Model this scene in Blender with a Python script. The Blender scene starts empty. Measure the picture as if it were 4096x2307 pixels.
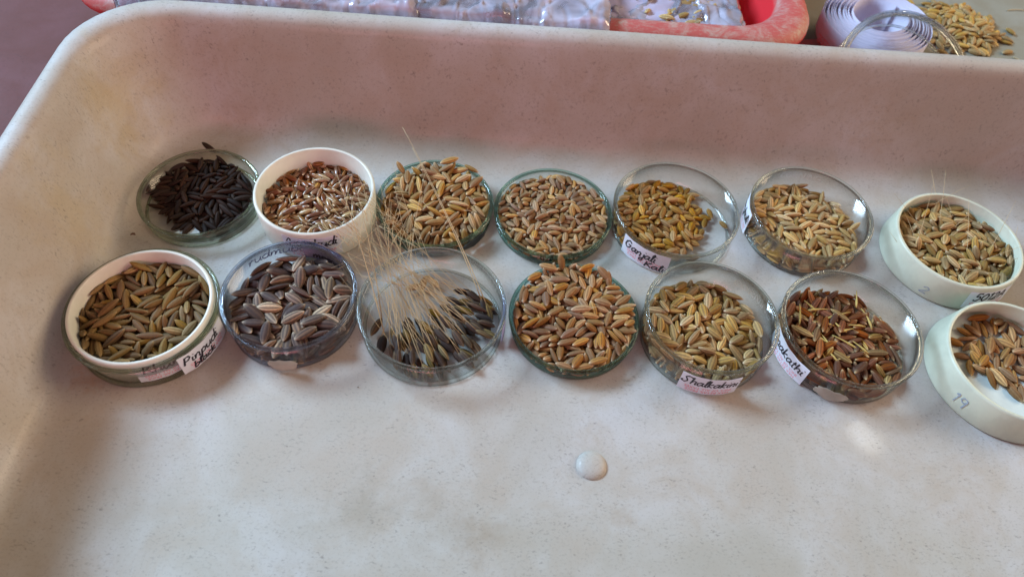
import bpy, bmesh, math, random, base64
from mathutils import Vector, Matrix, Quaternion, noise
from math import sin, cos, pi, radians, sqrt, atan2, hypot
MM = 0.001
sc = bpy.context.scene
COL = sc.collection
random.seed(11)

# ------------------------------------------------------------------ camera
cd = bpy.data.cameras.new('camera'); cam = bpy.data.objects.new('camera', cd); COL.objects.link(cam)
cd.sensor_width = 36.0; cd.lens = 36.0 * 2900 / 4096; cd.clip_start = 0.005; cd.clip_end = 50
_f = Vector((0.02653281, 0.58082674, -0.81359468)); _r = Vector((0.99783594, 0.03359335, 0.05652361)); _u = Vector((-0.06016179, 0.81333375, 0.57867847))
cam.matrix_world = Matrix(((_r.x, _u.x, -_f.x, -0.03734663), (_r.y, _u.y, -_f.y, -0.18072709), (_r.z, _u.z, -_f.z, 0.27941567), (0, 0, 0, 1)))
cd.dof.use_dof = True; cd.dof.focus_distance = 0.33; cd.dof.aperture_fstop = 11
sc.camera = cam

# ------------------------------------------------------------------ world: soft room light; pink added from the camera side reddens the back wall
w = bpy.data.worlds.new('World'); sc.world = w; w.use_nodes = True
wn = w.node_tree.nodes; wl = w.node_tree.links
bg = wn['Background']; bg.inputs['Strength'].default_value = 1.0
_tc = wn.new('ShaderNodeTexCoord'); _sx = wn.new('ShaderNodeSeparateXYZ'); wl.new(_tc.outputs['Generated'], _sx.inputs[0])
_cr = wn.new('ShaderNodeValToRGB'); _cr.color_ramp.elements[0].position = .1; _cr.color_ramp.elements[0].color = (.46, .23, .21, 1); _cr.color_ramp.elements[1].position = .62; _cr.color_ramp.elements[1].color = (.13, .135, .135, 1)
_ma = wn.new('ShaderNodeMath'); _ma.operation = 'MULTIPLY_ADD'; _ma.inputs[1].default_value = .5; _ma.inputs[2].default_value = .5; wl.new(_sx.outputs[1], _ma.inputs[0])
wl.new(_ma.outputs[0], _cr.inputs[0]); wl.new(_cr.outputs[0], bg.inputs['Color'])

# ------------------------------------------------------------------ lamps
def area(name, loc, target, sx, sy, power, color):
    l = bpy.data.lights.new(name, 'AREA'); l.shape = 'RECTANGLE'; l.size = sx; l.size_y = sy; l.energy = power; l.color = color
    o = bpy.data.objects.new(name, l); COL.objects.link(o); o.location = loc
    o.rotation_euler = (Vector(target) - Vector(loc)).to_track_quat('-Z', 'Y').to_euler(); return o
WIN = Vector((-1.2, 0.52, 1.0)).normalized()
area('window_light', Vector((0, 0.05, 0)) + WIN * 2.2, (0, 0, 0), 0.86, 0.62, 96, (0.54, 0.77, 1.0))
area('back_wall_pink_fill', (-0.16, -0.55, 0.20), (-0.14, 0.13, 0.04), 0.34, 0.16, 1.15, (1.0, 0.36, 0.42))  # added unseen pink fill that reddens the tray's back wall
LMP = Vector((0.43, 0.38, 0.82)).normalized()
area('ceiling_lamp', Vector((0.215, -0.03, 0)) + LMP * 2.0, (0.11, -0.05, 0), 0.10, 0.05, 0.9, (1.0, 0.92, 0.74))
area('doorway_light', (1.42, 0.30, 0.72), (-0.15, 0.0, 0.02), 0.95, 0.85, 22, (1.0, 0.76, 0.50))

sc.render.engine = 'CYCLES'
sc.view_settings.view_transform = 'Standard'; sc.view_settings.look = 'None'; sc.view_settings.exposure = 0; sc.view_settings.gamma = 1
cy = sc.cycles; cy.use_denoising = True; cy.max_bounces = 14; cy.transparent_max_bounces = 24; cy.transmission_bounces = 10; cy.diffuse_bounces = 5
cy.sample_clamp_indirect = 6.0
cy.use_adaptive_sampling = True; cy.adaptive_threshold = 0.01

# ------------------------------------------------------------------ helpers
def link(o, parent=None):
    COL.objects.link(o)
    if parent: o.parent = parent
    return o
def tag(o, label=None, cat=None, group=None, kind=None):
    if label: o['label'] = label
    if cat: o['category'] = cat
    if group: o['group'] = group
    if kind: o['kind'] = kind
    return o
def empty(name, loc=(0, 0, 0)):
    o = bpy.data.objects.new(name, None); o.location = loc; o.empty_display_size = 0.01; return link(o)
def mesh(name, v, f, mat=None, parent=None, smooth=True, scale=MM):
    me = bpy.data.meshes.new(name); me.from_pydata([(a * scale, b * scale, c * scale) for a, b, c in v], [], f)
    if mat: me.materials.append(mat)
    if smooth: me.polygons.foreach_set('use_smooth', [True] * len(me.polygons))
    me.update(); return link(bpy.data.objects.new(name, me), parent)
def fixn(o):
    bm = bmesh.new(); bm.from_mesh(o.data); bmesh.ops.recalc_face_normals(bm, faces=bm.faces); bm.to_mesh(o.data); bm.free(); return o
def lathe(prof, n=72, closed=True):
    v = []; f = []; m = len(prof)
    for j in range(n):
        a = 2 * pi * j / n
        for r, z in prof: v.append((r * cos(a), r * sin(a), z))
    for j in range(n):
        k = (j + 1) % n
        for i in range(m if closed else m - 1):
            i2 = (i + 1) % m; f.append((j * m + i, k * m + i, k * m + i2, j * m + i2))
    return v, f
def tube(pts, radii, seg=5, v=None, f=None):
    v = [] if v is None else v; f = [] if f is None else f; b = len(v)
    pts = [Vector(p) for p in pts]; n = len(pts)
    for i, p in enumerate(pts):
        t = (pts[min(i + 1, n - 1)] - pts[max(i - 1, 0)]).normalized()
        a = t.cross(Vector((0, 0, 1)) if abs(t.z) < .9 else Vector((1, 0, 0))).normalized(); c = t.cross(a)
        r = radii[i] if hasattr(radii, '__len__') else radii
        for k in range(seg):
            q = p + (a * cos(2 * pi * k / seg) + c * sin(2 * pi * k / seg)) * r; v.append(tuple(q))
    for i in range(n - 1):
        for k in range(seg):
            k2 = (k + 1) % seg; f.append((b + i * seg + k, b + i * seg + k2, b + (i + 1) * seg + k2, b + (i + 1) * seg + k))
    f.append(tuple(b + k for k in range(seg))[::-1]); f.append(tuple(b + (n - 1) * seg + k for k in range(seg)))
    return v, f
# --- material helpers
def newmat(name):
    m = bpy.data.materials.new(name); m.use_nodes = True; nt = m.node_tree
    return m, nt.nodes, nt.links, nt.nodes['Principled BSDF'], nt.nodes['Material Output']
def setp(p, **k):
    for a, b in k.items():
        p.inputs[a.replace('_', ' ')].default_value = b if not (isinstance(b, tuple) and len(b) == 3) else (*b, 1)
def N(nodes, t, **k):
    n = nodes.new(t)
    for a, b in k.items(): setattr(n, a, b)
    return n
def ramp(nodes, stops):
    r = nodes.new('ShaderNodeValToRGB'); e = r.color_ramp.elements
    while len(e) < len(stops): e.new(0.5)
    for i, (p, c) in enumerate(stops): e[i].position = p; e[i].color = (*c, 1) if len(c) == 3 else c
    return r
def noise_n(nodes, links, vec, scale, detail=3, rough=.55, dist=0):
    n = nodes.new('ShaderNodeTexNoise'); n.inputs['Scale'].default_value = scale; n.inputs['Detail'].default_value = detail
    n.inputs['Roughness'].default_value = rough; n.inputs['Distortion'].default_value = dist
    links.new(vec, n.inputs['Vector']); return n
def mixc(nodes, links, fac, a, b, blend='MIX'):
    m = nodes.new('ShaderNodeMix'); m.data_type = 'RGBA'; m.blend_type = blend
    for s, x in ((0, fac), (6, a), (7, b)):
        if hasattr(x, 'is_linked') or hasattr(x, 'links'): links.new(x, m.inputs[s])
        elif isinstance(x, tuple): m.inputs[s].default_value = (*x, 1)
        else: m.inputs[s].default_value = x
    return m.outputs[2]
def mathn(nodes, links, op, a, b=None, c=None, clamp=False):
    m = nodes.new('ShaderNodeMath'); m.operation = op; m.use_clamp = clamp
    for i, x in enumerate((a, b, c)):
        if x is None: continue
        if hasattr(x, 'links'): links.new(x, m.inputs[i])
        else: m.inputs[i].default_value = x
    return m.outputs[0]

# ------------------------------------------------------------------ materials
def tray_material(name, base, speck, rough, trans, stains=True, spk=1.0):
    m, n, l, p, out = newmat(name)
    tc = N(n, 'ShaderNodeTexCoord'); co = tc.outputs['Object']
    mp = N(n, 'ShaderNodeMapping'); mp.inputs['Rotation'].default_value = (0.5, .3, .4); mp.inputs['Scale'].default_value = (1, 1.9, .75); l.new(co, mp.inputs['Vector'])
    a = noise_n(n, l, mp.outputs[0], 600, 3, .6); r1 = ramp(n, [(.57, (0, 0, 0)), (.71, (1, 1, 1))]); l.new(a.outputs[0], r1.inputs[0])
    a2 = noise_n(n, l, co, 90, 2); r2 = ramp(n, [(.35, (0.05,) * 3), (.65, (1, 1, 1))]); l.new(a2.outputs[0], r2.inputs[0])
    sp = mathn(n, l, 'MULTIPLY', r1.outputs[0], r2.outputs[0]); sp = mathn(n, l, 'MULTIPLY', sp, 0.58 * spk)
    b = noise_n(n, l, co, 900, 2, .7); r3 = ramp(n, [(.32, (1, 1, 1)), (.44, (0, 0, 0))]); l.new(b.outputs[0], r3.inputs[0])
    sp2 = mathn(n, l, 'MULTIPLY', r3.outputs[0], .22 * spk)
    c = noise_n(n, l, co, 14, 5, .6, .6); r4 = ramp(n, [(.34, tuple(x * y for x, y in zip(base, (.86, .84, .78)))), (.50, tuple(x * y for x, y in zip(base, (.97, .98, .97)))), (.66, tuple(x * y for x, y in zip(base, (1.06, 1.10, 1.16))))]); l.new(c.outputs[0], r4.inputs[0])
    c2 = noise_n(n, l, co, 34, 6, .7, .5); r5 = ramp(n, [(.44, (0, 0, 0)), (.66, (1, 1, 1))]); l.new(c2.outputs[0], r5.inputs[0])
    col = mixc(n, l, mathn(n, l, 'MULTIPLY', r5.outputs[0], .85), r4.outputs[0], tuple(x * y for x, y in zip(base, (.88, .82, .74))))
    if stains:
        for (x, y, z, rad, cc, k, ns) in [(-55, -90, 0, 15, (.40, .33, .25), .42, 70), (-38, -99, 0, 11, (.36, .28, .2), .42, 90), (-83, -87, 0, 13, (.38, .33, .26), .5, 80), (60, -105, 0, 22, (.44, .42, .36), .35, 45), (120, -80, 0, 25, (.45, .42, .35), .3, 40), (-20, -50, 0, 30, (.46, .43, .38), .3, 40), (-100, -112, 0, 20, (.42, .37, .3), .28, 60),
                                    (-205, -40, 3, 9, (.50, .25, .08), .55, 110), (-212, -24, 3, 5, (.48, .27, .1), .5, 150), (20, -88, 0, 6, (.4, .3, .2), .35, 160), (163, 117, 25, 16, (.45, .33, .2), .35, 120), (-222, 90, 35, 26, (.55, .42, .16), .35, 60), (-228, 30, 30, 26, (.55, .42, .16), .28, 60), (150, -95, 0, 22, (.46, .42, .33), .3, 60)]:
            vm = N(n, 'ShaderNodeVectorMath', operation='DISTANCE'); l.new(co, vm.inputs[0]); vm.inputs[1].default_value = (x * MM, y * MM, z * MM)
            nn = noise_n(n, l, co, ns, 4, .65)
            d = mathn(n, l, 'DIVIDE', vm.outputs['Value'], rad * MM)
            d = mathn(n, l, 'ADD', d, mathn(n, l, 'MULTIPLY', mathn(n, l, 'SUBTRACT', nn.outputs[0], .5), 3.4))
            fct = mathn(n, l, 'MULTIPLY', mathn(n, l, 'SUBTRACT', 1.05, d, clamp=True), k, clamp=True)
            col = mixc(n, l, fct, col, cc)
    col = mixc(n, l, sp, col, speck); col = mixc(n, l, sp2, col, tuple(x * 1.3 for x in speck))
    l.new(col, p.inputs['Base Color'])
    setp(p, Roughness=rough); p.inputs['IOR'].default_value = 1.46
    rr = noise_n(n, l, co, 35, 5, .6); rm = N(n, 'ShaderNodeMapRange'); rm.inputs[3].default_value = rough - .09; rm.inputs[4].default_value = rough + .16; l.new(rr.outputs[0], rm.inputs[0]); l.new(rm.outputs[0], p.inputs['Roughness'])
    bmp = N(n, 'ShaderNodeBump'); bmp.inputs['Strength'].default_value = .10; bmp.inputs['Distance'].default_value = .0004
    bn = noise_n(n, l, co, 700, 4, .6); l.new(bn.outputs[0], bmp.inputs['Height']); l.new(bmp.outputs[0], p.inputs['Normal'])
    p.inputs['Coat Weight'].default_value = .12 if trans else 0; p.inputs['Specular IOR Level'].default_value = .5 if trans else .12; p.inputs['Coat Roughness'].default_value = .07
    if trans:
        t = N(n, 'ShaderNodeBsdfTranslucent'); l.new(col, t.inputs[0]); mx = N(n, 'ShaderNodeMixShader'); mx.inputs[0].default_value = trans
        l.new(p.outputs[0], mx.inputs[1]); l.new(t.outputs[0], mx.inputs[2]); l.new(mx.outputs[0], out.inputs[0])
    return m
M = {}
M['tray'] = tray_material('tray_plastic', (.585, .56, .53), (.17, .145, .13), .50, .30)
M['floor'] = tray_material('mauve_floor', (.15, .062, .06), (.05, .03, .03), .6, 0, False)
M['board'] = tray_material('grey_board', (.235, .235, .20), (.14, .14, .12), .6, 0, False, .4)

def glass_wall(name, tint, edge):
    m, n, l, p, out = newmat(name); n.remove(p)
    tr = N(n, 'ShaderNodeBsdfTransparent'); gl = N(n, 'ShaderNodeBsdfGlossy'); gl.inputs['Roughness'].default_value = .08
    lw = N(n, 'ShaderNodeLayerWeight'); lw.inputs[0].default_value = .35
    pw = mathn(n, l, 'POWER', lw.outputs['Facing'], 3.0)
    l.new(mixc(n, l, pw, tint, edge), tr.inputs[0])
    fr = N(n, 'ShaderNodeFresnel'); geo = N(n, 'ShaderNodeNewGeometry'); l.new(mathn(n, l, 'ADD', 1.47, mathn(n, l, 'MULTIPLY', geo.outputs['Backfacing'], 1 / 1.47 - 1.47)), fr.inputs[0])
    tc = N(n, 'ShaderNodeTexCoord'); nn = noise_n(n, l, tc.outputs['Object'], 55, 4, .6); mr = N(n, 'ShaderNodeMapRange'); mr.inputs[1].default_value = .4; mr.inputs[2].default_value = .65; mr.inputs[3].default_value = .06; mr.inputs[4].default_value = .22
    l.new(nn.outputs[0], mr.inputs[0]); l.new(mr.outputs[0], gl.inputs['Roughness'])      # finger marks dull the glass in patches
    mx = N(n, 'ShaderNodeMixShader'); l.new(fr.outputs[0], mx.inputs[0]); l.new(tr.outputs[0], mx.inputs[1]); l.new(gl.outputs[0], mx.inputs[2])
    l.new(mx.outputs[0], out.inputs[0]); return m
def glass_solid(name, c):
    m, n, l, p, out = newmat(name); setp(p, Base_Color=c, Roughness=.03, IOR=1.48); p.inputs['Transmission Weight'].default_value = 1
    t = N(n, 'ShaderNodeBsdfTransparent'); t.inputs[0].default_value = (*[x ** .5 for x in c], 1); mx = N(n, 'ShaderNodeMixShader'); mx.inputs[0].default_value = .45; l.new(p.outputs[0], mx.inputs[1]); l.new(t.outputs[0], mx.inputs[2]); l.new(mx.outputs[0], out.inputs[0]); return m
M['teal_wall'] = glass_wall('teal_glass_wall', (.955, .98, .97), (.38, .60, .54)); M['teal_rim'] = glass_solid('teal_glass_rim', (.50, .76, .69))
M['clear_wall'] = glass_wall('clear_glass_wall', (.975, .98, .978), (.60, .68, .65)); M['clear_rim'] = glass_solid('clear_glass_rim', (.84, .90, .88))
M['blue_wall'] = glass_wall('bluish_glass_wall', (.965, .97, .98), (.46, .50, .62)); M['blue_rim'] = glass_solid('bluish_glass_rim', (.66, .74, .86))
M['green_wall'] = glass_wall('green_glass_wall', (.955, .965, .93), (.52, .58, .46)); M['green_rim'] = glass_solid('green_glass_rim', (.68, .74, .60))
def plastic(name, c, rough=.35, trans=.0, sss=0.0, dirt=.0):
    m, n, l, p, out = newmat(name); setp(p, Roughness=rough)
    tc = N(n, 'ShaderNodeTexCoord'); a = noise_n(n, l, tc.outputs['Object'], 70, 5, .65); r = ramp(n, [(.35, tuple(x * (1 - dirt) for x in c)), (.6, c)]); l.new(a.outputs[0], r.inputs[0])
    b = noise_n(n, l, tc.outputs['Object'], 420, 3, .6); r2 = ramp(n, [(.70, (0, 0, 0)), (.78, (1, 1, 1))]); l.new(b.outputs[0], r2.inputs[0])
    col = mixc(n, l, mathn(n, l, 'MULTIPLY', r2.outputs[0], dirt * 2), r.outputs[0], tuple(x * .5 for x in c))
    l.new(col, p.inputs['Base Color'])
    if trans:
        t = N(n, 'ShaderNodeBsdfTranslucent'); l.new(col, t.inputs[0]); mx = N(n, 'ShaderNodeMixShader'); mx.inputs[0].default_value = trans
        l.new(p.outputs[0], mx.inputs[1]); l.new(t.outputs[0], mx.inputs[2]); l.new(mx.outputs[0], out.inputs[0])
    return m
M['cup'] = plastic('milky_white_plastic', (.76, .77, .69), .32, .25, dirt=.10)
M['cup_green'] = plastic('ivory_plastic', (.66, .71, .58), .38, .25, dirt=.14)
M['cup_floor'] = plastic('pale_blue_plastic', (.52, .60, .60), .4, 0, dirt=.12)
M['paper'] = plastic('label_paper', (.74, .80, .88), .75, .15, dirt=.05)
M['violet_paper'] = plastic('violet_label_paper', (.36, .35, .60), .75, .2, dirt=.25)
M['old_paper'] = plastic('old_glue_residue', (.50, .50, .42), .8, .15, dirt=.3)
M['scrap'] = plastic('pale_paper_scrap', (.55, .66, .68), .8, 0, dirt=.05)
M['ink'] = plastic('black_marker_ink', (.012, .012, .022), .5)
M['blue_ink'] = plastic('blue_marker_ink', (.05, .05, .16), .5)
M['faint_ink'] = plastic('faded_marker_ink', (.25, .30, .36), .7)
M['red_ink'] = plastic('red_print', (.72, .16, .22), .7)
M['etch'] = plastic('etched_glass', (.72, .75, .76), .8, .4)
M['roll'] = plastic('roll_paper', (.66, .66, .83), .75, .25, dirt=.04)
M['black'] = plastic('black_plastic', (.012, .018, .022), .45)
M['red_lid'] = plastic('red_plastic', (.55, .035, .05), .45, .1, dirt=.2)
M['awn'] = plastic('straw_awn', (.62, .49, .28), .6, .25, dirt=.25)
M['dust'] = plastic('brown_debris', (.12, .07, .045), .8)
def basin_mat():
    m, n, l, p, out = newmat('worn_red_plastic'); tc = N(n, 'ShaderNodeTexCoord'); co = tc.outputs['Object']
    a = noise_n(n, l, co, 60, 7, .75, 1.2); r = ramp(n, [(.46, (0, 0, 0)), (.66, (1, 1, 1))]); l.new(a.outputs[0], r.inputs[0])
    mp = N(n, 'ShaderNodeMapping'); mp.inputs['Scale'].default_value = (1, 3, 1); mp.inputs['Rotation'].default_value = (0, 0, .7); l.new(co, mp.inputs[0])
    b = noise_n(n, l, mp.outputs[0], 260, 5, .7); r2 = ramp(n, [(.5, (0, 0, 0)), (.64, (1, 1, 1))]); l.new(b.outputs[0], r2.inputs[0])
    geo = N(n, 'ShaderNodeAttribute'); geo.attribute_name = 'wear'
    wear = mathn(n, l, 'MULTIPLY', mathn(n, l, 'ADD', mathn(n, l, 'MULTIPLY', r.outputs[0], .75), mathn(n, l, 'MULTIPLY', r2.outputs[0], .45), clamp=True), geo.outputs['Fac'])
    c0 = mixc(n, l, geo.outputs['Fac'], (.80, .035, .05), (.62, .15, .14))
    col = mixc(n, l, wear, c0, (.62, .50, .44)); l.new(col, p.inputs['Base Color']); setp(p, Roughness=.5)
    t = N(n, 'ShaderNodeBsdfTranslucent'); l.new(col, t.inputs[0]); mx = N(n, 'ShaderNodeMixShader'); mx.inputs[0].default_value = .35
    l.new(p.outputs[0], mx.inputs[1]); l.new(t.outputs[0], mx.inputs[2]); l.new(mx.outputs[0], out.inputs[0]); return m
M['basin'] = basin_mat()
def film_mat():
    m, n, l, p, out = newmat('clear_plastic_film'); n.remove(p)
    tr = N(n, 'ShaderNodeBsdfTransparent'); tr.inputs[0].default_value = (.86, .85, .93, 1)
    gl = N(n, 'ShaderNodeBsdfGlossy'); gl.inputs['Roughness'].default_value = .17
    df = N(n, 'ShaderNodeBsdfDiffuse'); df.inputs[0].default_value = (.66, .63, .78, 1)
    fr = N(n, 'ShaderNodeFresnel'); fr.inputs[0].default_value = 1.5
    tc = N(n, 'ShaderNodeTexCoord'); nn = noise_n(n, l, tc.outputs['Object'], 28, 4, .6, 1.0); r = ramp(n, [(.38, (.22,) * 3), (.66, (.80,) * 3)]); l.new(nn.outputs[0], r.inputs[0])
    m1 = N(n, 'ShaderNodeMixShader'); l.new(r.outputs[0], m1.inputs[0]); l.new(tr.outputs[0], m1.inputs[1]); l.new(df.outputs[0], m1.inputs[2])
    m2 = N(n, 'ShaderNodeMixShader'); l.new(mathn(n, l, 'MULTIPLY', fr.outputs[0], 1.5, clamp=True), m2.inputs[0]); l.new(m1.outputs[0], m2.inputs[1]); l.new(gl.outputs[0], m2.inputs[2])
    l.new(m2.outputs[0], out.inputs[0]); return m
M['film'] = film_mat()
def grain_mat(name, cols, groove, tip, tipk=.8, rough=.5, sheen=0, dark_end=None):
    """cols: list of husk colours picked per grain; groove: colour between the ribs"""
    m, n, l, p, out = newmat(name)
    oi = N(n, 'ShaderNodeObjectInfo'); at = N(n, 'ShaderNodeAttribute'); at.attribute_name = 'grain_data'
    sep = N(n, 'ShaderNodeSeparateColor'); l.new(at.outputs['Color'], sep.inputs[0])
    rnd = mathn(n, l, 'FRACT', mathn(n, l, 'ADD', oi.outputs['Random'], sep.outputs[2]))
    cols = [(a * 1.24, g * 1.17, c * 1.02) for a, g, c in cols]; r = ramp(n, [((i + .0) / max(1, len(cols)), c) for i, c in enumerate(cols)]); r.color_ramp.interpolation = 'LINEAR'; l.new(rnd, r.inputs[0])
    rnd2 = mathn(n, l, 'FRACT', mathn(n, l, 'MULTIPLY', rnd, 17.31)); val = N(n, 'ShaderNodeHueSaturation'); l.new(mathn(n, l, 'ADD', mathn(n, l, 'MULTIPLY', rnd2, .86), .46), val.inputs['Value']); l.new(mathn(n, l, 'ADD', mathn(n, l, 'MULTIPLY', mathn(n, l, 'FRACT', mathn(n, l, 'MULTIPLY', rnd, 41.7)), .38), .80), val.inputs['Saturation']); val.inputs['Hue'].default_value = .501
    l.new(r.outputs[0], val.inputs['Color'])
    tc = N(n, 'ShaderNodeTexCoord'); nz = noise_n(n, l, tc.outputs['Object'], 900, 4, .65); rz = ramp(n, [(.3, (.68,) * 3), (.7, (1.08,) * 3)]); l.new(nz.outputs[0], rz.inputs[0])
    col = mixc(n, l, 1.0, val.outputs[0], rz.outputs[0], 'MULTIPLY')
    col = mixc(n, l, mathn(n, l, 'MULTIPLY', sep.outputs[0], .85), col, groove)
    if dark_end is not None:
        col = mixc(n, l, mathn(n, l, 'MULTIPLY', mathn(n, l, 'POWER', at.outputs['Alpha'], 2.0), .75), col, dark_end)
    col = mixc(n, l, mathn(n, l, 'MULTIPLY', sep.outputs[1], tipk), col, tip)
    l.new(col, p.inputs['Base Color']); setp(p, Roughness=rough + (.16 if rough > .4 else 0)); p.inputs['Specular IOR Level'].default_value = .18 if rough > .4 else .5
    bp = N(n, 'ShaderNodeBump'); bp.inputs['Strength'].default_value = .25; bp.inputs['Distance'].default_value = .0002; nb = noise_n(n, l, tc.outputs['Object'], 2500, 3); l.new(nb.outputs[0], bp.inputs['Height']); l.new(bp.outputs[0], p.inputs['Normal'])
    return m

# ------------------------------------------------------------------ tray, table, floor
def rrect(x0, x1, y0, y1, R, seg=9, side=10):
    pts = []
    cs = [(x1 - R, y0 + R, -pi / 2), (x1 - R, y1 - R, 0), (x0 + R, y1 - R, pi / 2), (x0 + R, y0 + R, pi)]
    for q, (cx, cy_, a0) in enumerate(cs):
        arc = [(cx + R * cos(a0 + pi / 2 * i / seg), cy_ + R * sin(a0 + pi / 2 * i / seg)) for i in range(seg + 1)]
        nx = cs[(q + 1) % 4]; nxt = (nx[0] + R * cos(nx[2]), nx[1] + R * sin(nx[2]))
        pts += arc
        for i in range(1, side): pts.append((arc[-1][0] + (nxt[0] - arc[-1][0]) * i / side, arc[-1][1] + (nxt[1] - arc[-1][1]) * i / side))
    return pts
def tub(box, prof, name, mat, parent=None, wob=0.0, wear=None):
    x0, x1, y0, y1 = box; v = []; f = []; m = None; wv = []
    for (d, z, R) in prof:
        ring = rrect(x0 + d, x1 - d, y0 + d, y1 - d, R, 10, 14); m = len(ring)
        for (x, y) in ring:
            q = noise.noise(Vector((x * .012, y * .012, 3.3))) * wob
            v.append((x, y, z + (q if z > 30 else 0))); wv.append(wear(d, z) if wear else 0)
    k = len(prof)
    for i in range(k - 1):
        for j in range(m): f.append((i * m + j, i * m + (j + 1) % m, (i + 1) * m + (j + 1) % m, (i + 1) * m + j))
    f.append(tuple(range(m))[::-1]); f.append(tuple((k - 1) * m + j for j in range(m)))
    o = fixn(mesh(name, v, f, mat, parent))
    if wear:
        a = o.data.attributes.new('wear', 'FLOAT', 'POINT'); a.data.foreach_set('value', wv)
    return o
tray = empty('plastic_tray', (0, 0, 0)); tag(tray, 'large cream speckled plastic tray with raised rounded rim holding the seed dishes', 'tray')
TP = [(30, -3, 34), (26, -2.5, 35), (22, 4, 36), (7, 50, 40), (4.5, 54, 41), (3, 53, 41), (2.6, 45, 41.5), (1.4, 44, 42), (.2, 45, 42), (0, 52, 42), (.5, 56, 42), (2, 59, 41.5), (4.5, 60.6, 41), (8, 60.6, 40), (10.5, 59.6, 39.5), (12.5, 57.5, 39), (13.8, 54, 38.5), (15, 49, 38),
      (19.5, 32, 37), (24, 15, 36), (26, 8.5, 35.5), (27.5, 5, 35), (29.5, 2.4, 34.5), (32.5, .8, 34), (36.5, .15, 33), (41, 0, 32), (60, 0, 26), (120, 0, 8)]
tub((-247, 335, -200, 142), TP, 'tray_shell', M['tray'], tray, .5)
nv, nf = lathe([(0.01, 2.3), (2.5, 2.15), (4.4, 1.7), (5.6, 1.0), (6.2, .3), (6.4, -.6)], 32, False); nub = mesh('moulding_nub', nv, nf, M['tray'], tray); nub.location = (7.0 * MM, -67 * MM, 0); fixn(nub)
def slab(name, x0, x1, y0, y1, z0, z1, mat, parent=None):
    v = [(x, y, z) for z in (z0, z1) for x, y in ((x0, y0), (x1, y0), (x1, y1), (x0, y1))]
    return mesh(name, v, [(3, 2, 1, 0), (4, 5, 6, 7), (0, 1, 5, 4), (1, 2, 6, 5), (2, 3, 7, 6), (3, 0, 4, 7)], mat, parent, False)
tag(slab('floor', -3000, 3000, -3000, 3000, -64, -60, M['floor']), kind='structure')
tb = slab('tabletop', -236, 1500, -700, 1100, -23, -3.2, M['board']); tag(tb, kind='structure')

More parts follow.
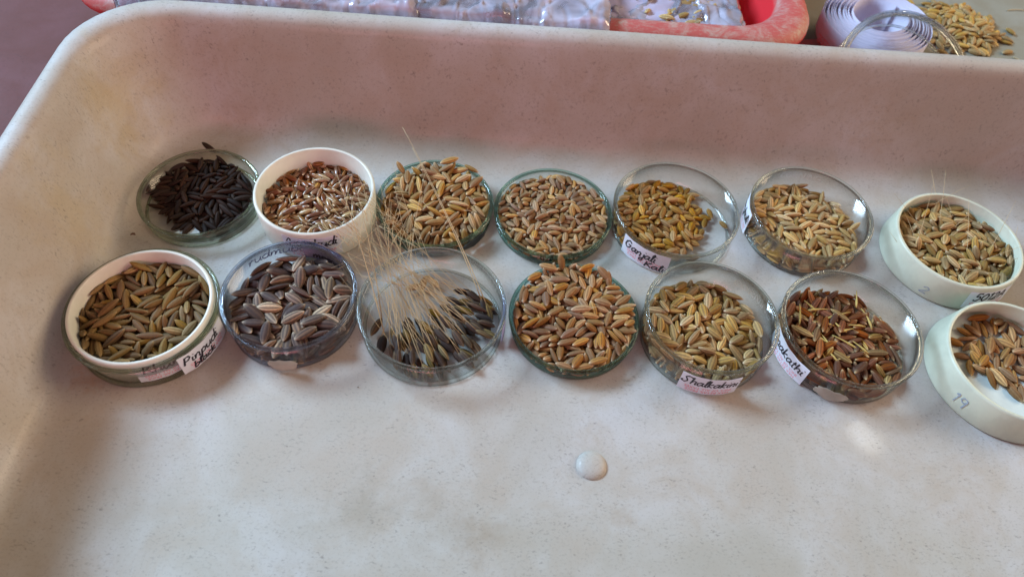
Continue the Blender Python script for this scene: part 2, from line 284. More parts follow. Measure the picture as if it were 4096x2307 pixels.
# ------------------------------------------------------------------ lettering
GL = {  # handwriting strokes in a unit box: x-height 1, ascender 2, descender -1
'a': (1.15, [[(.85, .9), (.5, 1), (.1, .7), (.05, .25), (.35, 0), (.7, .35), (.85, .95)], [(.88, 1.05), (.85, .3), (1.2, 0)]]),
'b': (1.0, [[(.15, 2), (.1, .9), (.05, 0), (.5, 0), (.85, .35), (.8, .8), (.4, .95), (.1, .6)]]),
'c': (.9, [[(.85, .8), (.5, 1), (.1, .7), (.05, .25), (.4, 0), (.8, .15)]]),
'd': (1.1, [[(.9, .8), (.5, 1), (.1, .7), (.05, .25), (.4, 0), (.8, .3), (1.05, 2), (.9, .5), (1.1, 0)]]),
'e': (.9, [[(.1, .5), (.7, .6), (.7, .95), (.3, 1), (.05, .5), (.3, 0), (.85, .15)]]),
'h': (1.05, [[(.1, 2), (.05, 0), (.15, .6), (.5, 1), (.8, .8), (.75, .2), (1, 0)]]),
'i': (.5, [[(.15, 1), (.1, .2), (.4, 0)], [(.25, 1.45), (.32, 1.55)]]),
'j': (.6, [[(.4, 1), (.35, -.6), (.0, -.9), (-.25, -.6), (.5, .1)], [(.5, 1.45), (.57, 1.55)]]),
'k': (1.0, [[(.1, 2), (.05, 0)], [(.8, 1.1), (.15, .5), (.85, 0)]]),
'l': (.55, [[(.05, .1), (.45, 1.6), (.35, 2), (.15, 1.6), (.15, .2), (.5, 0)]]),
'm': (1.5, [[(.1, 1), (.05, 0), (.2, .7), (.5, 1), (.65, .6), (.6, 0), (.8, .7), (1.1, 1), (1.25, .6), (1.2, .1), (1.5, 0)]]),
'n': (1.05, [[(.1, 1), (.05, 0), (.2, .7), (.55, 1), (.8, .7), (.75, .1), (1, 0)]]),
'o': (.95, [[(.4, 1), (.05, .6), (.2, .05), (.6, 0), (.85, .5), (.7, .95), (.35, 1)]]),
'p': (1.0, [[(.2, 1), (0, -1)], [(.15, .7), (.5, 1), (.85, .7), (.7, .15), (.15, .1)]]),
'r': (.8, [[(.1, 1), (.1, 0), (.2, .65), (.5, 1), (.75, .9)]]),
't': (.7, [[(.3, 1.7), (.2, .2), (.5, 0)], [(0, 1.1), (.6, 1.15)]]),
'u': (1.1, [[(.1, 1), (.1, .25), (.4, 0), (.8, .35), (.9, 1), (.85, .2), (1.1, 0)]]),
'w': (1.4, [[(.05, 1), (.2, .1), (.5, 0), (.7, .9), (.9, .05), (1.2, .2), (1.3, 1)]]),
'v': (1.0, [[(.05, 1), (.4, 0), (.85, 1)]]),
'A': (1.4, [[(.0, 0), (.65, 1.8), (1.2, 0)], [(.3, .7), (1.05, .7)]]),
'B': (1.2, [[(.15, 1.8), (.05, 0), (.7, .05), (.95, .5), (.2, .95), (.8, 1.2), (.7, 1.7), (.1, 1.8)]]),
'G': (1.5, [[(1.1, 1.5), (.7, 1.9), (.1, 1.4), (.0, .5), (.5, 0), (1.0, .3), (1.1, .9), (.6, .85), (1.3, .95)]]),
'K': (1.3, [[(.2, 1.8), (.05, 0)], [(1.1, 1.7), (.15, .8), (.6, .7), (1.2, 0)]]),
'P': (1.2, [[(.2, 1.8), (.05, 0)], [(.05, 1.7), (.7, 1.8), (1.0, 1.4), (.7, .9), (.15, .85)]]),
'S': (1.5, [[(1.5, 1.7), (.8, 1.9), (.35, 1.5), (.7, 1.0), (.9, .5), (.5, 0), (-.1, .3), (.2, .5)]]),
'U': (1.4, [[(.1, 1.8), (.05, .5), (.5, 0), (1.0, .5), (1.1, 1.8), (1.1, .1), (1.4, 0)]]),
'N': (1.4, [[(.0, 0), (.1, 1.8), (1.0, .1), (1.15, 1.8)]]),
'C': (1.3, [[(1.1, 1.5), (.6, 1.8), (.1, 1.2), (.1, .5), (.6, 0), (1.1, .3)]]),
'O': (1.5, [[(.6, 1.8), (.1, 1.2), (.1, .5), (.6, 0), (1.15, .5), (1.15, 1.2), (.6, 1.8)]]),
'R': (1.3, [[(.1, 0), (.1, 1.8), (.8, 1.7), (.9, 1.2), (.15, .9), (1.0, 0)]]),
'I': (.5, [[(.2, 1.8), (.2, 0)]]),
'1': (.7, [[(.1, 1.4), (.4, 1.8), (.35, 0)]]),
'9': (1.1, [[(.85, 1.4), (.5, 1.0), (.12, 1.3), (.3, 1.8), (.75, 1.75), (.85, 1.4)], [(.85, 1.7), (.75, 0)]]),
'5': (1.1, [[(.9, 1.8), (.3, 1.8), (.2, 1.1), (.7, 1.1), (.9, .6), (.5, .0), (.0, .2)]]),
'0': (1.1, [[(.5, 1.8), (.1, 1.2), (.1, .5), (.5, 0), (.9, .5), (.9, 1.3), (.5, 1.8)]]),
'2': (1.1, [[(.1, 1.4), (.5, 1.8), (.9, 1.4), (.5, .6), (.0, 0), (.95, .05)]]),
' ': (.8, [])}
def smooth_line(p, k=4):
    if len(p) < 3: return p
    out = []
    for i in range(len(p) - 1):
        a = p[max(i - 1, 0)]; b = p[i]; c = p[i + 1]; d = p[min(i + 2, len(p) - 1)]
        for s in range(k):
            t = s / k
            out.append(tuple(.5 * (2 * b[q] + (c[q] - a[q]) * t + (2 * a[q] - 5 * b[q] + 4 * c[q] - d[q]) * t * t + (-a[q] + 3 * b[q] - 3 * c[q] + d[q]) * t ** 3) for q in (0, 1)))
    out.append(p[-1]); return out
def write(name, text, u0, u1, v0, xh, wid, fn, mat, parent, mirror=False, slant=.25):
    """handwriting between u0..u1 on the surface fn(u, v, lift)"""
    tot = sum(GL[c][0] for c in text) * 1.06; k = (u1 - u0) / tot; v = []; f = []; x = 0
    for c in text:
        for st in GL[c][1]:
            pl = smooth_line(st); pl = [((x + a + slant * b * xh / k * 1.0 * 0.6), b) for a, b in pl]
            pl = [((u1 - a * k) if mirror else (u0 + a * k), v0 + b * xh) for a, b in pl]
            b0 = len(v)
            for i, q in enumerate(pl):
                a = pl[max(i - 1, 0)]; b = pl[min(i + 1, len(pl) - 1)]; dx, dy = b[0] - a[0], b[1] - a[1]; L = hypot(dx, dy) or 1
                hw = wid / 2 * (1 + .25 * sin(i * 1.7)); nx, ny = -dy / L * hw, dx / L * hw
                for s in (-1, 1):
                    v.append(fn(q[0] + s * nx, q[1] + s * ny, .04)); v.append(fn(q[0] + s * nx, q[1] + s * ny, .10))
            for i in range(len(pl) - 1):
                a = b0 + 4 * i; f += [(a + 1, a + 5, a + 7, a + 3), (a, a + 1, a + 5, a + 4), (a + 2, a + 6, a + 7, a + 3)]
        x += GL[c][0] * 1.06
    o = mesh(name, v, f, mat, parent, False); return fixn(o)
def printed(name, text, u0, v0, size, fn, mat, parent, flip=False):
    cu = bpy.data.curves.new('t', 'FONT'); cu.body = text; cu.size = size; cu.align_x = 'CENTER'; cu.align_y = 'CENTER'; cu.space_line = .95; cu.extrude = .0
    to = bpy.data.objects.new('t', cu); me = bpy.data.meshes.new_from_object(to)
    s = -1 if flip else 1
    v = [fn(u0 + s * p.co.x, v0 + s * p.co.y, .05) for p in me.vertices]; f = [tuple(p.vertices) for p in me.polygons]
    bpy.data.objects.remove(to); bpy.data.curves.remove(cu); bpy.data.meshes.remove(me)
    return mesh(name, v, f, mat, parent, False)
def sheet(name, uvpoly, fn, mat, parent, nu=16, th=.12):
    """curved paper: polygon corners TL,TR,BR,BL in (u,v)"""
    TL, TR, BR, BL = uvpoly; v = []; f = []
    for i in range(nu + 1):
        t = i / nu
        jag = .25 * sin(t * 23) * (1 if i not in (0, nu) else 0)
        a = (TL[0] + (TR[0] - TL[0]) * t, TL[1] + (TR[1] - TL[1]) * t + jag * .5); b = (BL[0] + (BR[0] - BL[0]) * t, BL[1] + (BR[1] - BL[1]) * t + jag * .5)
        for s in (0, 1): v.append(fn(*a, -th + th * s)); v.append(fn(*b, -th + th * s))
    for i in range(nu):
        a = 4 * i; f += [(a, a + 4, a + 5, a + 1), (a + 2, a + 3, a + 7, a + 6), (a, a + 2, a + 6, a + 4), (a + 1, a + 5, a + 7, a + 3)]
    f += [(0, 1, 3, 2), (4 * nu, 4 * nu + 2, 4 * nu + 3, 4 * nu + 1)]
    return fixn(mesh(name, v, f, mat, parent, False))
def cyl(R, az0):  # u = arc length from az0 (mm), v = height
    def fn(u, v, lift):
        a = radians(az0) + u / R; return ((R + .25 + lift) * cos(a), (R + .25 + lift) * sin(a), v)
    return fn

def cone(Rb, Rt, H, az0):  # the same on a wall that leans in from Rb at the foot to Rt at the rim
    def fn(u, v, lift):
        r = Rb + (Rt - Rb) * (v - 1.3) / (H - 2.3) + .25 + lift; a = radians(az0) + u / Rb; return (r * cos(a), r * sin(a), v)
    return fn
# ------------------------------------------------------------------ dishes
def glass_dish(label, x, y, R, H, kind, th=1.5, group='glass petri dishes on the tray', flare=.5):
    d = empty('petri_dish', (x * MM, y * MM, .15 * MM)); tag(d, label, 'petri dish', group)
    W, RM = M[kind + '_wall'], M[kind + '_rim']; Ri = R - th; b = .6
    pr = [(R - flare - 1.2, 0), (R - flare - .2, .5), (R - flare, 1.6), (R, H - 1.6), (Ri + .3, H - 1.6), (Ri - flare, 2.0), (Ri - flare - 1.1, 1.35)]
    v, f = lathe([(q, z) for q, z in pr], 80, False); o = mesh('wall', v, f, W, d); fixn(o)
    v, f = lathe([(0.01, 1.35), (R - flare - 2.6, 1.35)], 80, False); fixn(mesh('base', v, f, W, d))
    hw = th / 2 + .28; cr = R - th / 2 + .15; prof = [(cr + hw * cos(a), H - 1.0 + .95 * sin(a)) for a in [2 * pi * i / 12 for i in range(12)]]
    v, f = lathe(prof, 96); fixn(mesh('rim', v, f, RM, d))
    prof = [(R - flare - 1.25 + .85 * cos(a), .75 + .62 * sin(a)) for a in [2 * pi * i / 8 for i in range(8)]]
    v, f = lathe(prof, 96); fixn(mesh('base_edge', v, f, RM, d)); return d
def cup(label, x, y, R, H, mat, floor_mat, zf, th=1.7, z=.15, taper=.6, Rb=None):
    d = empty('plastic_dish', (x * MM, y * MM, z * MM)); tag(d, label, 'plastic dish', 'white plastic dishes on the tray')
    Rb = Rb or R - taper
    pr = [(Rb - 1.5, 0), (Rb - .4, .3), (Rb, 1.3), (R, H - 1.0), (R - .2, H - .25), (R - .7, H), (R - th + .25, H), (R - th - .05, H - .4), (Rb - th, zf + .8), (Rb - th - 1, zf - .1)]
    v, f = lathe(pr, 80, False); fixn(mesh('wall', v, f, mat, d))
    v, f = lathe([(0.01, zf), (Rb - th - .2, zf)], 64, False); fixn(mesh('base', v, f, floor_mat, d)); return d

# settled grain positions (x, y, z, quaternion, variant), measured in each dish
GRAINS = {
1: [131,41,21,-233,168,-29,4,41,-5,22,32,-7,-34,0,42,90,24,31,37,260,1,-91,78,21,30,-13,-72,4,-113,-35,22,-51,302,-50,9,-3,220,24,-38,-13,161,0,76,-115,23,-30,-14,76,13,94,203,22,17,-36,-216,2,-16,33,23,65,-295,-48,5,-59,-96,23,-180,231,-39,13,
19,-107,25,108,261,32,11,229,33,21,32,-8,-40,4,28,126,23,-1,-309,50,13,89,-9,23,19,34,208,5,-59,148,23,-79,96,-159,12,189,92,22,275,-65,-9,3,158,-90,21,-4,49,-303,12,66,153,24,-30,259,-156,5,60,-63,22,-278,53,-10,10,-85,-111,30,-100,167,-105,13,
-83,240,22,282,10,4,10,186,12,22,228,-174,-27,3,28,31,23,-276,-67,29,0,-112,38,24,21,-259,-158,11,186,126,23,281,13,-14,3,-37,-133,23,18,-62,-246,8,196,-69,24,-202,39,-26,13,-86,116,22,27,-21,-122,0,76,-43,25,71,259,119,13,157,42,22,26,26,163,11,
-28,221,23,-188,223,-38,5,-30,-24,23,30,-304,-49,5,176,-37,22,278,-48,-6,0,62,42,35,233,161,28,3,-74,216,25,25,50,-279,12,133,95,23,-92,73,-123,0,-1,-45,24,-1,-12,68,2,-13,162,22,-31,-12,65,3,-89,-77,22,31,12,78,11,133,-45,26,-41,-19,200,11,
38,-80,24,-28,-42,279,11,-49,80,23,-208,-209,43,11,42,221,24,-36,-3,-65,2,175,98,42,27,-26,-43,10,-68,251,41,256,47,-23,13,-88,19,22,52,-299,-48,1,-119,-72,22,105,-279,-45,11,95,31,24,134,202,106,2,116,-56,40,201,236,-10,11,100,124,23,141,-259,-42,5,
-200,153,22,-29,-16,89,9,-44,-117,36,-108,123,-206,13,36,36,41,-195,236,-36,4,-120,190,24,237,5,4,11,171,150,23,-32,-5,26,5,-183,70,22,21,309,50,9,-22,-74,39,-39,-99,232,13,175,50,38,-40,4,-130,11,69,102,39,23,-66,-184,11,190,-140,24,-182,-106,63,13,
133,182,44,249,141,45,13,9,259,29,-34,34,12,9,-153,211,27,-177,-65,23,13,70,5,42,16,8,109,10,-19,83,25,91,183,128,0,-71,-6,21,-1,-50,-306,4,234,116,30,224,-126,-78,4,92,-81,42,-136,-261,52,13,142,-8,33,18,-33,283,9,39,194,23,26,-25,-58,0,
202,108,37,27,-47,247,12,-16,1,33,-1,42,296,4,197,-23,40,223,-36,-36,4,59,162,43,-30,130,230,11,-36,-163,21,119,-272,-44,12,92,-30,47,-206,189,-74,9,-84,99,42,-22,34,-161,13,-177,-56,24,-17,-261,159,11,14,63,44,42,-23,-166,10,-46,-226,22,0,-49,301,10,
140,-119,31,102,57,168,9,211,5,25,-109,-193,103,12,113,115,38,191,-168,-132,0,9,170,42,18,-4,-138,13,111,46,35,-114,-171,163,5,-40,123,41,-58,48,-257,11,-170,-6,22,-280,-33,4,8,145,75,46,-64,-22,8,8,-66,65,42,109,-167,-152,12,150,162,41,-43,65,-203,11,
14,-182,22,-240,-154,24,10,27,196,46,86,178,96,13,170,-132,22,-10,39,-204,12,-147,-24,22,32,7,52,8,54,29,55,-222,-180,13,11,56,111,54,104,255,-66,10,174,-194,21,-17,38,-235,12,-73,199,40,-232,51,-7,13,80,2,61,301,56,-36,11,-175,104,28,17,-137,-202,9,
227,13,44,-41,47,-254,13,-140,19,35,9,67,-291,10,43,245,34,56,-256,117,11,-7,98,47,-163,140,-106,9,150,95,61,30,-96,-195,8,-3,-160,22,251,136,24,9,33,-42,47,229,192,-44,9,-87,168,28,53,-26,32,8,47,218,50,-154,-183,53,9,-183,-112,22,-227,-175,27,11,
-181,29,24,72,-233,-141,13,-10,20,47,281,-48,27,13,128,103,50,81,18,82,10,-16,203,40,-94,-98,107,12,-105,139,37,29,-16,100,9,-216,38,22,10,-45,-275,10,53,-164,27,43,20,-78,8,108,188,37,-250,-144,39,9,172,-71,43,-3,-94,231,13,245,-24,23,-93,-70,112,8,
-111,65,35,-240,84,-101,9,255,-59,23,-167,-135,81,12,102,67,59,-137,-77,36,11,54,-71,49,90,84,142,9,68,136,48,286,-49,29,12,-26,-18,42,-33,4,-18,12,215,134,53,-122,-239,88,12,227,-123,27,-15,-39,110,13,144,39,58,34,-268,-127,12,17,-78,42,114,254,60,9,
-30,92,46,-52,-76,114,12,-75,13,42,18,-7,106,9,-165,149,31,-11,-228,122,8,84,174,56,118,225,-137,9,-58,-73,50,64,17,159,9,-19,151,46,50,270,-72,8,-137,94,33,-20,267,-35,11,226,43,44,101,34,8,10,144,-32,44,-167,61,-24,9,120,-140,23,248,-152,-42,8,
100,103,57,-34,157,-172,12,-59,-34,42,208,-17,6,12,121,230,45,-125,-12,-94,8,34,68,60,-123,-113,103,13,93,-180,22,-239,158,-27,11,82,221,36,173,-81,18,9,-128,169,33,-59,204,210,10,198,-48,41,-196,65,-23,8,-43,-14,60,-25,1,-108,12,226,91,49,-32,-213,115,13,
-8,45,50,-124,-61,259,10,91,35,61,61,-242,-121,12,-243,73,26,-40,-8,146,13,33,136,58,42,-62,-265,8,182,164,43,128,-160,-65,8,-133,136,38,173,78,144,12,-10,-53,56,109,-286,68,12,137,0,57,-27,24,22,11,204,63,48,13,-276,96,10,-116,-14,39,263,144,10,8,
207,-33,59,-68,-284,-79,9,10,-12,56,-107,2,-39,13,-5,-132,42,108,25,65,10,73,248,46,-98,92,7,11,-192,123,35,-289,-31,-5,11,-34,226,50,-194,187,-44,9,122,-170,36,-231,65,-13,13],
2: [140,195,69,-10,-310,-48,0,1,237,68,-20,-30,187,4,36,139,70,-248,-138,12,3,-214,-23,70,-198,215,-34,5,-93,27,70,-257,-136,37,3,150,72,69,27,19,49,4,179,-94,70,15,-34,-219,5,-156,120,70,276,-65,-6,3,41,33,69,-17,-33,209,2,121,-57,69,-268,-96,13,2,
105,-146,70,-254,-130,18,1,-145,215,70,30,8,63,1,-173,-119,70,163,-244,-36,1,-56,-109,70,8,-41,-265,1,135,223,68,-277,66,-12,4,130,35,69,280,-43,-4,0,-219,94,71,74,237,141,1,-101,62,70,18,-31,-197,1,-103,-161,69,28,17,119,3,-25,-17,70,15,33,167,3,
-44,137,69,146,-256,-38,0,-205,-124,77,12,213,-168,12,51,-79,69,10,303,46,4,159,103,71,198,69,43,3,-30,-134,68,-1,-46,296,4,43,101,70,170,-240,-37,5,189,-124,75,28,-277,54,4,124,-26,70,-86,294,51,1,-68,54,82,130,259,63,2,-184,153,69,278,-60,-7,0,
-127,-144,68,203,210,34,4,74,128,69,-188,225,-36,2,-47,-31,70,24,-23,-142,1,163,55,72,-59,261,-158,0,190,-15,68,-284,6,-3,4,159,-141,70,-8,-310,-48,1,17,-30,70,-31,-5,64,2,-223,29,70,57,-308,4,11,27,226,70,-96,58,-100,4,-40,187,69,22,26,125,4,
108,216,76,-106,237,-9,8,-239,-29,71,-46,-57,168,3,-100,-212,71,-155,198,-87,3,82,32,69,-156,-269,4,4,-82,-34,69,17,-33,-211,11,248,-11,69,18,25,202,3,-23,-189,71,-30,11,-10,5,-16,134,71,-214,211,-51,2,-161,38,71,293,-95,-23,3,138,-78,70,157,-249,-37,1,
207,110,69,280,49,10,2,-2,12,74,272,49,-42,0,28,-52,70,-29,-12,70,1,-125,130,70,17,34,227,5,55,-169,69,18,34,225,3,90,69,70,25,-22,-62,0,172,-60,69,-248,-144,20,3,-66,10,70,-52,260,-136,4,252,70,73,80,-81,-98,2,83,218,70,-152,244,-30,2,
-153,-173,71,52,243,142,0,-158,89,71,-52,-121,202,2,69,-21,72,175,146,80,5,-65,252,70,-270,-40,6,1,-172,-24,69,-272,-82,11,2,-21,63,69,14,38,251,0,-98,137,69,129,270,42,3,145,120,70,-100,285,-45,1,110,-106,77,-146,21,-87,4,24,-102,68,103,283,44,4,
76,251,88,124,-30,-22,10,-45,53,70,258,-123,-17,1,185,155,69,283,-18,-1,2,-85,-98,68,-17,34,-226,4,12,-6,74,-230,-32,49,4,-17,225,73,16,-11,-126,10,101,53,88,29,109,-292,11,-95,174,70,-28,15,-105,9,100,-202,86,-3,62,-257,5,87,-40,76,133,180,49,8,
226,-5,81,-217,53,-98,10,8,139,70,12,-35,-176,0,-188,136,83,25,-28,-39,11,-119,-89,74,-217,-182,74,9,179,13,72,96,-271,-3,8,67,-138,73,-68,39,-129,5,2,158,84,22,293,-98,3,98,94,76,-108,-267,-44,13,-197,-77,69,30,-2,-4,3,-65,148,72,131,-158,-114,0,
115,-84,88,41,-37,-23,10,-213,80,89,-259,125,12,11,24,30,82,9,-34,-21,2,131,161,71,30,-69,-232,0,-140,104,87,-188,-210,35,11,-76,-178,68,193,220,35,4,-18,58,88,7,15,298,13,57,76,74,228,135,85,0,-258,-43,72,84,94,152,11,-82,108,84,-4,5,-312,13,
25,191,75,-256,99,25,3,-125,203,78,16,40,-185,2,-172,-53,70,24,-43,-292,0,197,46,72,-222,-38,24,5,-76,-64,75,-61,221,-118,3,213,-54,74,-86,71,-84,5,66,-90,86,58,-70,-200,12,136,138,76,211,45,68,2,-26,-158,71,-97,-12,20,3,89,79,92,67,54,272,12,
230,-37,75,52,22,240,11,-149,-124,68,-158,251,-40,4,-128,37,77,74,223,85,10,-31,-74,70,-76,300,-49,3,10,-175,75,-106,27,7,2,-201,-40,88,10,41,137,13,88,-96,88,-33,224,-5,9,2,178,75,108,-43,0,0,-172,199,91,-123,-38,68,11,2,107,88,-23,-29,163,11,
33,-12,85,157,-266,30,4,170,138,88,65,-266,-105,9,149,-102,83,189,-237,-22,10,-43,16,90,-160,243,20,11,139,28,87,24,41,300,13,98,-168,85,8,27,-26,10,-2,-121,72,226,-30,-33,8,44,212,88,284,-100,-25,12,-192,99,71,-100,42,-76,10,-79,-93,86,43,307,44,13,
-5,26,90,-95,-203,186,10,-75,186,75,-213,-169,94,12,-247,-47,88,207,-148,-74,9,25,-75,86,17,22,-95,11,44,75,89,-267,56,-42,12,-122,-218,79,127,226,6,2,-46,142,87,-185,-226,38,8,-168,9,71,297,-11,27,2,-140,-71,71,5,-40,-188,2,-89,6,95,-107,166,-223,11,
127,12,72,-200,56,-20,1,53,-25,88,-197,-162,43,3,41,51,87,-57,-232,121,11,-79,-12,89,6,110,-215,8,-230,36,87,306,60,-2,9,98,149,79,203,144,-10,3,50,-204,85,19,-44,-240,3,-175,-161,88,-68,-58,140,13,-52,211,75,-56,-3,135,3,-170,162,82,0,43,267,3,
215,95,86,16,-237,198,10,97,183,77,-304,-52,-44,5,223,76,90,130,5,23,10,-109,-58,83,-22,-74,-104,8,23,-113,91,28,-84,-264,9,-93,220,78,15,139,177,10,-218,-104,70,16,310,48,1,-186,104,89,-38,15,-76,13,147,87,90,241,-197,-26,9,25,24,105,-149,-215,80,9,
-5,177,98,-41,7,-43,13,-58,84,87,7,-107,265,1,125,-34,87,112,-276,-81,12,-204,-88,84,-283,16,-2,9,43,183,89,-58,-287,-64,3,-251,70,86,-46,62,-180,13,-154,-12,91,172,151,102,9,-122,74,74,-54,4,173,0,-150,191,81,160,-185,-169,12,150,-42,83,137,75,2,12,
-4,-35,88,-251,-150,-8,13,17,-207,88,19,-46,-216,11,173,179,76,-3,-270,39,9,83,29,91,-96,63,-58,13,50,-79,97,-6,-87,-194,11,-83,239,93,64,-119,155,9,-24,113,92,0,19,139,11,-45,-127,85,-289,-4,-17,12,-127,-140,87,9,-300,42,10,240,36,76,-240,66,25,9,
-64,32,98,25,-63,-36,12,118,105,84,10,-14,-116,8,-47,-7,110,38,-59,-262,11,3,226,94,248,-148,54,11,-103,-118,91,-33,23,19,10,201,127,82,259,48,-30,10,-191,24,82,-187,-26,6,8,-39,-213,78,-51,-30,-77,4,-8,-82,83,-157,208,58,9,20,-141,84,-248,-102,45,10,
162,47,95,-32,-52,-260,11,-118,155,87,-21,13,-176,13,126,-151,86,-268,149,-1,2,242,-76,89,276,130,-65,5,-137,-164,84,234,-71,-9,0,-105,64,90,14,49,131,8,-177,51,91,-49,10,88,10,110,137,97,-248,-124,92,9,19,256,85,-45,-266,138,10,-33,-89,90,-200,-220,62,8,
179,-150,86,92,-8,16,2,-115,-18,88,-234,183,-41,9,178,-11,89,-8,31,-147,13,98,-17,87,-42,13,41,13,-225,8,94,99,134,-131,9,-74,-201,84,257,155,26,12,-90,183,92,29,-70,-85,11,52,-134,95,277,-3,-24,10,50,142,87,-212,-81,46,9,212,156,87,163,-98,-49,12,
151,206,85,283,-29,-18,8,-70,-37,95,30,-39,12,11,210,58,103,-26,-215,-172,13,-119,107,100,28,-28,151,9,111,87,97,101,-55,-89,8,-233,55,102,-27,189,-241,9,-44,-180,92,-46,107,-172,8,66,221,95,-160,115,-85,8,-46,254,90,-7,304,61,11,146,-152,100,-107,-117,152,10,
51,117,90,66,-236,-117,9,-176,-29,90,193,165,77,13,133,7,96,11,-136,192,8,2,-103,97,-107,-35,55,8,-44,-147,82,-19,149,266,12,-42,174,99,-33,-162,223,12,137,161,97,-203,173,-61,9,32,-160,88,-280,-109,37,8,-6,145,104,249,4,3,10,203,-105,81,164,-220,114,1,
-49,-118,102,268,-110,-12,12,92,-116,99,0,282,113,13,-95,81,103,-51,-280,-98,12,-136,-43,87,206,209,31,10,-32,213,88,17,-34,186,10,87,-44,98,267,24,25,12,-210,-111,91,58,-54,-291,10,-160,73,102,16,-282,-92,8,16,116,105,-122,43,-172,8,-207,151,95,-64,-34,59,10,
-62,214,95,-85,17,139,10,194,-66,89,24,69,-247,12,259,20,87,86,-1,-145,9,-206,-17,103,-147,-27,-12,11,-139,-104,92,-85,-40,92,10,97,-155,104,76,137,184,11,-21,67,105,5,39,95,8,55,208,105,-193,153,-55,12,17,-9,108,90,108,204,12,-227,-62,94,-86,39,-176,9,
129,113,106,-25,-31,163,10,5,-82,107,-60,287,-77,13,-92,38,101,-144,145,-153,8,102,-7,110,85,-221,65,12,39,83,105,-20,14,282,12,-48,-65,100,33,-7,-287,13,174,-99,92,-265,-65,53,10,-142,25,89,-130,76,-110,12,-156,-86,92,175,-242,-80,11,79,-3,98,-30,77,168,12,
66,-150,110,278,-129,-42,10,88,204,90,51,-61,-159,8,-6,-195,90,55,-9,139,12,-55,71,105,-17,47,-218,12,67,108,101,122,-197,-193,8,-136,180,94,-24,22,-226,12,-32,-25,92,-166,-175,67,9,-43,254,108,39,-3,22,8,169,86,96,-93,40,-128,9,-74,-165,91,43,7,-265,10,
-177,116,105,-20,5,-114,9,16,-38,106,110,240,148,13,60,-175,102,249,-106,-29,13,-86,-48,107,-216,9,-14,9,166,-57,96,-3,-8,43,13,68,156,105,70,46,98,11,64,23,105,-16,-10,-65,12,-99,-213,95,-93,-133,217,5,129,-170,104,-157,83,-69,10,-162,-53,102,-51,134,-156,10,
194,34,102,9,-290,-2,13,-86,-146,96,75,-248,-132,9,-103,205,101,-36,4,157,11,-66,127,95,-35,-19,-77,10,-89,117,101,116,273,4,9,-160,146,107,6,-102,256,11,57,-10,108,-7,-21,196,9,-204,-159,81,-57,-33,-116,1,203,16,89,173,136,-34,11,116,-135,114,272,-44,0,12,
-122,-76,111,-154,-52,27,13,200,93,108,-226,-157,-2,9,-152,-189,84,-196,-192,-150,1,31,178,107,-66,-277,-63,12,-33,-201,95,-130,234,-96,8,1,57,108,-137,-121,111,10,-222,31,107,60,-215,-174,11,-128,46,97,24,-49,-149,8,100,167,97,-28,-19,91,13,54,-234,99,135,-26,-60,5,
202,-81,99,8,67,-16,12,55,-50,108,129,230,73,8,-125,-182,104,-24,96,-254,13,227,9,99,-58,-120,-195,8,-193,7,95,-107,-63,21,9],
3: [42,49,23,168,-242,-35,2,-100,207,23,17,33,230,1,147,-32,22,2,-309,46,0,178,135,25,25,-6,65,5,-158,-67,23,127,-270,-39,1,48,179,22,-108,-279,41,4,13,-159,25,-36,5,-130,5,-55,-60,23,25,-19,-118,3,-244,72,22,251,141,23,0,-15,181,23,28,12,91,1,
-89,-150,23,29,-4,-17,10,-117,-84,26,-207,-25,16,13,28,-13,23,-83,-290,43,3,145,-62,23,-50,-301,44,1,56,-115,22,26,-16,-101,4,13,-61,23,-185,-227,33,2,-199,28,23,-80,293,-43,3,157,152,33,-42,-45,39,5,-130,-113,22,39,-303,-45,0,240,-90,25,252,151,41,11,
40,-138,22,119,276,42,0,-208,110,23,15,-13,-122,1,239,108,26,-113,66,-98,0,-210,-103,23,-221,189,-30,1,208,3,22,31,-4,-18,4,82,-73,23,29,-2,-6,3,-216,-23,23,122,-272,-40,13,-44,80,35,-115,-275,-14,3,-8,-193,22,28,-9,-54,4,-77,-123,28,42,44,302,2,
190,-133,23,-227,181,-28,13,-57,-213,24,232,-184,-41,11,113,40,25,39,9,158,1,18,-42,43,-255,162,-31,3,123,-149,23,-20,29,-202,13,165,-134,25,144,177,105,11,-170,-4,23,-231,-173,24,1,200,113,30,-8,71,-185,3,159,99,34,54,-12,180,2,-58,22,38,-287,79,-38,3,
-71,163,46,22,15,-44,3,223,30,24,-284,-12,-10,11,-171,-153,28,248,170,59,10,71,-227,23,-261,-118,16,10,-49,-21,39,125,219,133,10,73,-48,34,-4,-36,305,4,-139,117,45,-22,-22,160,1,-108,-197,23,27,14,61,11,221,60,26,-206,32,-9,3,218,-28,23,29,-7,-38,5,
-21,170,47,-69,14,-32,3,-125,-58,33,-2,43,51,2,2,-203,42,239,188,49,10,155,32,25,-33,5,67,1,80,124,47,20,12,-275,5,-12,-34,37,-34,-106,117,4,-115,80,33,208,229,5,3,-112,-18,25,29,-17,1,1,120,-103,26,276,114,46,8,-96,-200,46,29,45,102,11,
92,241,22,-49,-301,44,0,8,137,41,24,-12,305,3,136,-9,29,-55,-10,16,11,-101,145,46,294,-75,-28,1,44,-19,44,203,213,-30,0,-141,-160,27,44,-4,-151,12,243,48,48,3,-19,189,1,129,180,40,-112,142,-129,5,-21,-146,29,197,189,-2,3,92,-143,34,191,214,18,10,
90,95,44,56,-303,37,2,-131,182,42,11,45,-250,2,-58,-106,38,-51,8,-29,13,177,-108,44,223,-167,-8,9,202,3,43,9,-14,-202,5,-86,80,44,-17,-2,-126,5,-160,-35,38,243,139,18,11,-237,105,40,-154,238,-68,10,49,38,48,-181,127,-81,1,25,114,53,-183,213,20,1,
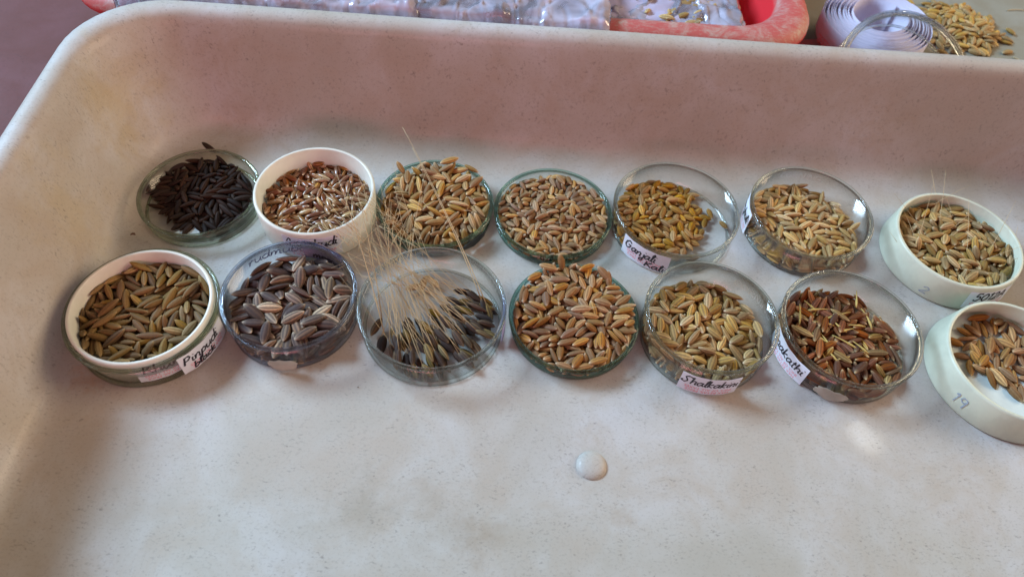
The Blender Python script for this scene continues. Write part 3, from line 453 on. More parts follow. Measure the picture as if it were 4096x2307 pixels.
-55,132,52,-240,126,54,1,-10,-76,39,-39,-83,63,9,164,59,40,-11,6,-32,3,-83,-245,27,40,233,150,10,71,213,41,-8,-10,135,3,-200,-46,33,-156,-229,-34,9,40,-101,41,19,-54,-211,9,79,16,52,184,156,140,3,-221,29,45,-23,-2,-261,9,-80,213,37,-97,56,-34,1,
2,-124,41,-113,-69,152,9,-17,89,37,106,82,257,0,-123,-95,50,25,-16,-187,10,116,13,46,12,-17,-64,5,177,122,52,-170,-201,27,3,147,-165,29,-3,50,-123,8,39,224,51,0,-10,70,0,58,-72,58,297,59,-39,11,209,-118,37,-60,1,-148,11,-82,-51,39,-278,107,-7,8,
-58,-182,47,78,53,264,9,37,190,58,293,105,-4,2,117,74,59,-71,11,84,9,67,-182,34,-57,-88,247,12,-22,-106,56,-3,-52,-262,8,-5,221,46,34,7,-230,3,-56,73,54,11,37,-140,0,-177,21,49,28,30,-45,8,157,35,48,-22,-84,257,0,-174,154,47,1,-39,2,5,
-161,113,58,22,-38,-66,0,185,-54,31,-14,-280,29,5,-223,-85,43,231,178,57,13,-23,149,66,-29,-78,243,2,-70,-84,52,-33,-18,-31,8,57,-123,45,-68,114,-176,10,-78,209,63,40,43,189,1,-112,9,42,97,-28,-35,4,188,65,59,-138,44,-44,13,-7,20,41,-83,34,-33,1,
50,-212,40,-44,-42,185,12,-38,-64,52,115,262,-28,8,49,-4,66,33,2,-263,10,260,-16,31,47,94,122,12,87,206,60,11,-4,130,13,115,100,64,231,95,5,1,-84,70,67,-172,-258,20,0,-21,241,54,278,102,71,4,-236,104,62,25,-57,-192,13,-149,-55,59,-3,-91,-230,10,
10,42,44,-39,13,-74,1,216,94,39,-81,-237,12,4,116,-189,42,46,61,-52,12,53,163,62,160,-161,-146,9,-253,11,28,105,-50,-130,12,-118,37,51,14,90,228,4,-150,208,39,-32,-53,37,3,-69,-148,45,284,-21,1,10,-142,-85,63,65,-48,-228,10,116,23,66,6,11,67,8,
-9,227,73,-214,143,21,13,171,45,69,-242,103,-62,12,105,-31,46,14,-302,66,0,-19,115,55,119,158,212,4,14,-257,29,-273,-14,-39,9,-121,-12,53,242,-59,-20,1,-77,-129,62,-34,2,215,13,211,-76,42,-287,-90,63,0,29,222,71,-8,-11,-185,10,-219,85,46,-194,-125,70,12,
64,106,66,-23,162,-185,5,-105,225,80,26,-45,83,13,-236,-45,48,62,-111,-158,8,146,-110,49,-27,-33,200,11,175,-5,60,87,254,61,11,-16,202,89,-131,-275,-45,10,239,97,59,-68,-12,-129,11,-105,55,58,171,-88,-57,9,-195,139,62,35,-22,-162,11,-170,-194,42,236,-90,-29,13,
60,132,67,-82,151,-201,10,109,180,64,176,-219,-49,10,-162,44,52,-46,-80,243,8,4,-58,85,172,-30,-51,12,142,-30,64,-198,160,-33,10,58,222,91,-108,210,-63,13,28,50,61,21,-46,-92,10,-196,-117,46,82,-170,248,11,-162,183,56,-80,134,257,13,135,62,77,9,37,131,8,
-112,97,78,-35,-32,169,9,25,-218,42,-13,133,-107,8,176,-71,57,132,-258,-8,9,-25,204,64,118,-51,-85,1,-178,133,81,40,38,4,13,-199,1,52,46,-29,259,8,-100,-36,78,-277,66,-36,9,1,90,64,44,-21,-228,4,86,180,81,40,-70,-216,9,7,2,64,92,-100,-156,12,
157,17,77,16,-3,-147,8,-159,-19,67,126,277,-44,9,-98,150,72,-28,4,-123,9,-77,-58,63,-40,16,111,9,138,183,64,-228,-148,50,4,92,-223,39,85,13,278,10,105,-76,50,-65,-62,69,9,-19,39,65,-111,280,-46,8,16,133,84,-24,-18,-186,13,80,-20,63,-28,1,39,11,
-260,-35,33,-155,126,-100,12,-164,164,81,-261,7,17,11,-23,-211,47,-72,-123,31,9,-66,108,80,-226,-206,21,9,175,107,75,-9,13,101,10,63,72,73,-200,-74,83,12,-18,-44,61,-255,155,-55,8,101,229,88,20,-38,-2,13,-217,54,62,90,-229,-69,11,246,-11,54,69,-46,-202,13,
223,-57,59,-245,57,34,10,13,-113,68,-32,116,-267,13,-104,30,79,41,71,-236,10,119,-147,48,174,-146,-49,12,-28,103,79,77,11,108,11,224,44,78,-81,181,-241,12,-47,202,77,-175,85,-55,13,154,185,79,-19,77,-126,9,78,32,84,-312,0,7,9,-172,81,63,29,23,-33,11,
162,-178,44,-230,150,106,9,-44,-103,76,-12,1,30,9,25,-17,79,-148,252,19,12,40,172,90,45,-21,-96,8,-105,193,87,96,166,225,9,229,127,69,135,-125,-30,8,109,-24,83,269,-52,-8,10,-36,56,71,115,-172,-189,3,228,24,67,133,25,39,12,-52,157,90,48,238,175,9,
-31,-175,60,71,49,103,13,175,151,81,-19,-33,88,9,-157,36,81,-24,-149,-255,8,-31,0,65,200,64,45,8,72,-50,72,5,-267,-84,11,99,106,87,49,53,81,10,-23,-19,80,-50,186,-168,10,-138,117,85,40,-34,-188,13,142,129,85,17,-46,-137,8,220,-89,58,28,57,-101,11,
-112,-130,64,-174,205,-7,13,32,225,101,-29,254,-57,9,79,-160,58,-117,-62,75,9,-162,14,72,38,146,227,12,-37,36,89,-12,88,-192,9,212,110,70,-92,-157,102,12,-71,9,68,-181,199,36,8,-194,-71,55,15,42,139,8,31,-177,60,-89,140,-238,12,-172,106,92,75,19,176,8,
91,-81,71,-101,230,-97,13,51,87,86,81,-81,-250,8,-74,200,89,102,68,199,8,224,-26,72,209,-93,-52,8,-90,102,95,108,-74,-120,13,120,0,89,4,94,274,11,130,-224,41,88,-238,103,10,25,79,98,126,-148,-121,13,-231,-12,60,-54,22,284,12,124,168,91,-68,276,76,10,
-5,166,96,32,288,83,10,-1,48,85,-30,4,122,9,-145,-176,44,5,8,-49,9,-55,252,71,112,124,-51,13,-28,-250,45,8,84,267,13,-187,-139,44,-50,-48,28,8,207,76,76,107,-75,-24,8,-50,72,91,-56,-76,113,8,-166,57,74,181,13,-9,12,104,-107,60,1,77,-238,11,
110,74,88,-36,6,-220,12,-154,148,102,206,-193,-40,9,-127,78,95,144,-132,-139,8,196,143,100,-112,271,48,9,-92,-12,75,-29,-142,219,9,191,-94,70,-253,161,44,12],
4: [-121,168,23,233,-193,-24,11,-68,246,22,276,121,11,3,146,-14,22,-30,-3,7,5,38,-147,22,-204,-207,29,1,62,190,21,-169,243,-38,4,-191,-92,22,-242,158,-26,2,73,-27,22,-27,-16,92,1,-93,-114,22,-274,-77,9,5,-73,-197,22,2,-44,-291,5,140,194,23,118,-200,-116,0,
146,-170,22,255,-150,-13,2,-229,-35,21,-18,-30,192,0,33,43,22,-21,28,-196,5,16,-212,22,28,13,83,5,147,-103,21,16,35,239,4,92,211,21,-230,-175,24,0,-7,83,22,-27,17,-121,2,13,-265,23,-207,21,-16,8,-134,-116,22,-269,-104,12,2,17,-32,23,-250,158,0,3,
-40,146,23,24,21,84,3,111,-118,21,-24,-21,129,4,-50,-214,23,62,-242,-141,0,-196,97,22,-183,235,-40,1,166,80,25,182,229,75,5,-71,-43,22,-267,-102,14,2,57,130,24,-32,-35,267,5,249,58,21,268,-98,-12,4,203,0,23,240,-149,-8,2,203,168,22,15,36,242,2,
-173,-48,22,-28,15,-110,3,104,-43,24,-197,-228,-22,5,-182,39,22,5,-42,-276,5,71,-241,25,-77,98,-190,11,50,-82,23,-290,101,16,1,111,6,21,-284,-3,-2,0,-69,150,22,-27,-17,108,2,-202,-38,23,204,-186,-2,0,162,185,22,-26,-17,106,3,25,157,25,-38,158,269,0,
-132,-183,22,-19,31,-216,1,63,31,22,4,-11,-214,3,-6,246,31,104,-7,99,2,-145,215,22,152,-253,-37,1,253,-68,21,28,13,95,8,133,97,23,-244,147,-14,1,206,77,21,-263,-111,15,4,-3,131,23,-46,302,47,2,-201,-124,22,27,-16,-97,10,-103,100,22,4,45,304,2,
-138,139,24,179,205,89,0,-129,-138,34,-241,-176,-6,10,119,217,23,-202,197,-14,2,-52,195,22,126,277,34,0,56,-202,23,-8,-11,159,5,-1,199,22,0,-45,-299,3,-237,62,24,36,-16,37,5,147,38,21,-283,-25,1,0,-42,-125,28,-6,-41,64,5,-255,-41,23,-3,-11,-94,3,
155,-137,21,-280,53,-11,0,-153,-33,21,18,32,218,4,-123,-59,24,-83,83,-146,3,-248,-92,22,22,26,184,9,36,115,28,-9,260,47,0,-107,246,27,-71,160,-239,1,-77,-245,23,38,72,215,12,-166,177,26,59,-26,0,5,-235,17,22,29,-8,-39,2,-185,-16,35,-25,-13,-5,1,
-66,1,22,-30,1,-20,1,-30,119,35,23,-9,-146,0,-164,-106,28,93,117,129,0,-7,-49,22,-13,-36,231,5,123,-34,35,-73,95,-26,4,47,215,26,150,158,70,5,-127,72,21,280,61,11,4,101,-210,24,-178,160,-78,0,-70,-103,41,287,8,-12,13,-215,157,23,-76,-52,103,4,
13,-134,22,-215,222,2,0,5,-176,24,49,-281,28,0,-35,-23,37,-10,2,57,5,189,-35,22,304,6,3,0,110,-174,22,-262,117,-20,2,86,-112,24,-190,-96,53,2,-178,-43,42,-2,-27,-306,10,-92,124,31,-186,68,-120,4,87,176,30,-204,97,12,3,-86,-142,24,276,90,46,1,
176,162,30,54,35,-210,4,15,177,25,-7,155,264,2,-144,-90,27,150,155,45,4,-33,210,35,34,42,48,0,219,-151,42,90,-222,-72,11,-125,-3,22,91,-287,51,4,5,267,24,117,5,13,0,244,-40,30,-35,74,232,3,-225,-124,26,-99,-156,107,12,135,164,40,193,-218,-53,1,
-16,-214,21,-22,27,-190,0,-3,19,22,-20,30,-204,5,62,-146,32,-226,102,44,3,-17,-149,38,172,-238,-47,13,-51,103,21,-30,5,-47,4,98,-72,37,35,47,239,5,73,72,41,-155,-205,46,5,175,-172,25,204,-63,-63,10,152,14,28,-11,-276,21,5,204,107,22,-28,-11,60,2,
120,115,42,193,198,55,1,-120,-237,25,-103,29,-30,10,-157,81,22,-27,-15,89,1,-227,94,29,48,271,-29,13,160,-32,36,-18,72,-238,4,-226,-9,44,-23,-85,-231,11,165,-89,27,284,-112,-58,11,-49,72,24,4,-270,158,1,104,6,45,-94,227,177,9,-86,-23,29,-286,-80,-59,3,
-176,41,45,-19,269,-160,1,-236,129,36,-32,176,-60,8,71,-108,47,-243,-97,-66,11,-85,178,22,-24,-21,132,3,113,-147,36,297,39,-8,3,126,-71,42,41,46,196,10,12,-49,39,269,-105,-23,4,246,108,24,121,183,126,4,-210,49,24,-108,-16,63,4,41,-245,21,-19,-29,183,8,
108,191,35,-155,-240,32,3,18,-143,41,73,-193,-160,12,-99,-174,28,-277,12,64,1,222,-57,28,179,204,123,1,-97,69,31,25,77,46,0,210,-156,23,-253,-155,44,9,-15,-267,42,65,174,-150,13,-65,-58,38,2,106,-255,8,-242,46,37,26,-27,40,12,-63,-178,37,8,59,232,10,
-185,126,35,-39,5,-249,0,90,-178,35,304,-54,49,1,-14,72,41,187,209,80,5,-182,-195,22,26,56,228,12,-10,159,36,-1,20,245,1,-258,-18,38,154,-238,-14,11,-110,-14,35,7,-35,-233,0,262,-12,32,-22,-69,-173,5,82,150,27,42,266,-127,3,135,-13,42,-28,58,245,8,
-14,201,47,272,-84,-67,10,35,-86,41,-7,-6,293,3,239,-105,26,-187,-89,22,1,137,-170,41,24,-7,99,10,-266,14,32,224,-186,-116,8,-155,-174,24,-150,181,-123,4,88,-253,31,0,-191,-136,8,98,26,34,6,5,26,5,-38,240,22,20,-28,-177,2,265,30,38,-188,-207,61,4,
-46,11,46,-11,7,139,5,59,149,42,-18,3,-125,12,-65,87,38,-2,-305,72,5,-42,-241,28,-200,219,71,13,-164,23,37,-17,-54,-281,4,-202,136,25,-52,104,-206,5,95,-31,48,-135,115,-70,4,161,190,43,38,3,144,10,182,9,39,223,102,19,11,227,75,36,7,-3,61,2,
-107,154,38,-23,15,-191,13,50,261,46,-262,24,-3,11,74,-76,29,-166,-227,136,4,108,216,55,-65,-41,157,10,31,140,46,-26,-61,83,13,44,-187,40,-32,136,235,8,-147,-66,39,-140,209,-108,10,-61,47,37,37,-4,66,1,180,-67,30,-30,65,-76,3,-60,244,41,-177,-210,25,8,
-218,-87,31,-33,65,190,10,13,214,40,-22,-71,250,5,-101,-76,42,-31,6,-25,4,45,73,38,233,153,2,1,-255,87,37,-16,143,-106,12,-99,-141,42,3,21,177,11,3,-48,60,-94,-16,29,13,-58,-258,46,-17,-257,-134,9,-56,113,40,-7,-40,-39,0,-157,184,53,-89,59,-98,9,
160,136,38,18,-25,-273,2,164,34,41,-70,9,21,1,-55,-128,46,62,-9,-5,12,-1,112,39,6,21,-118,5,19,-23,43,-8,-15,243,10,126,-224,21,-20,29,-202,12,-94,36,48,-310,46,-16,11,-77,219,38,-25,-62,208,11,-76,130,48,-36,51,184,11,200,-117,22,110,-278,-41,1,
-238,22,45,48,-276,-54,13,34,238,41,2,293,-104,2,246,28,23,-29,18,-5,1,225,142,50,124,232,95,10,-204,-147,34,-159,213,52,13,20,-248,35,55,285,-107,0,-97,-46,42,-21,45,-276,9,-189,186,40,-36,-15,75,9,-117,-215,28,139,-31,20,1,67,-166,46,-17,-36,1,13,
17,-109,40,84,12,-27,2,210,-78,34,-69,-76,193,10,24,96,50,28,-259,-108,3,67,-211,42,46,10,-7,13,-150,69,41,265,-122,-49,9,-154,-150,39,23,221,-16,10,-105,206,26,-50,50,266,0,190,83,39,-196,193,-42,5,102,-122,40,-280,-36,11,13,252,2,48,-101,-63,260,10,
-18,-210,41,153,260,35,10,-95,74,56,278,138,1,12,34,19,38,-129,-178,47,8,-101,-188,49,270,-38,-60,13,-42,-72,44,42,-2,50,1,-200,5,52,249,-95,-36,9,165,-212,24,62,-127,-231,12,-180,-84,41,159,-268,38,11,50,-51,34,-46,-22,200,0,-117,224,41,-230,-86,-17,8,
100,65,47,-1,19,-95,4,-138,23,54,13,-57,-298,10,-27,247,45,74,-110,-202,13,-102,118,50,115,-62,-242,8,13,52,40,-186,-217,16,0,-60,-153,44,-46,-50,-276,10,84,248,23,-33,45,-308,4,227,-13,40,-7,-18,-108,2,-40,185,48,62,130,-211,9,-28,-92,47,-50,13,-298,4,
-168,158,34,138,24,-108,0,134,-48,53,-93,-244,54,10,151,115,50,-285,40,45,12,49,117,58,-43,19,-20,13,-86,11,43,222,18,-38,2,-137,-187,43,-276,75,11,10,95,110,46,140,-97,-76,5,47,2,47,72,-162,-130,4,-32,-112,59,-37,-246,-161,10,133,-209,44,-136,-253,-122,9,
129,201,45,130,123,23,12,-108,-108,57,-262,-163,-18,10,196,-22,42,-3,17,-182,11,-70,-14,56,16,-9,155,13,-55,156,44,116,-227,127,12,234,-80,49,-48,20,-91,13,-185,-191,41,-44,24,-74,11,-68,-222,43,-215,219,54,11,-125,192,41,-19,61,288,2,-128,85,53,24,29,25,13,
95,-193,56,25,253,98,9,29,-157,48,158,37,110,9,29,68,57,31,-109,-199,10,-147,-25,53,74,0,-46,13,208,117,46,-107,-247,-1,11,153,-117,40,30,-17,-148,12,-129,-4,57,-309,7,51,12,-86,163,49,-35,55,45,10,-17,14,45,231,-200,44,1,77,50,56,-74,-254,-71,8,
0,215,60,-167,-256,11,11,-136,53,59,-19,79,70,11,-64,65,54,-39,-16,36,11,69,-12,45,-218,210,37,13,85,234,62,12,45,178,11,235,49,40,26,-64,-239,10,-212,-73,45,252,-120,45,13,-23,-245,42,22,-214,85,8,37,42,61,68,-243,-35,11,-16,-152,57,-131,-263,38,12,
-206,139,48,-34,-29,100,13,-122,-96,42,-74,-27,-297,10,186,101,59,-1,26,204,13,63,-74,53,-287,33,18,8,106,154,51,19,-28,-166,10,170,56,54,0,94,-269,13,-159,-122,51,-36,9,-28,11,-137,136,48,-18,-28,-108,11,14,-16,65,-58,-21,-115,11,2,-188,44,-74,-275,33,11,
-24,46,56,-14,-205,221,11,157,-79,54,21,-269,-85,13,-240,-42,43,-34,10,-247,11,-106,-28,60,128,-248,-44,11,54,217,55,-16,72,-157,13,100,29,55,-34,40,-275,10,-193,63,41,-118,235,-147,8,-149,-217,49,275,-55,-54,11,197,-140,36,169,53,42,12,243,-16,59,-3,1,228,10,
114,-158,56,-80,93,-118,8,-145,216,47,-92,-8,293,8,60,-148,60,209,-226,29,11,-164,35,68,147,-202,-40,9,213,17,53,219,31,-15,12,-37,-41,56,18,-114,-268,8,-6,158,59,160,150,79,11,-81,194,50,17,21,235,9,-71,-84,58,-37,-9,118,11,57,29,62,-171,-62,6,8,
138,-131,54,-147,193,-96,9,197,-102,41,102,286,-17,10,132,-3,60,209,117,-6,10,142,71,61,-226,-61,11,13,-177,-151,40,111,-103,-124,9,64,-47,54,-2,-4,307,10,13,-228,48,74,76,19,13,-195,108,58,-26,-19,-228,9,-182,-69,59,-26,14,-135,9,83,168,54,-39,65,-186,11,
166,163,53,76,13,-13,11,-44,108,64,-239,145,-20,11,90,233,40,-235,-72,72,12,-21,-75,67,176,4,39,11,-118,-14,72,261,103,23,12,85,131,65,247,174,-13,8,83,74,67,215,-28,14,10,-248,-83,44,-210,71,-59,8,214,-23,59,155,226,116,13,138,226,51,-36,67,230,13,
18,252,58,11,69,-298,9,-105,180,62,7,-23,25,11,19,-191,60,55,55,192,13,167,13,58,131,-255,-51,12,-162,136,49,124,-110,-154,8,43,-100,60,49,290,24,9,-223,-147,47,81,-76,-65,10,-35,144,51,142,-276,-1,8,168,-193,42,151,1,43,10,199,-72,54,-49,31,-158,10,
-37,-5,64,22,-41,230,9,-179,75,60,88,133,97,11,77,-27,66,-306,51,-39,9,15,161,51,-74,-26,147,11,12,-71,55,284,95,21,9,-2,-6,79,-37,279,-115,12,40,-262,54,-5,98,-277,11,-188,19,62,-67,-223,129,11,-18,69,64,48,24,23,12,-204,-29,55,-79,2,13,10,
176,-130,41,-82,-12,142,8,-208,167,58,18,-60,-209,8,208,151,66,-204,135,-64,13,170,-49,62,244,70,1,13,146,141,55,-10,-17,302,8,128,96,65,11,10,21,13,-47,170,62,-249,-5,-8,8,207,50,50,-26,70,-219,12,-41,-166,55,-222,210,53,8,101,-66,58,54,17,132,12,
-2,15,66,-98,2,22,8,-89,34,69,29,-23,-141,13,-169,-169,60,-262,-163,-12,13,-100,-239,43,23,18,-83,11,-226,85,52,132,213,68,13,44,95,71,-292,8,-6,11,30,194,60,120,122,189,10,3,63,73,39,18,62,8,257,43,58,-132,-94,114,11,59,-237,46,12,270,17,10,
149,33,69,-83,-110,243,10,238,107,66,105,237,-143,8,-188,140,64,-66,100,-227,12,111,125,67,-137,273,-15,12,113,-235,43,-3,222,-219,11,232,-124,51,-245,-63,92,12,-249,-1,59,68,-248,-150,9,-57,-35,73,56,-200,-198,13,-66,-236,59,3,99,-270,12,5,-101,67,100,-34,-17,11,
-91,-144,63,216,191,-25,13,118,-100,53,-131,-33,-39,8,-146,105,61,-78,201,173,11,-66,86,72,9,-19,101,9,-12,104,65,-32,-44,-91,13,242,-55,61,-50,50,-305,9,116,35,72,-123,-276,-13,11,38,222,74,-17,-17,216,11,-135,-69,60,23,53,196,13,96,13,72,-203,173,31,11,
-36,28,64,85,14,-4,8,44,-42,73,-6,13,-182,9,232,89,55,239,85,-14,9,-61,224,59,25,-116,-237,8,58,179,57,124,50,251,8,241,67,58,-127,-16,91,10,-43,-208,56,-18,27,-86,11,9,-127,61,-47,23,37,13,-255,59,50,-129,158,-193,11],
5: [1,41,21,18,-28,-186,4,124,-82,26,33,-259,-147,13,-76,-55,22,28,4,39,3,-223,140,23,1,-42,-294,5,84,165,22,23,-20,-130,11,-58,123,25,-3,-155,-272,0,-212,-143,21,-24,19,-141,4,-245,26,23,-3,-310,-44,5,-8,155,22,8,-37,-255,0,-108,-128,21,152,258,38,4,
29,114,23,-19,29,-209,1,56,-19,22,275,83,13,0,8,-102,21,22,-21,-138,4,99,70,25,-121,-200,112,8,-218,-41,22,-263,-114,12,2,-42,-76,22,-230,-177,23,2,119,24,22,277,-72,-8,10,-156,203,23,-4,-1,-65,5,-69,29,26,-21,274,-95,2,-10,91,23,244,157,24,5,
-233,-13,24,245,159,56,4,-36,186,22,-24,20,-151,2,-51,-185,21,54,303,44,12,-145,244,31,-115,-67,16,2,62,58,22,5,-309,-44,0,-223,164,31,179,71,-10,1,-70,-98,22,23,23,169,0,-268,-25,25,-198,82,-50,10,-86,233,23,123,-272,-38,1,-42,-20,23,-20,310,-44,5,
133,130,23,6,42,298,9,35,-81,22,-28,8,-68,11,-248,-128,22,24,-18,-115,11,-27,-166,26,-209,21,4,9,-101,-96,24,-74,39,-98,0,44,84,23,-12,37,-263,1,-193,-60,21,-22,24,-177,4,-68,161,27,38,-88,-153,3,74,243,24,-34,-11,162,11,-22,-47,35,-12,18,-39,5,
-250,61,24,-285,-13,-22,5,-70,82,34,-36,54,-200,4,-180,-148,22,16,-30,-201,0,15,135,33,-49,-4,125,0,151,93,23,27,11,86,13,101,1,23,-275,83,-14,9,-257,-68,30,49,-23,103,13,34,272,23,-28,6,-55,1,-69,-73,41,-141,-275,-14,11,-281,36,39,-117,-80,149,8,
-126,-26,22,20,26,191,3,-219,-76,28,216,-196,-94,4,41,217,22,283,-40,-3,0,-130,24,40,179,174,92,1,-163,45,34,89,59,-259,1,-23,92,41,-17,-21,-139,10,-21,-104,23,-20,-24,133,1,-104,143,26,-54,79,-209,5,58,34,24,-8,-115,272,4,-113,-58,38,137,-275,-22,1,
-268,89,42,-120,-97,120,2,-267,3,26,-65,-124,235,0,-177,222,44,-117,-56,38,9,-197,33,26,23,104,209,2,-94,-23,25,48,-4,134,4,-145,-186,25,45,75,201,13,59,8,29,35,264,-66,9,103,110,22,-271,96,-16,0,-267,-89,46,-46,68,-106,11,43,-123,21,134,269,39,12,
-14,187,31,-166,-109,132,3,-105,75,42,35,-10,90,2,-165,129,27,-77,-103,202,1,5,160,41,-22,32,-239,0,-133,-134,28,-165,210,-6,13,64,135,23,-225,187,-29,1,52,-63,26,-101,36,-78,9,-93,47,44,222,130,109,0,-13,47,35,-20,-26,102,2,-181,-61,38,-272,40,73,1,
-232,13,44,4,-26,-211,9,-46,249,25,104,-216,-122,3,-64,276,29,-136,17,28,1,-149,72,36,151,255,90,1,51,186,28,-185,-95,15,9,-60,61,42,137,-249,-74,1,-243,105,42,-26,37,-142,2,-192,-176,38,28,8,107,8,-49,-132,25,21,18,-176,9,-210,-7,41,-251,-169,-4,0,
-164,191,42,58,-20,-188,9,94,-55,23,17,-29,-197,13,17,-38,43,29,8,174,13,-191,44,41,131,278,-49,4,-37,48,48,-218,214,54,4,-183,109,41,-54,26,185,2,-162,-108,31,231,-183,-14,9,6,-189,22,98,-284,-39,8,13,195,23,-36,-18,203,0,-108,-4,42,-164,236,-29,0,
-119,233,45,27,-273,-102,13,106,237,21,-134,269,-39,12,75,-32,32,179,-238,-86,8,-40,139,36,100,236,10,0,56,69,42,2,78,300,13,-30,-99,46,39,10,234,9,-46,-214,22,-3,-310,-44,10,-248,67,58,42,-170,217,13,-30,239,39,62,37,124,13,-125,134,48,-273,-130,-19,3,
-222,126,45,77,72,227,2,-176,-14,42,-265,-157,-18,5,54,169,40,-255,-52,11,10,-191,-118,28,-41,17,142,11,-66,17,47,-240,45,7,12,39,-7,41,160,233,66,9,186,61,21,-5,-40,277,12,-113,-175,23,-218,196,-30,9,16,41,37,109,-199,-96,8,-69,-19,41,273,113,4,8,
-150,-64,47,157,242,75,11,6,124,55,84,283,41,11,-198,139,44,136,-206,1,0,-132,67,57,36,-2,-50,3,-82,193,27,-59,1,-200,0,45,-179,23,26,16,123,9,99,-113,23,63,300,43,13,-134,-33,48,-56,-7,-130,13,-2,97,51,216,-23,-102,11,23,-105,43,-47,132,-242,8,
-235,-104,37,-163,-228,34,3,-211,91,48,65,13,-67,2,-27,2,53,-293,-54,-2,12,-115,93,59,229,-26,71,13,-91,-207,26,-65,96,-149,10,-55,202,40,-211,64,-78,12,-192,173,46,-121,-210,125,13,-98,215,47,85,53,49,9,24,195,45,-61,8,55,10,-203,-104,41,169,-254,51,9,
7,-149,23,282,-55,-20,10,-101,-73,53,-127,-221,-69,9,89,35,42,3,-1,273,13,-198,46,65,-200,-81,-21,8,-141,-238,22,-267,107,-18,11,-14,39,59,154,-259,58,11,-261,-14,54,-201,44,-58,13,-98,59,72,-40,87,-216,11,-57,179,46,144,-61,-46,12,-56,71,65,28,16,-174,12,
-185,66,55,-174,18,20,1,-178,-197,23,-22,25,-183,9,56,105,42,163,241,-52,9,-7,-20,60,26,-40,22,13,-113,-31,60,72,122,251,12,-215,-37,53,106,-293,-28,11,78,-138,25,-85,43,-93,9,151,-43,22,27,12,95,8,1,-224,22,-270,-96,11,11,-162,165,53,-110,-219,-23,8,
17,225,38,-37,47,305,10,-97,123,54,-117,-45,-214,3,-155,30,57,35,-6,-72,9,-86,-130,39,73,-298,41,9,141,216,21,-10,-308,44,12,50,30,46,1,-19,-96,12,-41,-32,61,79,232,127,10,-244,43,43,60,-72,-299,0,-177,-86,53,-56,32,-32,13,24,-137,35,25,35,273,12,
-166,133,56,67,28,52,3,-80,258,46,-8,-195,242,11,-265,13,61,-53,85,85,9,14,259,43,-19,-30,-301,8,-182,109,71,4,36,-63,12,-82,-22,62,148,187,6,13,10,123,75,-19,308,42,12,-81,-158,39,247,28,1,13,38,-41,54,-21,52,-118,11,-108,181,52,-43,88,-225,8,
-185,17,62,19,-35,116,9,-57,101,52,249,-72,-9,8,-223,-82,53,-41,2,-65,8,-144,-6,61,14,-206,-191,13,124,-43,26,121,-165,-122,8,24,64,62,4,-34,254,13,-86,172,55,-18,111,-117,13,-243,-100,60,9,-38,224,11,-126,-122,54,-242,133,-23,9,115,194,22,42,306,44,11,
0,-71,47,44,21,-126,11,-207,86,72,16,-31,12,10,-163,-150,45,235,-66,-54,13,-135,137,68,-288,-85,13,12,-35,147,61,-55,165,210,12,-78,41,71,14,46,-225,9,100,-23,43,-40,56,-191,9,-229,-144,45,121,-17,-43,11,-136,53,74,-112,132,-55,12,87,110,39,-41,-51,96,10,
-258,40,65,-48,267,-122,13,-28,-139,43,-82,-296,-64,9,-236,121,68,19,-3,-306,9,-116,-97,49,-60,-155,138,8,-156,33,78,-18,22,-135,10,-210,154,61,-47,-21,-66,10,-223,-174,34,163,-16,-117,9,-224,59,79,-4,33,219,8,-7,-107,58,-27,-27,150,12,0,235,56,2,13,313,11,
-135,105,69,-60,-45,-49,13,-47,33,68,166,-227,-77,13,142,45,27,-28,-147,-254,11,78,-248,22,-28,-2,4,11,-180,-59,63,-90,-269,67,9,-266,-43,52,-42,-44,-72,13,-17,-187,38,-57,294,-15,8,113,166,31,124,23,144,8,-119,19,71,-31,-178,-124,9,-140,202,60,-226,-180,-1,12,
116,81,36,-4,-26,202,8,-86,-252,22,122,-272,-37,8,-249,92,73,-9,249,-122,10,-157,99,81,-26,-39,159,12,-62,232,58,-234,-127,4,13,62,-98,46,63,30,222,11,-55,126,55,-68,-13,-37,9,-25,209,54,288,-8,-52,13,-205,197,68,171,77,44,11,-44,-59,49,-190,65,-39,9,
-220,-10,65,225,163,-34,10,54,143,46,44,21,2,9,-159,-35,67,258,-27,20,10,-152,-128,54,107,-40,-81,9,274,20,22,253,-137,-17,8,-103,-5,70,5,-139,-178,9,21,17,56,-166,253,-42,8,-75,-102,48,-13,254,139,8,-74,145,65,245,134,-9,9,77,-71,43,20,26,216,11,
87,-209,22,-285,-23,1,11,-225,25,67,-32,265,132,8,-129,178,71,7,-12,85,13,214,93,21,-182,-230,31,12,-190,-9,74,12,-21,113,8,176,20,23,-8,35,-180,8],
6: [-116,21,24,-8,-41,-230,2,40,-230,22,107,274,39,3,-195,-131,23,254,-113,8,0,103,27,22,-21,30,-198,1,-240,-51,22,52,-300,-46,10,-84,-153,22,-173,238,-38,3,-159,-159,24,88,77,132,3,-12,12,22,-22,-27,167,1,-123,-241,22,-271,89,-16,9,151,-143,21,-149,-254,38,0,
80,-18,22,30,-6,-27,5,-18,-103,21,-37,-303,47,0,19,-243,21,30,-10,-58,4,54,213,21,17,-34,-216,4,127,100,22,10,43,275,5,-177,173,21,-60,-297,46,0,-254,43,21,12,-38,-242,0,-46,-217,22,3,-5,-176,3,239,19,22,279,-49,-6,2,108,-217,22,28,17,116,2,
-216,145,25,-16,141,-228,2,-229,22,22,-23,27,-180,1,-23,-238,26,95,80,163,3,102,207,24,36,-136,-227,3,-231,-147,23,-69,-107,183,8,133,39,24,-221,-174,12,5,-95,207,22,25,-22,-136,3,-89,13,24,-177,-121,70,5,-175,117,25,-207,181,-2,4,53,-145,22,273,-77,-10,1,
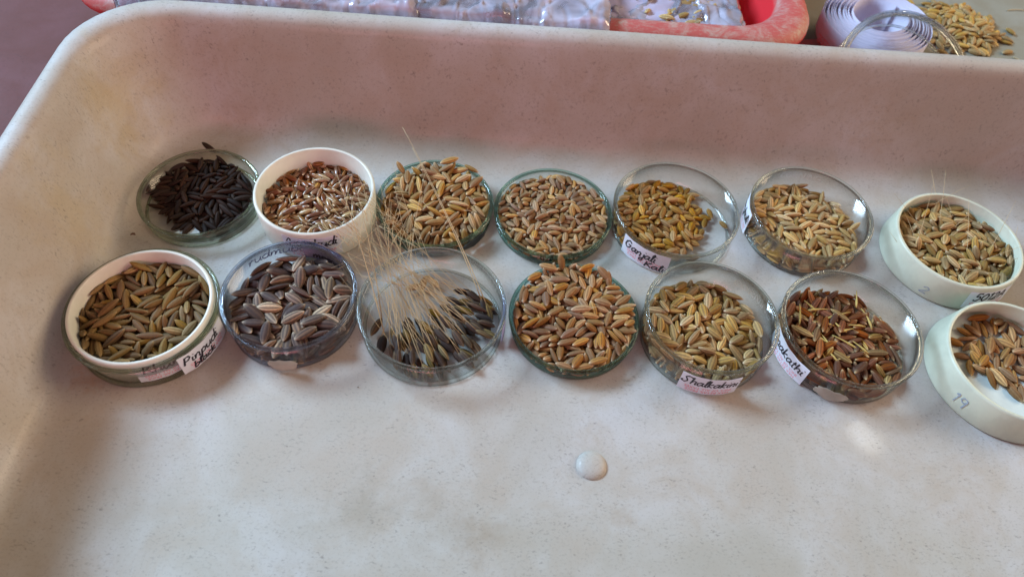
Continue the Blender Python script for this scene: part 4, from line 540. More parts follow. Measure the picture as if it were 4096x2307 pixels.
146,-92,22,-164,-243,37,1,-183,-204,21,-34,13,-77,12,-233,-80,26,109,34,95,11,-9,48,39,-149,61,-71,5,-161,-18,22,-32,307,-48,1,17,-59,33,-98,-253,-57,4,-127,120,42,70,-216,-152,3,-137,-201,26,-38,16,63,10,-24,173,32,13,-300,-18,5,67,-125,25,37,16,-58,4,
-114,213,38,-80,60,-137,3,187,-114,23,-118,-261,64,3,243,44,23,275,-63,4,5,-262,-11,25,67,-104,-168,13,55,128,28,292,-105,-45,5,-137,43,40,-8,87,202,3,-232,-23,28,-65,112,-257,4,206,120,24,80,89,147,9,10,-11,30,40,34,127,1,244,-43,24,-26,-19,0,1,
-36,-132,24,-40,-109,236,0,-194,-104,27,40,108,281,5,-1,119,41,-178,-220,25,1,-64,-6,29,262,43,-39,3,38,-166,36,19,-58,269,0,180,165,22,23,27,179,13,32,87,37,226,-208,-15,2,-71,-164,36,-195,-87,64,4,230,-85,22,139,264,42,3,57,-95,28,0,-99,217,4,
79,-87,38,-218,97,-41,1,-74,247,25,-39,-193,202,1,-96,-229,28,-19,41,198,9,-246,35,41,-195,-207,41,3,158,37,21,27,19,133,0,-12,-17,41,175,133,75,4,-223,-120,38,-2,65,271,11,90,14,41,-4,50,-250,5,-112,-59,29,-185,-203,98,5,-191,-96,46,253,124,-22,4,
110,59,37,-81,-17,93,0,93,-40,37,69,293,37,5,-69,-232,26,45,-79,-130,0,-74,218,41,-197,-241,-25,0,-38,26,31,-14,-44,-10,1,138,-176,23,-31,14,-132,2,211,-30,30,74,-294,-70,4,-205,24,32,-171,185,-67,0,107,186,33,-58,173,-203,13,-248,80,25,7,43,-228,3,
-64,-106,36,-3,0,-242,5,-129,173,42,-158,165,-70,2,52,-130,47,-251,-60,27,11,79,-240,39,-63,-291,57,10,17,124,52,-216,-194,40,3,166,-32,25,-44,242,-141,3,214,-170,23,-28,52,-217,1,236,85,25,-270,-64,-28,0,-152,-151,46,269,-28,0,2,89,-22,56,4,-4,-95,12,
-24,-101,41,244,142,10,3,99,228,26,-85,245,-155,2,-245,-62,39,2,-19,99,12,-132,-99,42,-41,-5,-100,1,128,7,36,-11,12,-277,0,-151,125,32,-159,203,6,4,177,-140,27,54,42,261,1,-271,38,39,-180,203,-70,11,-61,-194,36,309,48,18,3,-3,262,24,107,15,28,5,
186,62,22,-23,27,-177,3,77,-209,23,224,193,44,3,-117,-8,40,-272,-141,-30,5,14,40,59,181,47,-30,12,4,196,44,-7,-21,-185,2,-159,-4,42,-50,286,57,4,22,-26,46,16,10,-115,1,79,-158,39,-1,-15,-178,4,171,-199,22,-27,-18,108,13,55,92,41,-21,26,-132,4,
189,16,34,-29,-20,49,1,-98,-151,50,-46,-11,-70,3,31,-272,29,-193,-34,-25,9,153,201,27,178,156,30,0,122,-99,39,-253,-177,14,0,-171,194,33,26,-106,-131,1,-219,-147,51,-56,-216,-26,13,37,-2,40,70,79,170,2,-192,1,47,108,-290,-42,0,-67,20,43,-13,14,-71,1,
226,116,37,30,50,-35,13,124,-25,42,68,-11,-26,2,3,-145,59,-16,27,-177,13,40,87,55,30,20,178,0,-86,-90,53,112,35,112,5,-2,-174,40,-46,-2,-31,0,-44,271,25,-188,-21,13,1,-178,-184,31,-130,-112,179,4,180,-185,41,283,2,-5,0,-68,-117,56,-3,8,54,5,
53,30,42,72,-208,-41,3,151,113,39,84,146,166,10,-94,205,47,96,52,167,1,-33,-22,52,150,-203,-30,0,-76,-217,50,30,3,163,9,-236,-16,49,125,-258,-24,2,97,255,29,-32,83,267,10,-38,112,47,-268,47,-38,5,-94,65,45,-84,-281,-60,3,254,-72,39,209,220,59,11,
89,-64,44,-5,32,-68,0,44,-95,49,299,-28,15,11,-41,209,30,-86,-3,107,4,-151,-55,46,-29,-12,-153,2,84,62,40,-20,-32,-203,2,222,141,36,10,-180,165,10,-37,19,55,-93,-177,197,8,-224,55,38,28,33,157,4,-15,-134,44,-86,-30,104,3,52,213,40,-25,26,-177,1,
-5,-243,38,120,-101,-127,11,-271,-53,55,-136,-75,175,8,198,-98,34,36,17,-51,0,-61,-1,60,225,-199,-49,3,146,-144,44,-135,-261,-64,11,130,103,42,236,-165,-33,4,-14,174,62,59,-72,-285,13,-121,-209,40,93,-203,-123,13,-176,-117,53,-79,-36,116,4,-16,-118,60,19,-64,-205,10,
-3,75,43,-35,-59,257,4,56,-18,53,122,93,139,4,-259,87,51,-21,-127,-87,12,93,207,49,-33,145,-267,13,-207,-53,51,51,28,9,13,-195,180,43,-94,-43,125,1,161,-2,48,-97,-38,10,8,-127,58,52,104,293,14,3,41,-204,37,-281,43,-13,2,-160,-133,62,151,-252,-4,11,
-142,135,58,142,-272,-39,13,29,-69,52,-29,-6,4,5,-209,-79,44,26,-130,-237,0,109,-172,27,162,77,101,4,107,87,54,5,301,1,11,-17,214,41,20,30,95,2,-21,-210,52,42,-44,-159,9,-88,24,62,16,3,119,3,-99,-42,51,24,298,20,3,-57,114,63,34,-19,12,11,
-240,49,62,30,152,209,11,-114,-75,54,24,24,43,0,39,-32,68,-267,-98,-36,10,-157,-175,49,50,-3,-23,5,-65,-153,66,28,-16,243,10,-71,138,57,7,307,42,13,134,-53,53,70,59,228,13,-39,269,47,-1,301,77,10,-164,35,43,97,-44,-45,4,-30,47,50,95,204,88,4,
11,-249,54,205,-133,-85,9,-231,141,45,-244,-156,-19,5,63,148,46,-7,19,-138,5,-191,-27,51,29,-289,-76,4,213,-154,42,228,190,-55,2,80,-137,59,288,-51,-56,13,14,89,70,133,272,58,11,-29,-77,71,141,-102,-141,8,154,64,50,-13,-275,-48,13,-211,77,52,253,-45,-48,5,
-99,-215,51,174,-164,-90,12,-143,-32,62,103,143,144,9,-122,90,73,-249,-85,3,13,21,-225,43,140,-56,-84,5,71,-50,67,-6,-8,19,10,-79,178,52,-271,-155,-14,8,37,174,54,-189,176,-43,10,128,-216,39,-3,-102,229,8,-249,-99,54,-34,-41,171,13,225,-51,44,235,-179,-48,13,
80,22,62,15,26,274,4,113,-231,43,-260,40,-41,8,-43,-222,45,-78,115,-104,0,-154,52,56,89,224,90,4,181,-21,48,-35,22,14,8,-235,-76,69,-54,-36,-291,8,89,125,37,-48,-37,130,3,-11,-65,65,146,195,55,11,-52,53,60,-18,54,168,8,-52,182,60,44,-113,-174,9,
-188,-196,51,-12,-39,-77,11,183,93,37,-117,-29,209,8,-243,18,60,2,-295,-71,11,-219,115,48,-282,-122,-23,4,-120,-32,66,-246,148,-69,8,14,-11,68,-37,278,52,10,-28,-180,69,34,31,124,9,-153,228,49,82,-264,-59,8,233,64,38,19,179,235,13,-149,-195,66,225,-211,-55,13,
169,-113,42,-118,-270,56,11,-108,65,69,-20,16,31,11,126,230,44,-214,24,19,13,11,158,66,240,36,50,11,116,-98,59,-32,8,-9,11,-63,91,63,110,37,-26,1,75,127,62,-85,-278,-56,13,-110,-123,69,-154,115,-154,9,-200,52,61,31,-42,119,8,86,-76,62,114,14,16,12,
39,-180,56,-178,-59,69,11,-80,-27,74,-137,242,-44,10,187,-108,57,-2,36,-7,13,192,45,40,24,-289,-69,0,-222,-105,65,14,29,75,8,-166,146,46,-127,125,-163,2,-45,-271,28,184,-50,11,8,101,-121,62,147,-10,-92,12,-45,-10,73,180,-241,-58,11,-204,-68,74,31,53,159,11,
85,66,59,-23,-280,78,12,-164,21,63,11,-10,273,12,-154,113,75,-210,-203,-54,9,114,163,47,277,-18,-54,10,38,-209,59,-47,38,-261,8,-66,210,67,179,235,-78,9,204,-72,51,-256,126,3,9,-93,-204,69,79,64,143,12,-66,66,75,77,-273,74,12,-44,155,76,-159,-107,101,12,
133,23,56,56,94,291,11,158,141,49,-70,53,-112,9,14,-71,73,-202,-216,5,11,-132,-125,66,192,-190,-67,10,-177,-71,61,-157,247,-64,13,-187,147,67,-4,-11,-12,11,142,-201,45,-64,-234,119,9,68,-186,66,72,71,156,10,-250,5,77,4,-206,157,12,-8,59,64,231,-5,-14,9,
-72,-95,76,-156,-245,32,9,204,45,63,-103,168,-153,13,-162,-95,69,-259,-165,21,12,25,125,72,-36,6,-20,9,59,260,46,46,-269,109,8,-175,-8,69,121,227,94,9,157,-83,62,-39,-238,-184,9,-56,41,86,-130,-12,1,13,-63,-196,68,-221,129,-24,8,240,-117,41,-3,-34,139,9,
43,23,78,19,194,211,8,207,179,35,-88,-33,230,10,-44,245,41,-257,42,41,4,87,-200,47,112,114,76,8,134,-7,60,-8,-32,-16,8,-111,-179,65,-49,-55,113,9,-28,90,71,-29,42,-28,11,0,-195,67,83,-205,-121,12,33,273,57,-45,159,213,13,-103,24,79,-25,-12,-56,11,
225,-138,59,-123,122,-138,9,-177,83,67,107,202,-165,10,29,-122,65,41,-53,-159,8,-116,241,54,-44,24,78,11,-217,106,66,-9,-268,-106,9,-215,84,77,-266,-64,6,11,27,236,52,9,-29,-58,11,233,13,42,-282,-47,20,11,98,52,75,272,149,0,12,-140,-75,82,-14,12,-187,13,
-99,-95,76,169,-100,-58,5,105,136,57,5,56,240,12,-45,-270,52,-223,4,-31,9,9,-136,80,-27,-20,102,13,175,-145,59,-312,4,19,10,-9,-23,81,52,-13,58,11,-92,137,76,-253,-118,-13,9,41,48,75,30,9,1,10,102,104,71,-79,288,-7,11,-224,54,82,16,-56,278,8,
119,-166,56,-16,257,-158,13,-123,8,74,-86,-301,-3,12,-53,-76,74,-209,152,-35,11,-130,-180,79,-102,104,-129,11,251,-21,43,110,64,-46,11,-100,191,66,-146,-152,41,11,-231,128,67,-104,246,96,13,18,-275,70,-188,1,10,10,93,-4,71,0,1,-27,10,159,-50,58,-130,-263,-43,10,
-193,-126,71,-70,171,-103,12,-42,-146,77,121,177,70,8,-63,-171,84,40,94,226,8,-21,91,90,162,-256,4,11,-168,42,77,144,221,-30,10,142,205,53,135,-112,-170,9,64,-260,54,-1,-255,168,10,-79,251,66,-1,24,298,12,160,26,64,8,56,9,12,-102,-118,92,46,-27,-84,11,
-76,-56,92,-27,-16,-8,13,90,-169,74,38,-41,-164,11,-238,-36,71,104,-281,88,13,64,101,77,1,16,-224,10,205,-42,64,233,-130,-26,10,-207,-162,78,35,-40,-130,10,-83,78,87,268,23,20,10,11,224,64,170,192,100,9,227,89,44,300,-57,15,9,128,-185,70,-257,-64,-8,11,
-51,-237,66,-23,-173,171,13,-99,-25,87,54,263,43,8,-124,-240,56,49,54,-81,9,-124,128,68,128,-208,-125,8,162,48,60,40,16,26,12,-187,-36,74,43,95,171,9,-167,-160,85,215,207,23,13,-200,187,67,-249,-100,32,10,-5,10,74,42,-247,-50,13,160,-200,63,70,69,117,10,
259,2,62,68,138,-184,9,-11,220,65,-93,140,-99,8,136,-59,75,-301,-2,5,11,43,-237,62,-17,-71,-227,10,-6,-241,74,43,-41,-220,8,-80,-252,66,-293,-29,92,12,-133,183,71,-262,72,-52,13,-235,30,80,21,243,151,12,-259,-15,66,63,198,-96,13,-162,173,67,261,-134,74,12,
238,33,58,26,-217,-155,13,-212,-13,83,-204,170,-117,9,64,-107,79,128,-78,-68,9,-19,246,56,128,-235,-130,11,-197,-178,62,-36,20,266,12,191,-194,61,53,39,-225,8,-10,156,84,133,-75,-67,8,90,-236,67,118,-261,-2,13],
7: [167,-59,51,26,-9,-53,0,172,92,51,-27,0,2,0,56,-75,51,-4,41,-304,3,-106,242,52,-290,-15,2,2,-106,-94,52,-24,-15,98,1,-131,-150,54,-30,31,-278,5,-36,-166,51,-221,222,-4,4,-10,-105,51,-21,22,-174,3,-164,113,51,8,37,280,0,222,57,52,9,-15,-184,3,
-85,152,52,245,-160,-25,1,184,-194,52,-14,31,-230,5,249,-102,51,-166,248,-34,3,-122,158,51,20,-21,-148,2,-2,261,52,27,3,33,1,83,55,61,-55,-48,-272,2,-96,-6,51,-264,121,-18,0,210,127,55,-148,-176,95,1,138,-212,51,-232,-181,29,0,-169,-117,51,-13,40,283,4,
253,-14,51,23,-16,-109,3,68,153,51,-26,-3,8,3,-12,121,52,-26,9,-81,1,29,-28,54,-24,-4,243,5,263,48,52,-208,-206,26,1,-63,7,52,16,30,232,2,-129,-55,52,-88,296,-30,2,94,243,54,-100,-16,24,0,-160,212,53,-22,-41,-281,0,41,127,54,14,145,264,4,
185,-30,51,283,-54,-5,2,-180,-51,51,-269,-106,12,3,93,83,64,34,237,-133,3,-73,172,71,252,-117,14,3,179,55,63,-40,72,-92,5,-59,-124,52,266,146,11,3,-141,88,69,18,-33,-200,12,16,-100,66,-142,-155,31,10,-23,41,55,-289,-27,-32,3,-218,130,54,-165,-219,59,1,
3,-46,66,-188,-219,17,4,-12,-236,54,-19,27,-60,2,50,-207,55,-144,-263,-53,2,106,27,63,268,22,-1,1,-179,-80,66,-263,-130,8,13,231,-25,56,-199,103,-83,4,-106,-195,56,79,73,126,3,-92,-125,66,-35,37,-183,1,107,177,70,19,-16,-282,3,43,78,70,-7,16,105,2,
91,-101,60,48,81,-280,3,11,-187,56,180,-168,-85,5,213,17,69,10,4,-12,1,-38,196,72,2,-2,281,2,-157,28,63,31,16,0,3,148,-194,71,-299,88,-17,11,-165,159,52,22,-12,-90,13,-139,-7,51,-26,-30,261,4,135,-134,67,-152,201,103,8,-81,-193,71,-60,-96,141,13,
174,-5,66,-28,-296,28,4,-54,116,60,-98,-255,-17,4,44,160,70,235,105,31,4,-21,240,72,-23,44,-112,2,93,48,84,51,-246,-80,13,-194,153,60,-82,-68,205,11,36,-121,60,-47,105,-151,5,-145,-95,65,88,-293,30,0,-137,192,67,0,-25,-223,1,-193,-159,68,-126,257,76,1,
180,-126,52,-1,-313,0,2,-73,72,71,-176,242,18,5,229,118,70,-15,-237,54,11,94,211,69,-31,35,307,13,22,-3,72,197,-196,11,13,10,216,73,161,-168,-65,3,-93,-53,71,50,-159,-186,10,-24,-169,75,116,60,75,13,159,19,81,177,207,-25,8,141,141,73,104,258,-51,11,
70,-136,60,80,-76,-247,4,60,-1,72,-11,-30,197,5,37,-227,70,287,-91,-31,4,180,-64,71,-253,-112,25,12,186,175,55,79,80,148,2,-16,138,73,265,-32,16,0,-150,-187,81,-301,10,-64,13,84,100,80,237,109,-3,11,270,27,73,210,-176,-62,2,-17,-119,86,-195,-97,110,13,
-263,-12,72,-246,-189,10,3,-163,213,76,-17,-31,-241,11,-105,56,60,78,12,171,0,-136,-64,78,223,159,-17,10,-228,79,72,-14,26,-146,9,-105,218,83,-4,-29,245,13,-202,-16,72,148,198,93,3,30,-261,75,-2,114,258,3,-41,-120,73,-9,-4,151,11,191,155,78,-164,265,22,12,
153,209,67,184,201,142,5,264,-40,72,-183,-225,29,8,-36,12,73,-122,287,10,2,39,207,75,1,34,174,0,81,136,74,55,14,51,12,128,41,83,2,20,84,2,90,-226,73,-25,-31,132,13,65,-53,78,-123,-268,-59,10,133,-71,76,67,3,-296,10,15,97,71,-8,63,-208,1,
115,185,94,-298,52,-40,10,-65,-150,89,-40,3,-113,13,-177,-110,86,-13,-4,294,10,219,-102,67,6,266,-113,9,-144,136,73,-140,274,-20,10,93,-16,82,46,38,164,10,-76,170,94,266,-35,22,13,26,-120,92,18,-173,234,8,-228,-34,76,35,27,-103,10,216,64,89,-199,-233,-8,13,
-76,6,81,227,195,5,10,-126,-126,76,169,-233,-45,11,-210,142,78,197,211,29,13,139,88,96,55,110,201,9,-222,0,91,-162,36,-105,12,38,-10,96,-15,-69,-297,8,173,-116,75,30,8,-64,12,33,-155,75,1,-88,225,0,243,59,73,93,115,128,4,-19,165,81,-184,33,-21,12,
-84,-234,87,-84,-280,63,2,120,234,93,0,272,-3,9,-50,124,90,192,-22,-107,13,-102,33,78,-130,222,-27,3,-197,-71,84,73,-94,-276,8,-25,-12,88,-200,-47,18,11,-65,-95,79,-112,-72,191,4,-102,134,69,-10,-31,148,4,-175,69,65,-129,-29,161,0,87,-167,74,-267,-110,11,11,
-55,249,69,-171,-168,190,1,130,-1,89,-244,-131,-86,9,118,139,90,-48,-13,69,4,205,-75,69,-208,-34,103,13,-15,57,78,256,-10,25,4,53,-83,86,-128,-239,17,11,35,166,93,-288,55,-2,10,-145,-28,77,14,-110,-234,12,-7,-185,85,-33,-117,59,12,23,22,89,-304,27,-17,12,
-136,54,85,-191,-218,-21,11,-30,197,95,30,-1,5,10,218,-19,79,-51,0,46,8,-36,-44,78,-234,-45,-27,4,111,77,100,-23,10,-107,9,120,-106,91,-143,253,-17,9,63,219,85,121,-231,-35,12,254,91,87,195,-168,-22,13,67,-247,91,-26,-74,272,11,-140,207,92,-246,182,33,8,
15,-162,91,116,-22,-123,11,-20,121,97,-139,-201,14,10,-68,-1,105,-1,24,188,13,-122,111,88,8,27,-47,11,69,267,71,-117,96,40,8,53,59,102,12,-21,47,9,181,78,90,-132,-175,128,8,-180,-9,102,117,-59,197,11,139,-37,79,-247,-22,46,2,224,-87,87,193,98,3,10,
-1,-59,103,62,163,208,12,157,-156,75,-29,10,-307,13,-91,-254,105,-286,39,-3,4,-89,-75,91,56,5,115,10,256,-14,93,-273,-120,24,9,-59,263,97,-105,-42,-29,11,-107,1,93,147,214,91,10,-97,84,96,-227,-70,45,8,95,213,105,-50,-1,-40,12,-255,65,66,-21,89,-99,2,
-45,-83,92,199,-128,-10,0,108,6,110,-192,-179,0,13,41,91,90,243,93,20,10,187,-84,110,-59,-7,-23,13,204,-5,92,16,276,-61,8,-236,-53,90,23,126,-277,13,119,-203,86,176,-70,-136,8,13,-237,88,-144,-155,222,12,217,-55,90,246,0,-11,10,-53,42,91,-146,-262,46,10,
66,-63,104,75,75,162,11,62,-204,89,-50,302,-3,10,216,138,100,36,138,238,11,-81,-118,105,230,176,4,13,181,35,90,-77,-272,83,12,10,259,89,87,261,7,9,-272,36,75,18,158,38,0,-55,-215,87,-254,89,49,8,-182,96,78,161,-31,-267,10,-240,-81,91,6,274,94,8,
-120,193,104,-18,23,-212,12,31,133,94,248,-36,-9,9,192,-180,87,-14,-12,-204,13,-157,10,84,20,0,-47,9,94,166,98,-73,-192,233,9,74,-155,95,241,-107,63,13,-122,-32,95,263,-170,-21,12,4,161,109,-292,71,-27,9,-102,140,93,100,276,43,11,165,150,97,110,-140,-50,13,
-172,-167,91,-118,-43,44,11,94,-53,104,24,-109,148,11,265,-19,112,-202,-137,40,12,-201,69,86,42,-10,-145,10,250,26,97,10,1,40,8,-108,-147,89,218,-211,-34,10,0,28,108,-209,206,-69,9,231,-131,77,67,83,-212,9,-82,237,80,39,169,194,10,87,249,102,-4,-24,-4,11,
81,21,104,-28,73,-252,12,-243,127,76,-93,-127,16,11,-84,200,109,132,61,59,9,-38,29,114,-16,15,105,13,-27,-64,94,-3,-211,143,9,88,120,110,-44,-17,55,13,87,-108,91,-156,122,-132,8,-9,83,96,70,-233,-147,12,265,-72,94,128,-162,-136,10,-216,-119,98,-53,-162,246,13,
-148,34,103,98,276,12,13,-20,-224,90,-109,-149,117,11,227,152,75,60,-106,170,12,175,-28,99,185,61,131,12,-217,34,91,40,259,79,13,-3,112,116,78,14,31,10,43,-103,105,-141,18,-52,12,167,202,92,-34,-255,-7,13,27,-192,102,-93,292,57,11,122,-245,77,-89,-94,-35,12,
136,-48,103,12,20,94,9,-144,-106,107,2,33,287,10,-13,247,100,43,9,-203,10,-172,163,92,-286,70,2,11,155,-180,93,162,-265,-11,8,203,25,109,-185,-203,80,8,-50,88,92,22,66,-27,11,23,211,102,-62,-69,212,8,-86,53,110,31,-39,-293,13,-47,-120,118,20,31,201,10,
-59,173,118,202,185,1,12],
8: [-83,-18,62,-22,29,-191,5,205,10,61,-10,-40,254,3,-245,-34,61,157,-249,-37,0,-104,-192,61,-30,-7,36,8,34,-195,62,-270,91,-16,13,25,158,61,273,81,14,11,38,52,61,150,256,41,0,151,173,64,-28,-21,31,2,104,-116,62,245,-148,-22,5,76,59,65,226,171,-4,4,
-122,-30,61,-140,263,-42,1,-146,113,64,101,227,122,5,-180,-145,61,31,-3,-10,0,-79,78,61,29,12,86,2,-24,-205,63,33,-4,-86,5,-218,-107,61,277,-64,-8,0,104,214,61,277,65,12,0,67,-97,66,166,174,110,3,-224,26,61,-283,-4,-1,0,-76,248,65,-67,-38,41,0,
-61,-108,61,15,-35,-221,1,-49,-59,64,80,-185,-152,4,214,-99,62,-13,39,-252,5,31,-157,64,-42,-263,159,0,34,220,66,-197,-153,85,11,176,106,61,-83,-290,44,9,-51,120,82,146,220,-77,10,39,-232,60,-11,-39,251,12,-168,2,61,-275,-71,10,2,89,-47,68,-21,-29,-169,12,
-117,176,60,-30,8,-60,4,-159,-37,61,-27,-17,100,0,-105,-243,65,-47,-230,168,11,225,138,64,47,120,186,12,84,-197,64,-56,23,-146,0,-159,-174,61,0,-309,48,3,-221,-30,75,22,41,-65,10,208,117,61,-1,43,248,12,-13,80,62,-28,15,-104,5,-199,80,62,31,2,18,5,
151,-202,65,-209,-98,63,3,-10,-45,64,175,126,75,10,11,-173,81,19,32,-310,12,60,213,67,202,176,-2,0,-81,182,61,1,-2,-68,0,154,-143,68,-280,28,45,8,-73,206,67,177,-33,-59,0,-237,75,81,40,-33,-149,11,-15,-104,67,-55,164,-207,2,21,-23,61,228,178,29,3,
234,-51,63,46,-127,-212,10,18,-199,92,8,-65,136,11,-181,-95,62,30,-9,-53,5,111,75,64,183,127,72,1,24,-130,64,-32,-15,-19,1,-96,-189,83,-283,-31,12,11,-7,103,78,39,72,216,2,9,211,61,-237,-202,7,4,-182,-66,79,0,-23,-311,8,249,44,62,150,246,30,11,
-56,-27,70,75,34,101,13,-28,-32,84,56,54,128,5,110,-193,60,-26,20,-137,12,-168,60,73,26,-40,148,1,50,110,88,-215,-15,25,10,140,6,77,187,-226,-36,0,166,152,68,56,-146,-260,12,-40,-248,60,-31,4,-34,4,-119,-120,70,-13,-101,184,4,-30,251,63,100,25,48,0,
-114,135,69,177,-89,-94,3,-224,6,79,-33,-3,303,10,-96,-86,83,16,-38,-170,2,123,-98,84,-20,77,-282,13,-14,261,88,60,32,4,10,118,175,80,-214,-204,-25,12,37,-241,79,3,-73,92,8,218,40,72,-60,-83,284,11,34,23,80,270,-134,-1,5,-105,20,68,252,92,-14,3,
-70,5,84,22,-60,-171,10,2,134,96,-87,107,-200,10,-108,82,85,273,-74,-24,13,-186,-31,82,-255,-76,54,4,-23,-148,81,5,-11,-280,3,157,87,77,-231,-102,-30,13,-12,233,72,-63,-39,23,0,-154,-132,79,35,301,-61,9,85,-11,81,-207,-159,64,12,176,0,76,-38,33,-118,4,
169,-129,82,-24,71,209,8,139,165,86,77,61,116,4,-38,160,87,-16,279,-35,11,-139,-180,101,-156,-268,41,12,-116,58,79,117,-48,-44,4,-112,-44,80,45,17,106,0,11,-1,81,-13,-24,-106,13,-44,-174,102,-11,78,280,11,-130,231,68,-170,-64,13,0,50,-56,90,132,-147,-150,12,
195,-58,63,193,86,53,3,64,73,82,-143,-55,91,0,-79,101,84,-196,-192,142,13,-132,-162,80,-22,48,296,8,47,135,85,-53,295,36,10,-203,109,69,270,17,43,11,-167,-18,98,266,-37,-61,10,-11,-117,90,-23,-14,-291,9,199,-160,65,-58,110,-168,2,124,83,89,248,150,12,13,
-64,227,82,30,-14,234,8,-211,141,77,-114,77,-187,13,-28,67,83,-131,-267,70,5,-148,25,83,29,-66,-297,13,97,246,76,31,227,163,5,-87,-218,68,10,-286,81,4,185,3,99,-27,-16,178,11,219,-138,89,19,-200,-83,12,93,190,97,236,172,-6,8,-99,158,84,229,-203,33,9,
-101,-61,101,-34,296,8,11,184,65,75,-2,-140,-252,8,-183,-41,103,-44,-267,41,10,23,-69,101,-227,190,-3,9,87,-174,84,-91,37,-62,13,28,64,91,1,51,84,0,-61,-201,92,-219,94,46,8,205,-6,84,22,-23,-144,9,-199,-98,82,43,297,13,10,-13,-61,98,178,-256,8,10,
109,-156,80,99,276,56,13,-124,119,93,-13,87,221,11,-59,152,103,-267,160,-23,10,-9,-227,82,30,1,-130,10,-6,78,103,-10,5,-286,11,115,16,82,177,155,51,11,-259,42,90,-155,185,-78,11,-99,6,94,-94,267,-55,8,101,-56,96,-55,120,-65,10,165,155,93,19,-51,-163,13,
-75,-230,89,19,-286,-129,2,-126,205,94,248,-2,-18,10,55,257,96,14,124,256,8,-262,-43,89,125,84,167,12,3,6,102,112,-285,-2,10,-240,112,105,148,124,55,12,236,-34,85,189,135,32,10,56,-95,102,90,-23,-141,10,-28,222,95,88,10,-54,13,156,-8,93,47,8,-127,11,
-189,39,92,5,2,34,13,-171,-172,90,18,-19,-116,8,35,149,104,191,138,22,13,-192,176,91,-97,98,-212,13,-40,43,112,279,-81,-72,12,221,33,99,16,90,235,11,175,-194,88,249,97,26,13,-17,-264,94,-164,-23,-34,10,-18,-125,114,-46,-306,25,8,110,146,93,91,28,159,12,
163,40,109,45,-79,-91,10,-43,0,96,15,-64,-166,9,-21,190,89,17,277,126,13,127,-178,104,-138,-169,80,11,-136,73,102,15,-4,-53,8,-150,-97,99,178,-75,-76,8,-103,-34,108,40,-149,-251,10,-107,162,108,-108,15,-62,11,200,165,98,50,35,218,11,143,-56,83,14,56,260,8,
-72,-114,84,32,-48,-203,10,110,-239,97,-183,58,220,9,82,46,90,-86,-60,122,11,-209,-158,81,17,56,211,11,-179,13,103,12,-115,266,12,58,216,89,56,-302,12,8,176,-53,97,-65,-269,-19,9,-152,37,108,-313,-11,23,12,-143,-139,114,58,-142,246,9,-9,-37,122,7,40,269,10,
-30,170,113,139,273,-17,10,100,-129,102,20,10,52,13,131,226,105,-73,-290,-84,13,-27,-257,120,-20,285,65,10,29,42,119,146,85,39,9,126,116,107,-73,162,-172,9,-132,-10,109,-269,-140,18,12,-107,-113,111,42,19,-3,10,125,-32,104,19,18,149,10,-56,167,124,-219,139,-69,8,
24,-147,99,132,14,44,12,0,-78,118,6,-26,239,8,-188,-107,107,7,-46,-152,11,-97,54,118,-152,-214,61,10,-42,99,122,303,71,16,10,68,189,111,-250,-186,32,11,-83,-241,108,-230,-3,1,8,58,-182,99,53,-38,92,12,151,-83,106,60,-21,308,9,-166,166,87,-253,-135,54,13,
217,102,87,-57,-134,171,11,160,127,121,-117,182,-132,10,83,109,105,67,12,72,11,-215,-73,105,80,-95,-270,11,-56,-90,112,-33,-21,-15,13,-95,125,111,6,-11,276,10,198,-107,87,13,-9,307,10,49,9,104,170,-224,-43,13,95,-207,100,-120,-31,-65,12,-15,-240,103,225,2,40,12,
-189,92,107,123,235,93,9,-34,-149,104,29,272,-86,8,233,-14,107,118,272,23,10,57,-118,119,-16,27,-297,12,99,12,101,-135,272,-31,12,68,-241,101,-39,-56,-235,13,-239,-53,92,-46,115,31,8,19,170,117,194,206,-18,11,0,48,121,-123,271,-66,10,-155,140,103,-28,-29,-239,8,
-33,-3,124,-121,-1,-16,10,-226,-118,103,-95,4,240,10,-136,101,121,18,-13,-127,10,32,222,109,11,93,178,9,-85,191,115,-149,89,-142,12,253,81,84,119,-69,-114,12,7,-213,108,31,-14,2,8,112,60,112,-25,38,-221,8,72,-58,101,57,-7,154,8,246,-79,88,-200,177,88,8,
-1,222,113,-125,121,-134,10,-109,-83,119,-290,33,-46,9,-29,-218,126,29,-90,-217,10,-197,-161,106,-167,-191,144,11,82,73,119,-205,-167,22,13,130,163,116,-52,17,69,10,-149,-58,124,-287,-127,-4,11,206,71,98,-44,-270,153,8,191,-122,106,-4,10,-298,13,-206,62,82,241,-69,-126,8,
-117,224,112,-21,-18,-231,9,-89,226,125,-30,34,-17,12,148,-155,94,193,224,3,12,204,-67,107,-23,55,-197,8,-86,-140,115,-107,266,41,13,-155,3,123,-35,71,-200,11],
9: [-85,-77,22,-292,14,-3,4,88,-180,24,-114,292,-7,3,212,86,23,-261,-171,1,4,-200,2,24,292,-15,-10,2,89,186,29,274,140,46,1,-43,-220,25,2,17,205,9,-197,87,24,-10,27,-250,5,-65,105,23,217,-212,-33,4,122,-215,23,-20,-10,82,8,206,-113,25,286,73,24,10,
59,-134,26,-299,8,-20,1,-69,33,23,22,1,16,3,98,71,22,21,-5,-33,4,-198,137,24,112,-282,-30,1,209,-44,24,2,1,247,3,8,230,25,24,4,-56,2,-153,-151,28,15,-16,90,2,-163,74,34,-287,-45,57,2,138,-117,27,29,-12,-300,4,27,104,24,2,0,103,3,
-207,-43,32,-8,-28,35,5,0,-171,27,211,171,53,0,25,185,32,33,15,-207,3,-73,-151,30,145,231,24,4,83,41,30,-279,-25,-27,3,-166,5,43,-6,-288,52,1,244,-64,41,-9,14,124,12,177,-189,35,-180,-63,65,9,22,-215,22,-251,-154,16,12,68,149,40,-93,-285,-34,1,
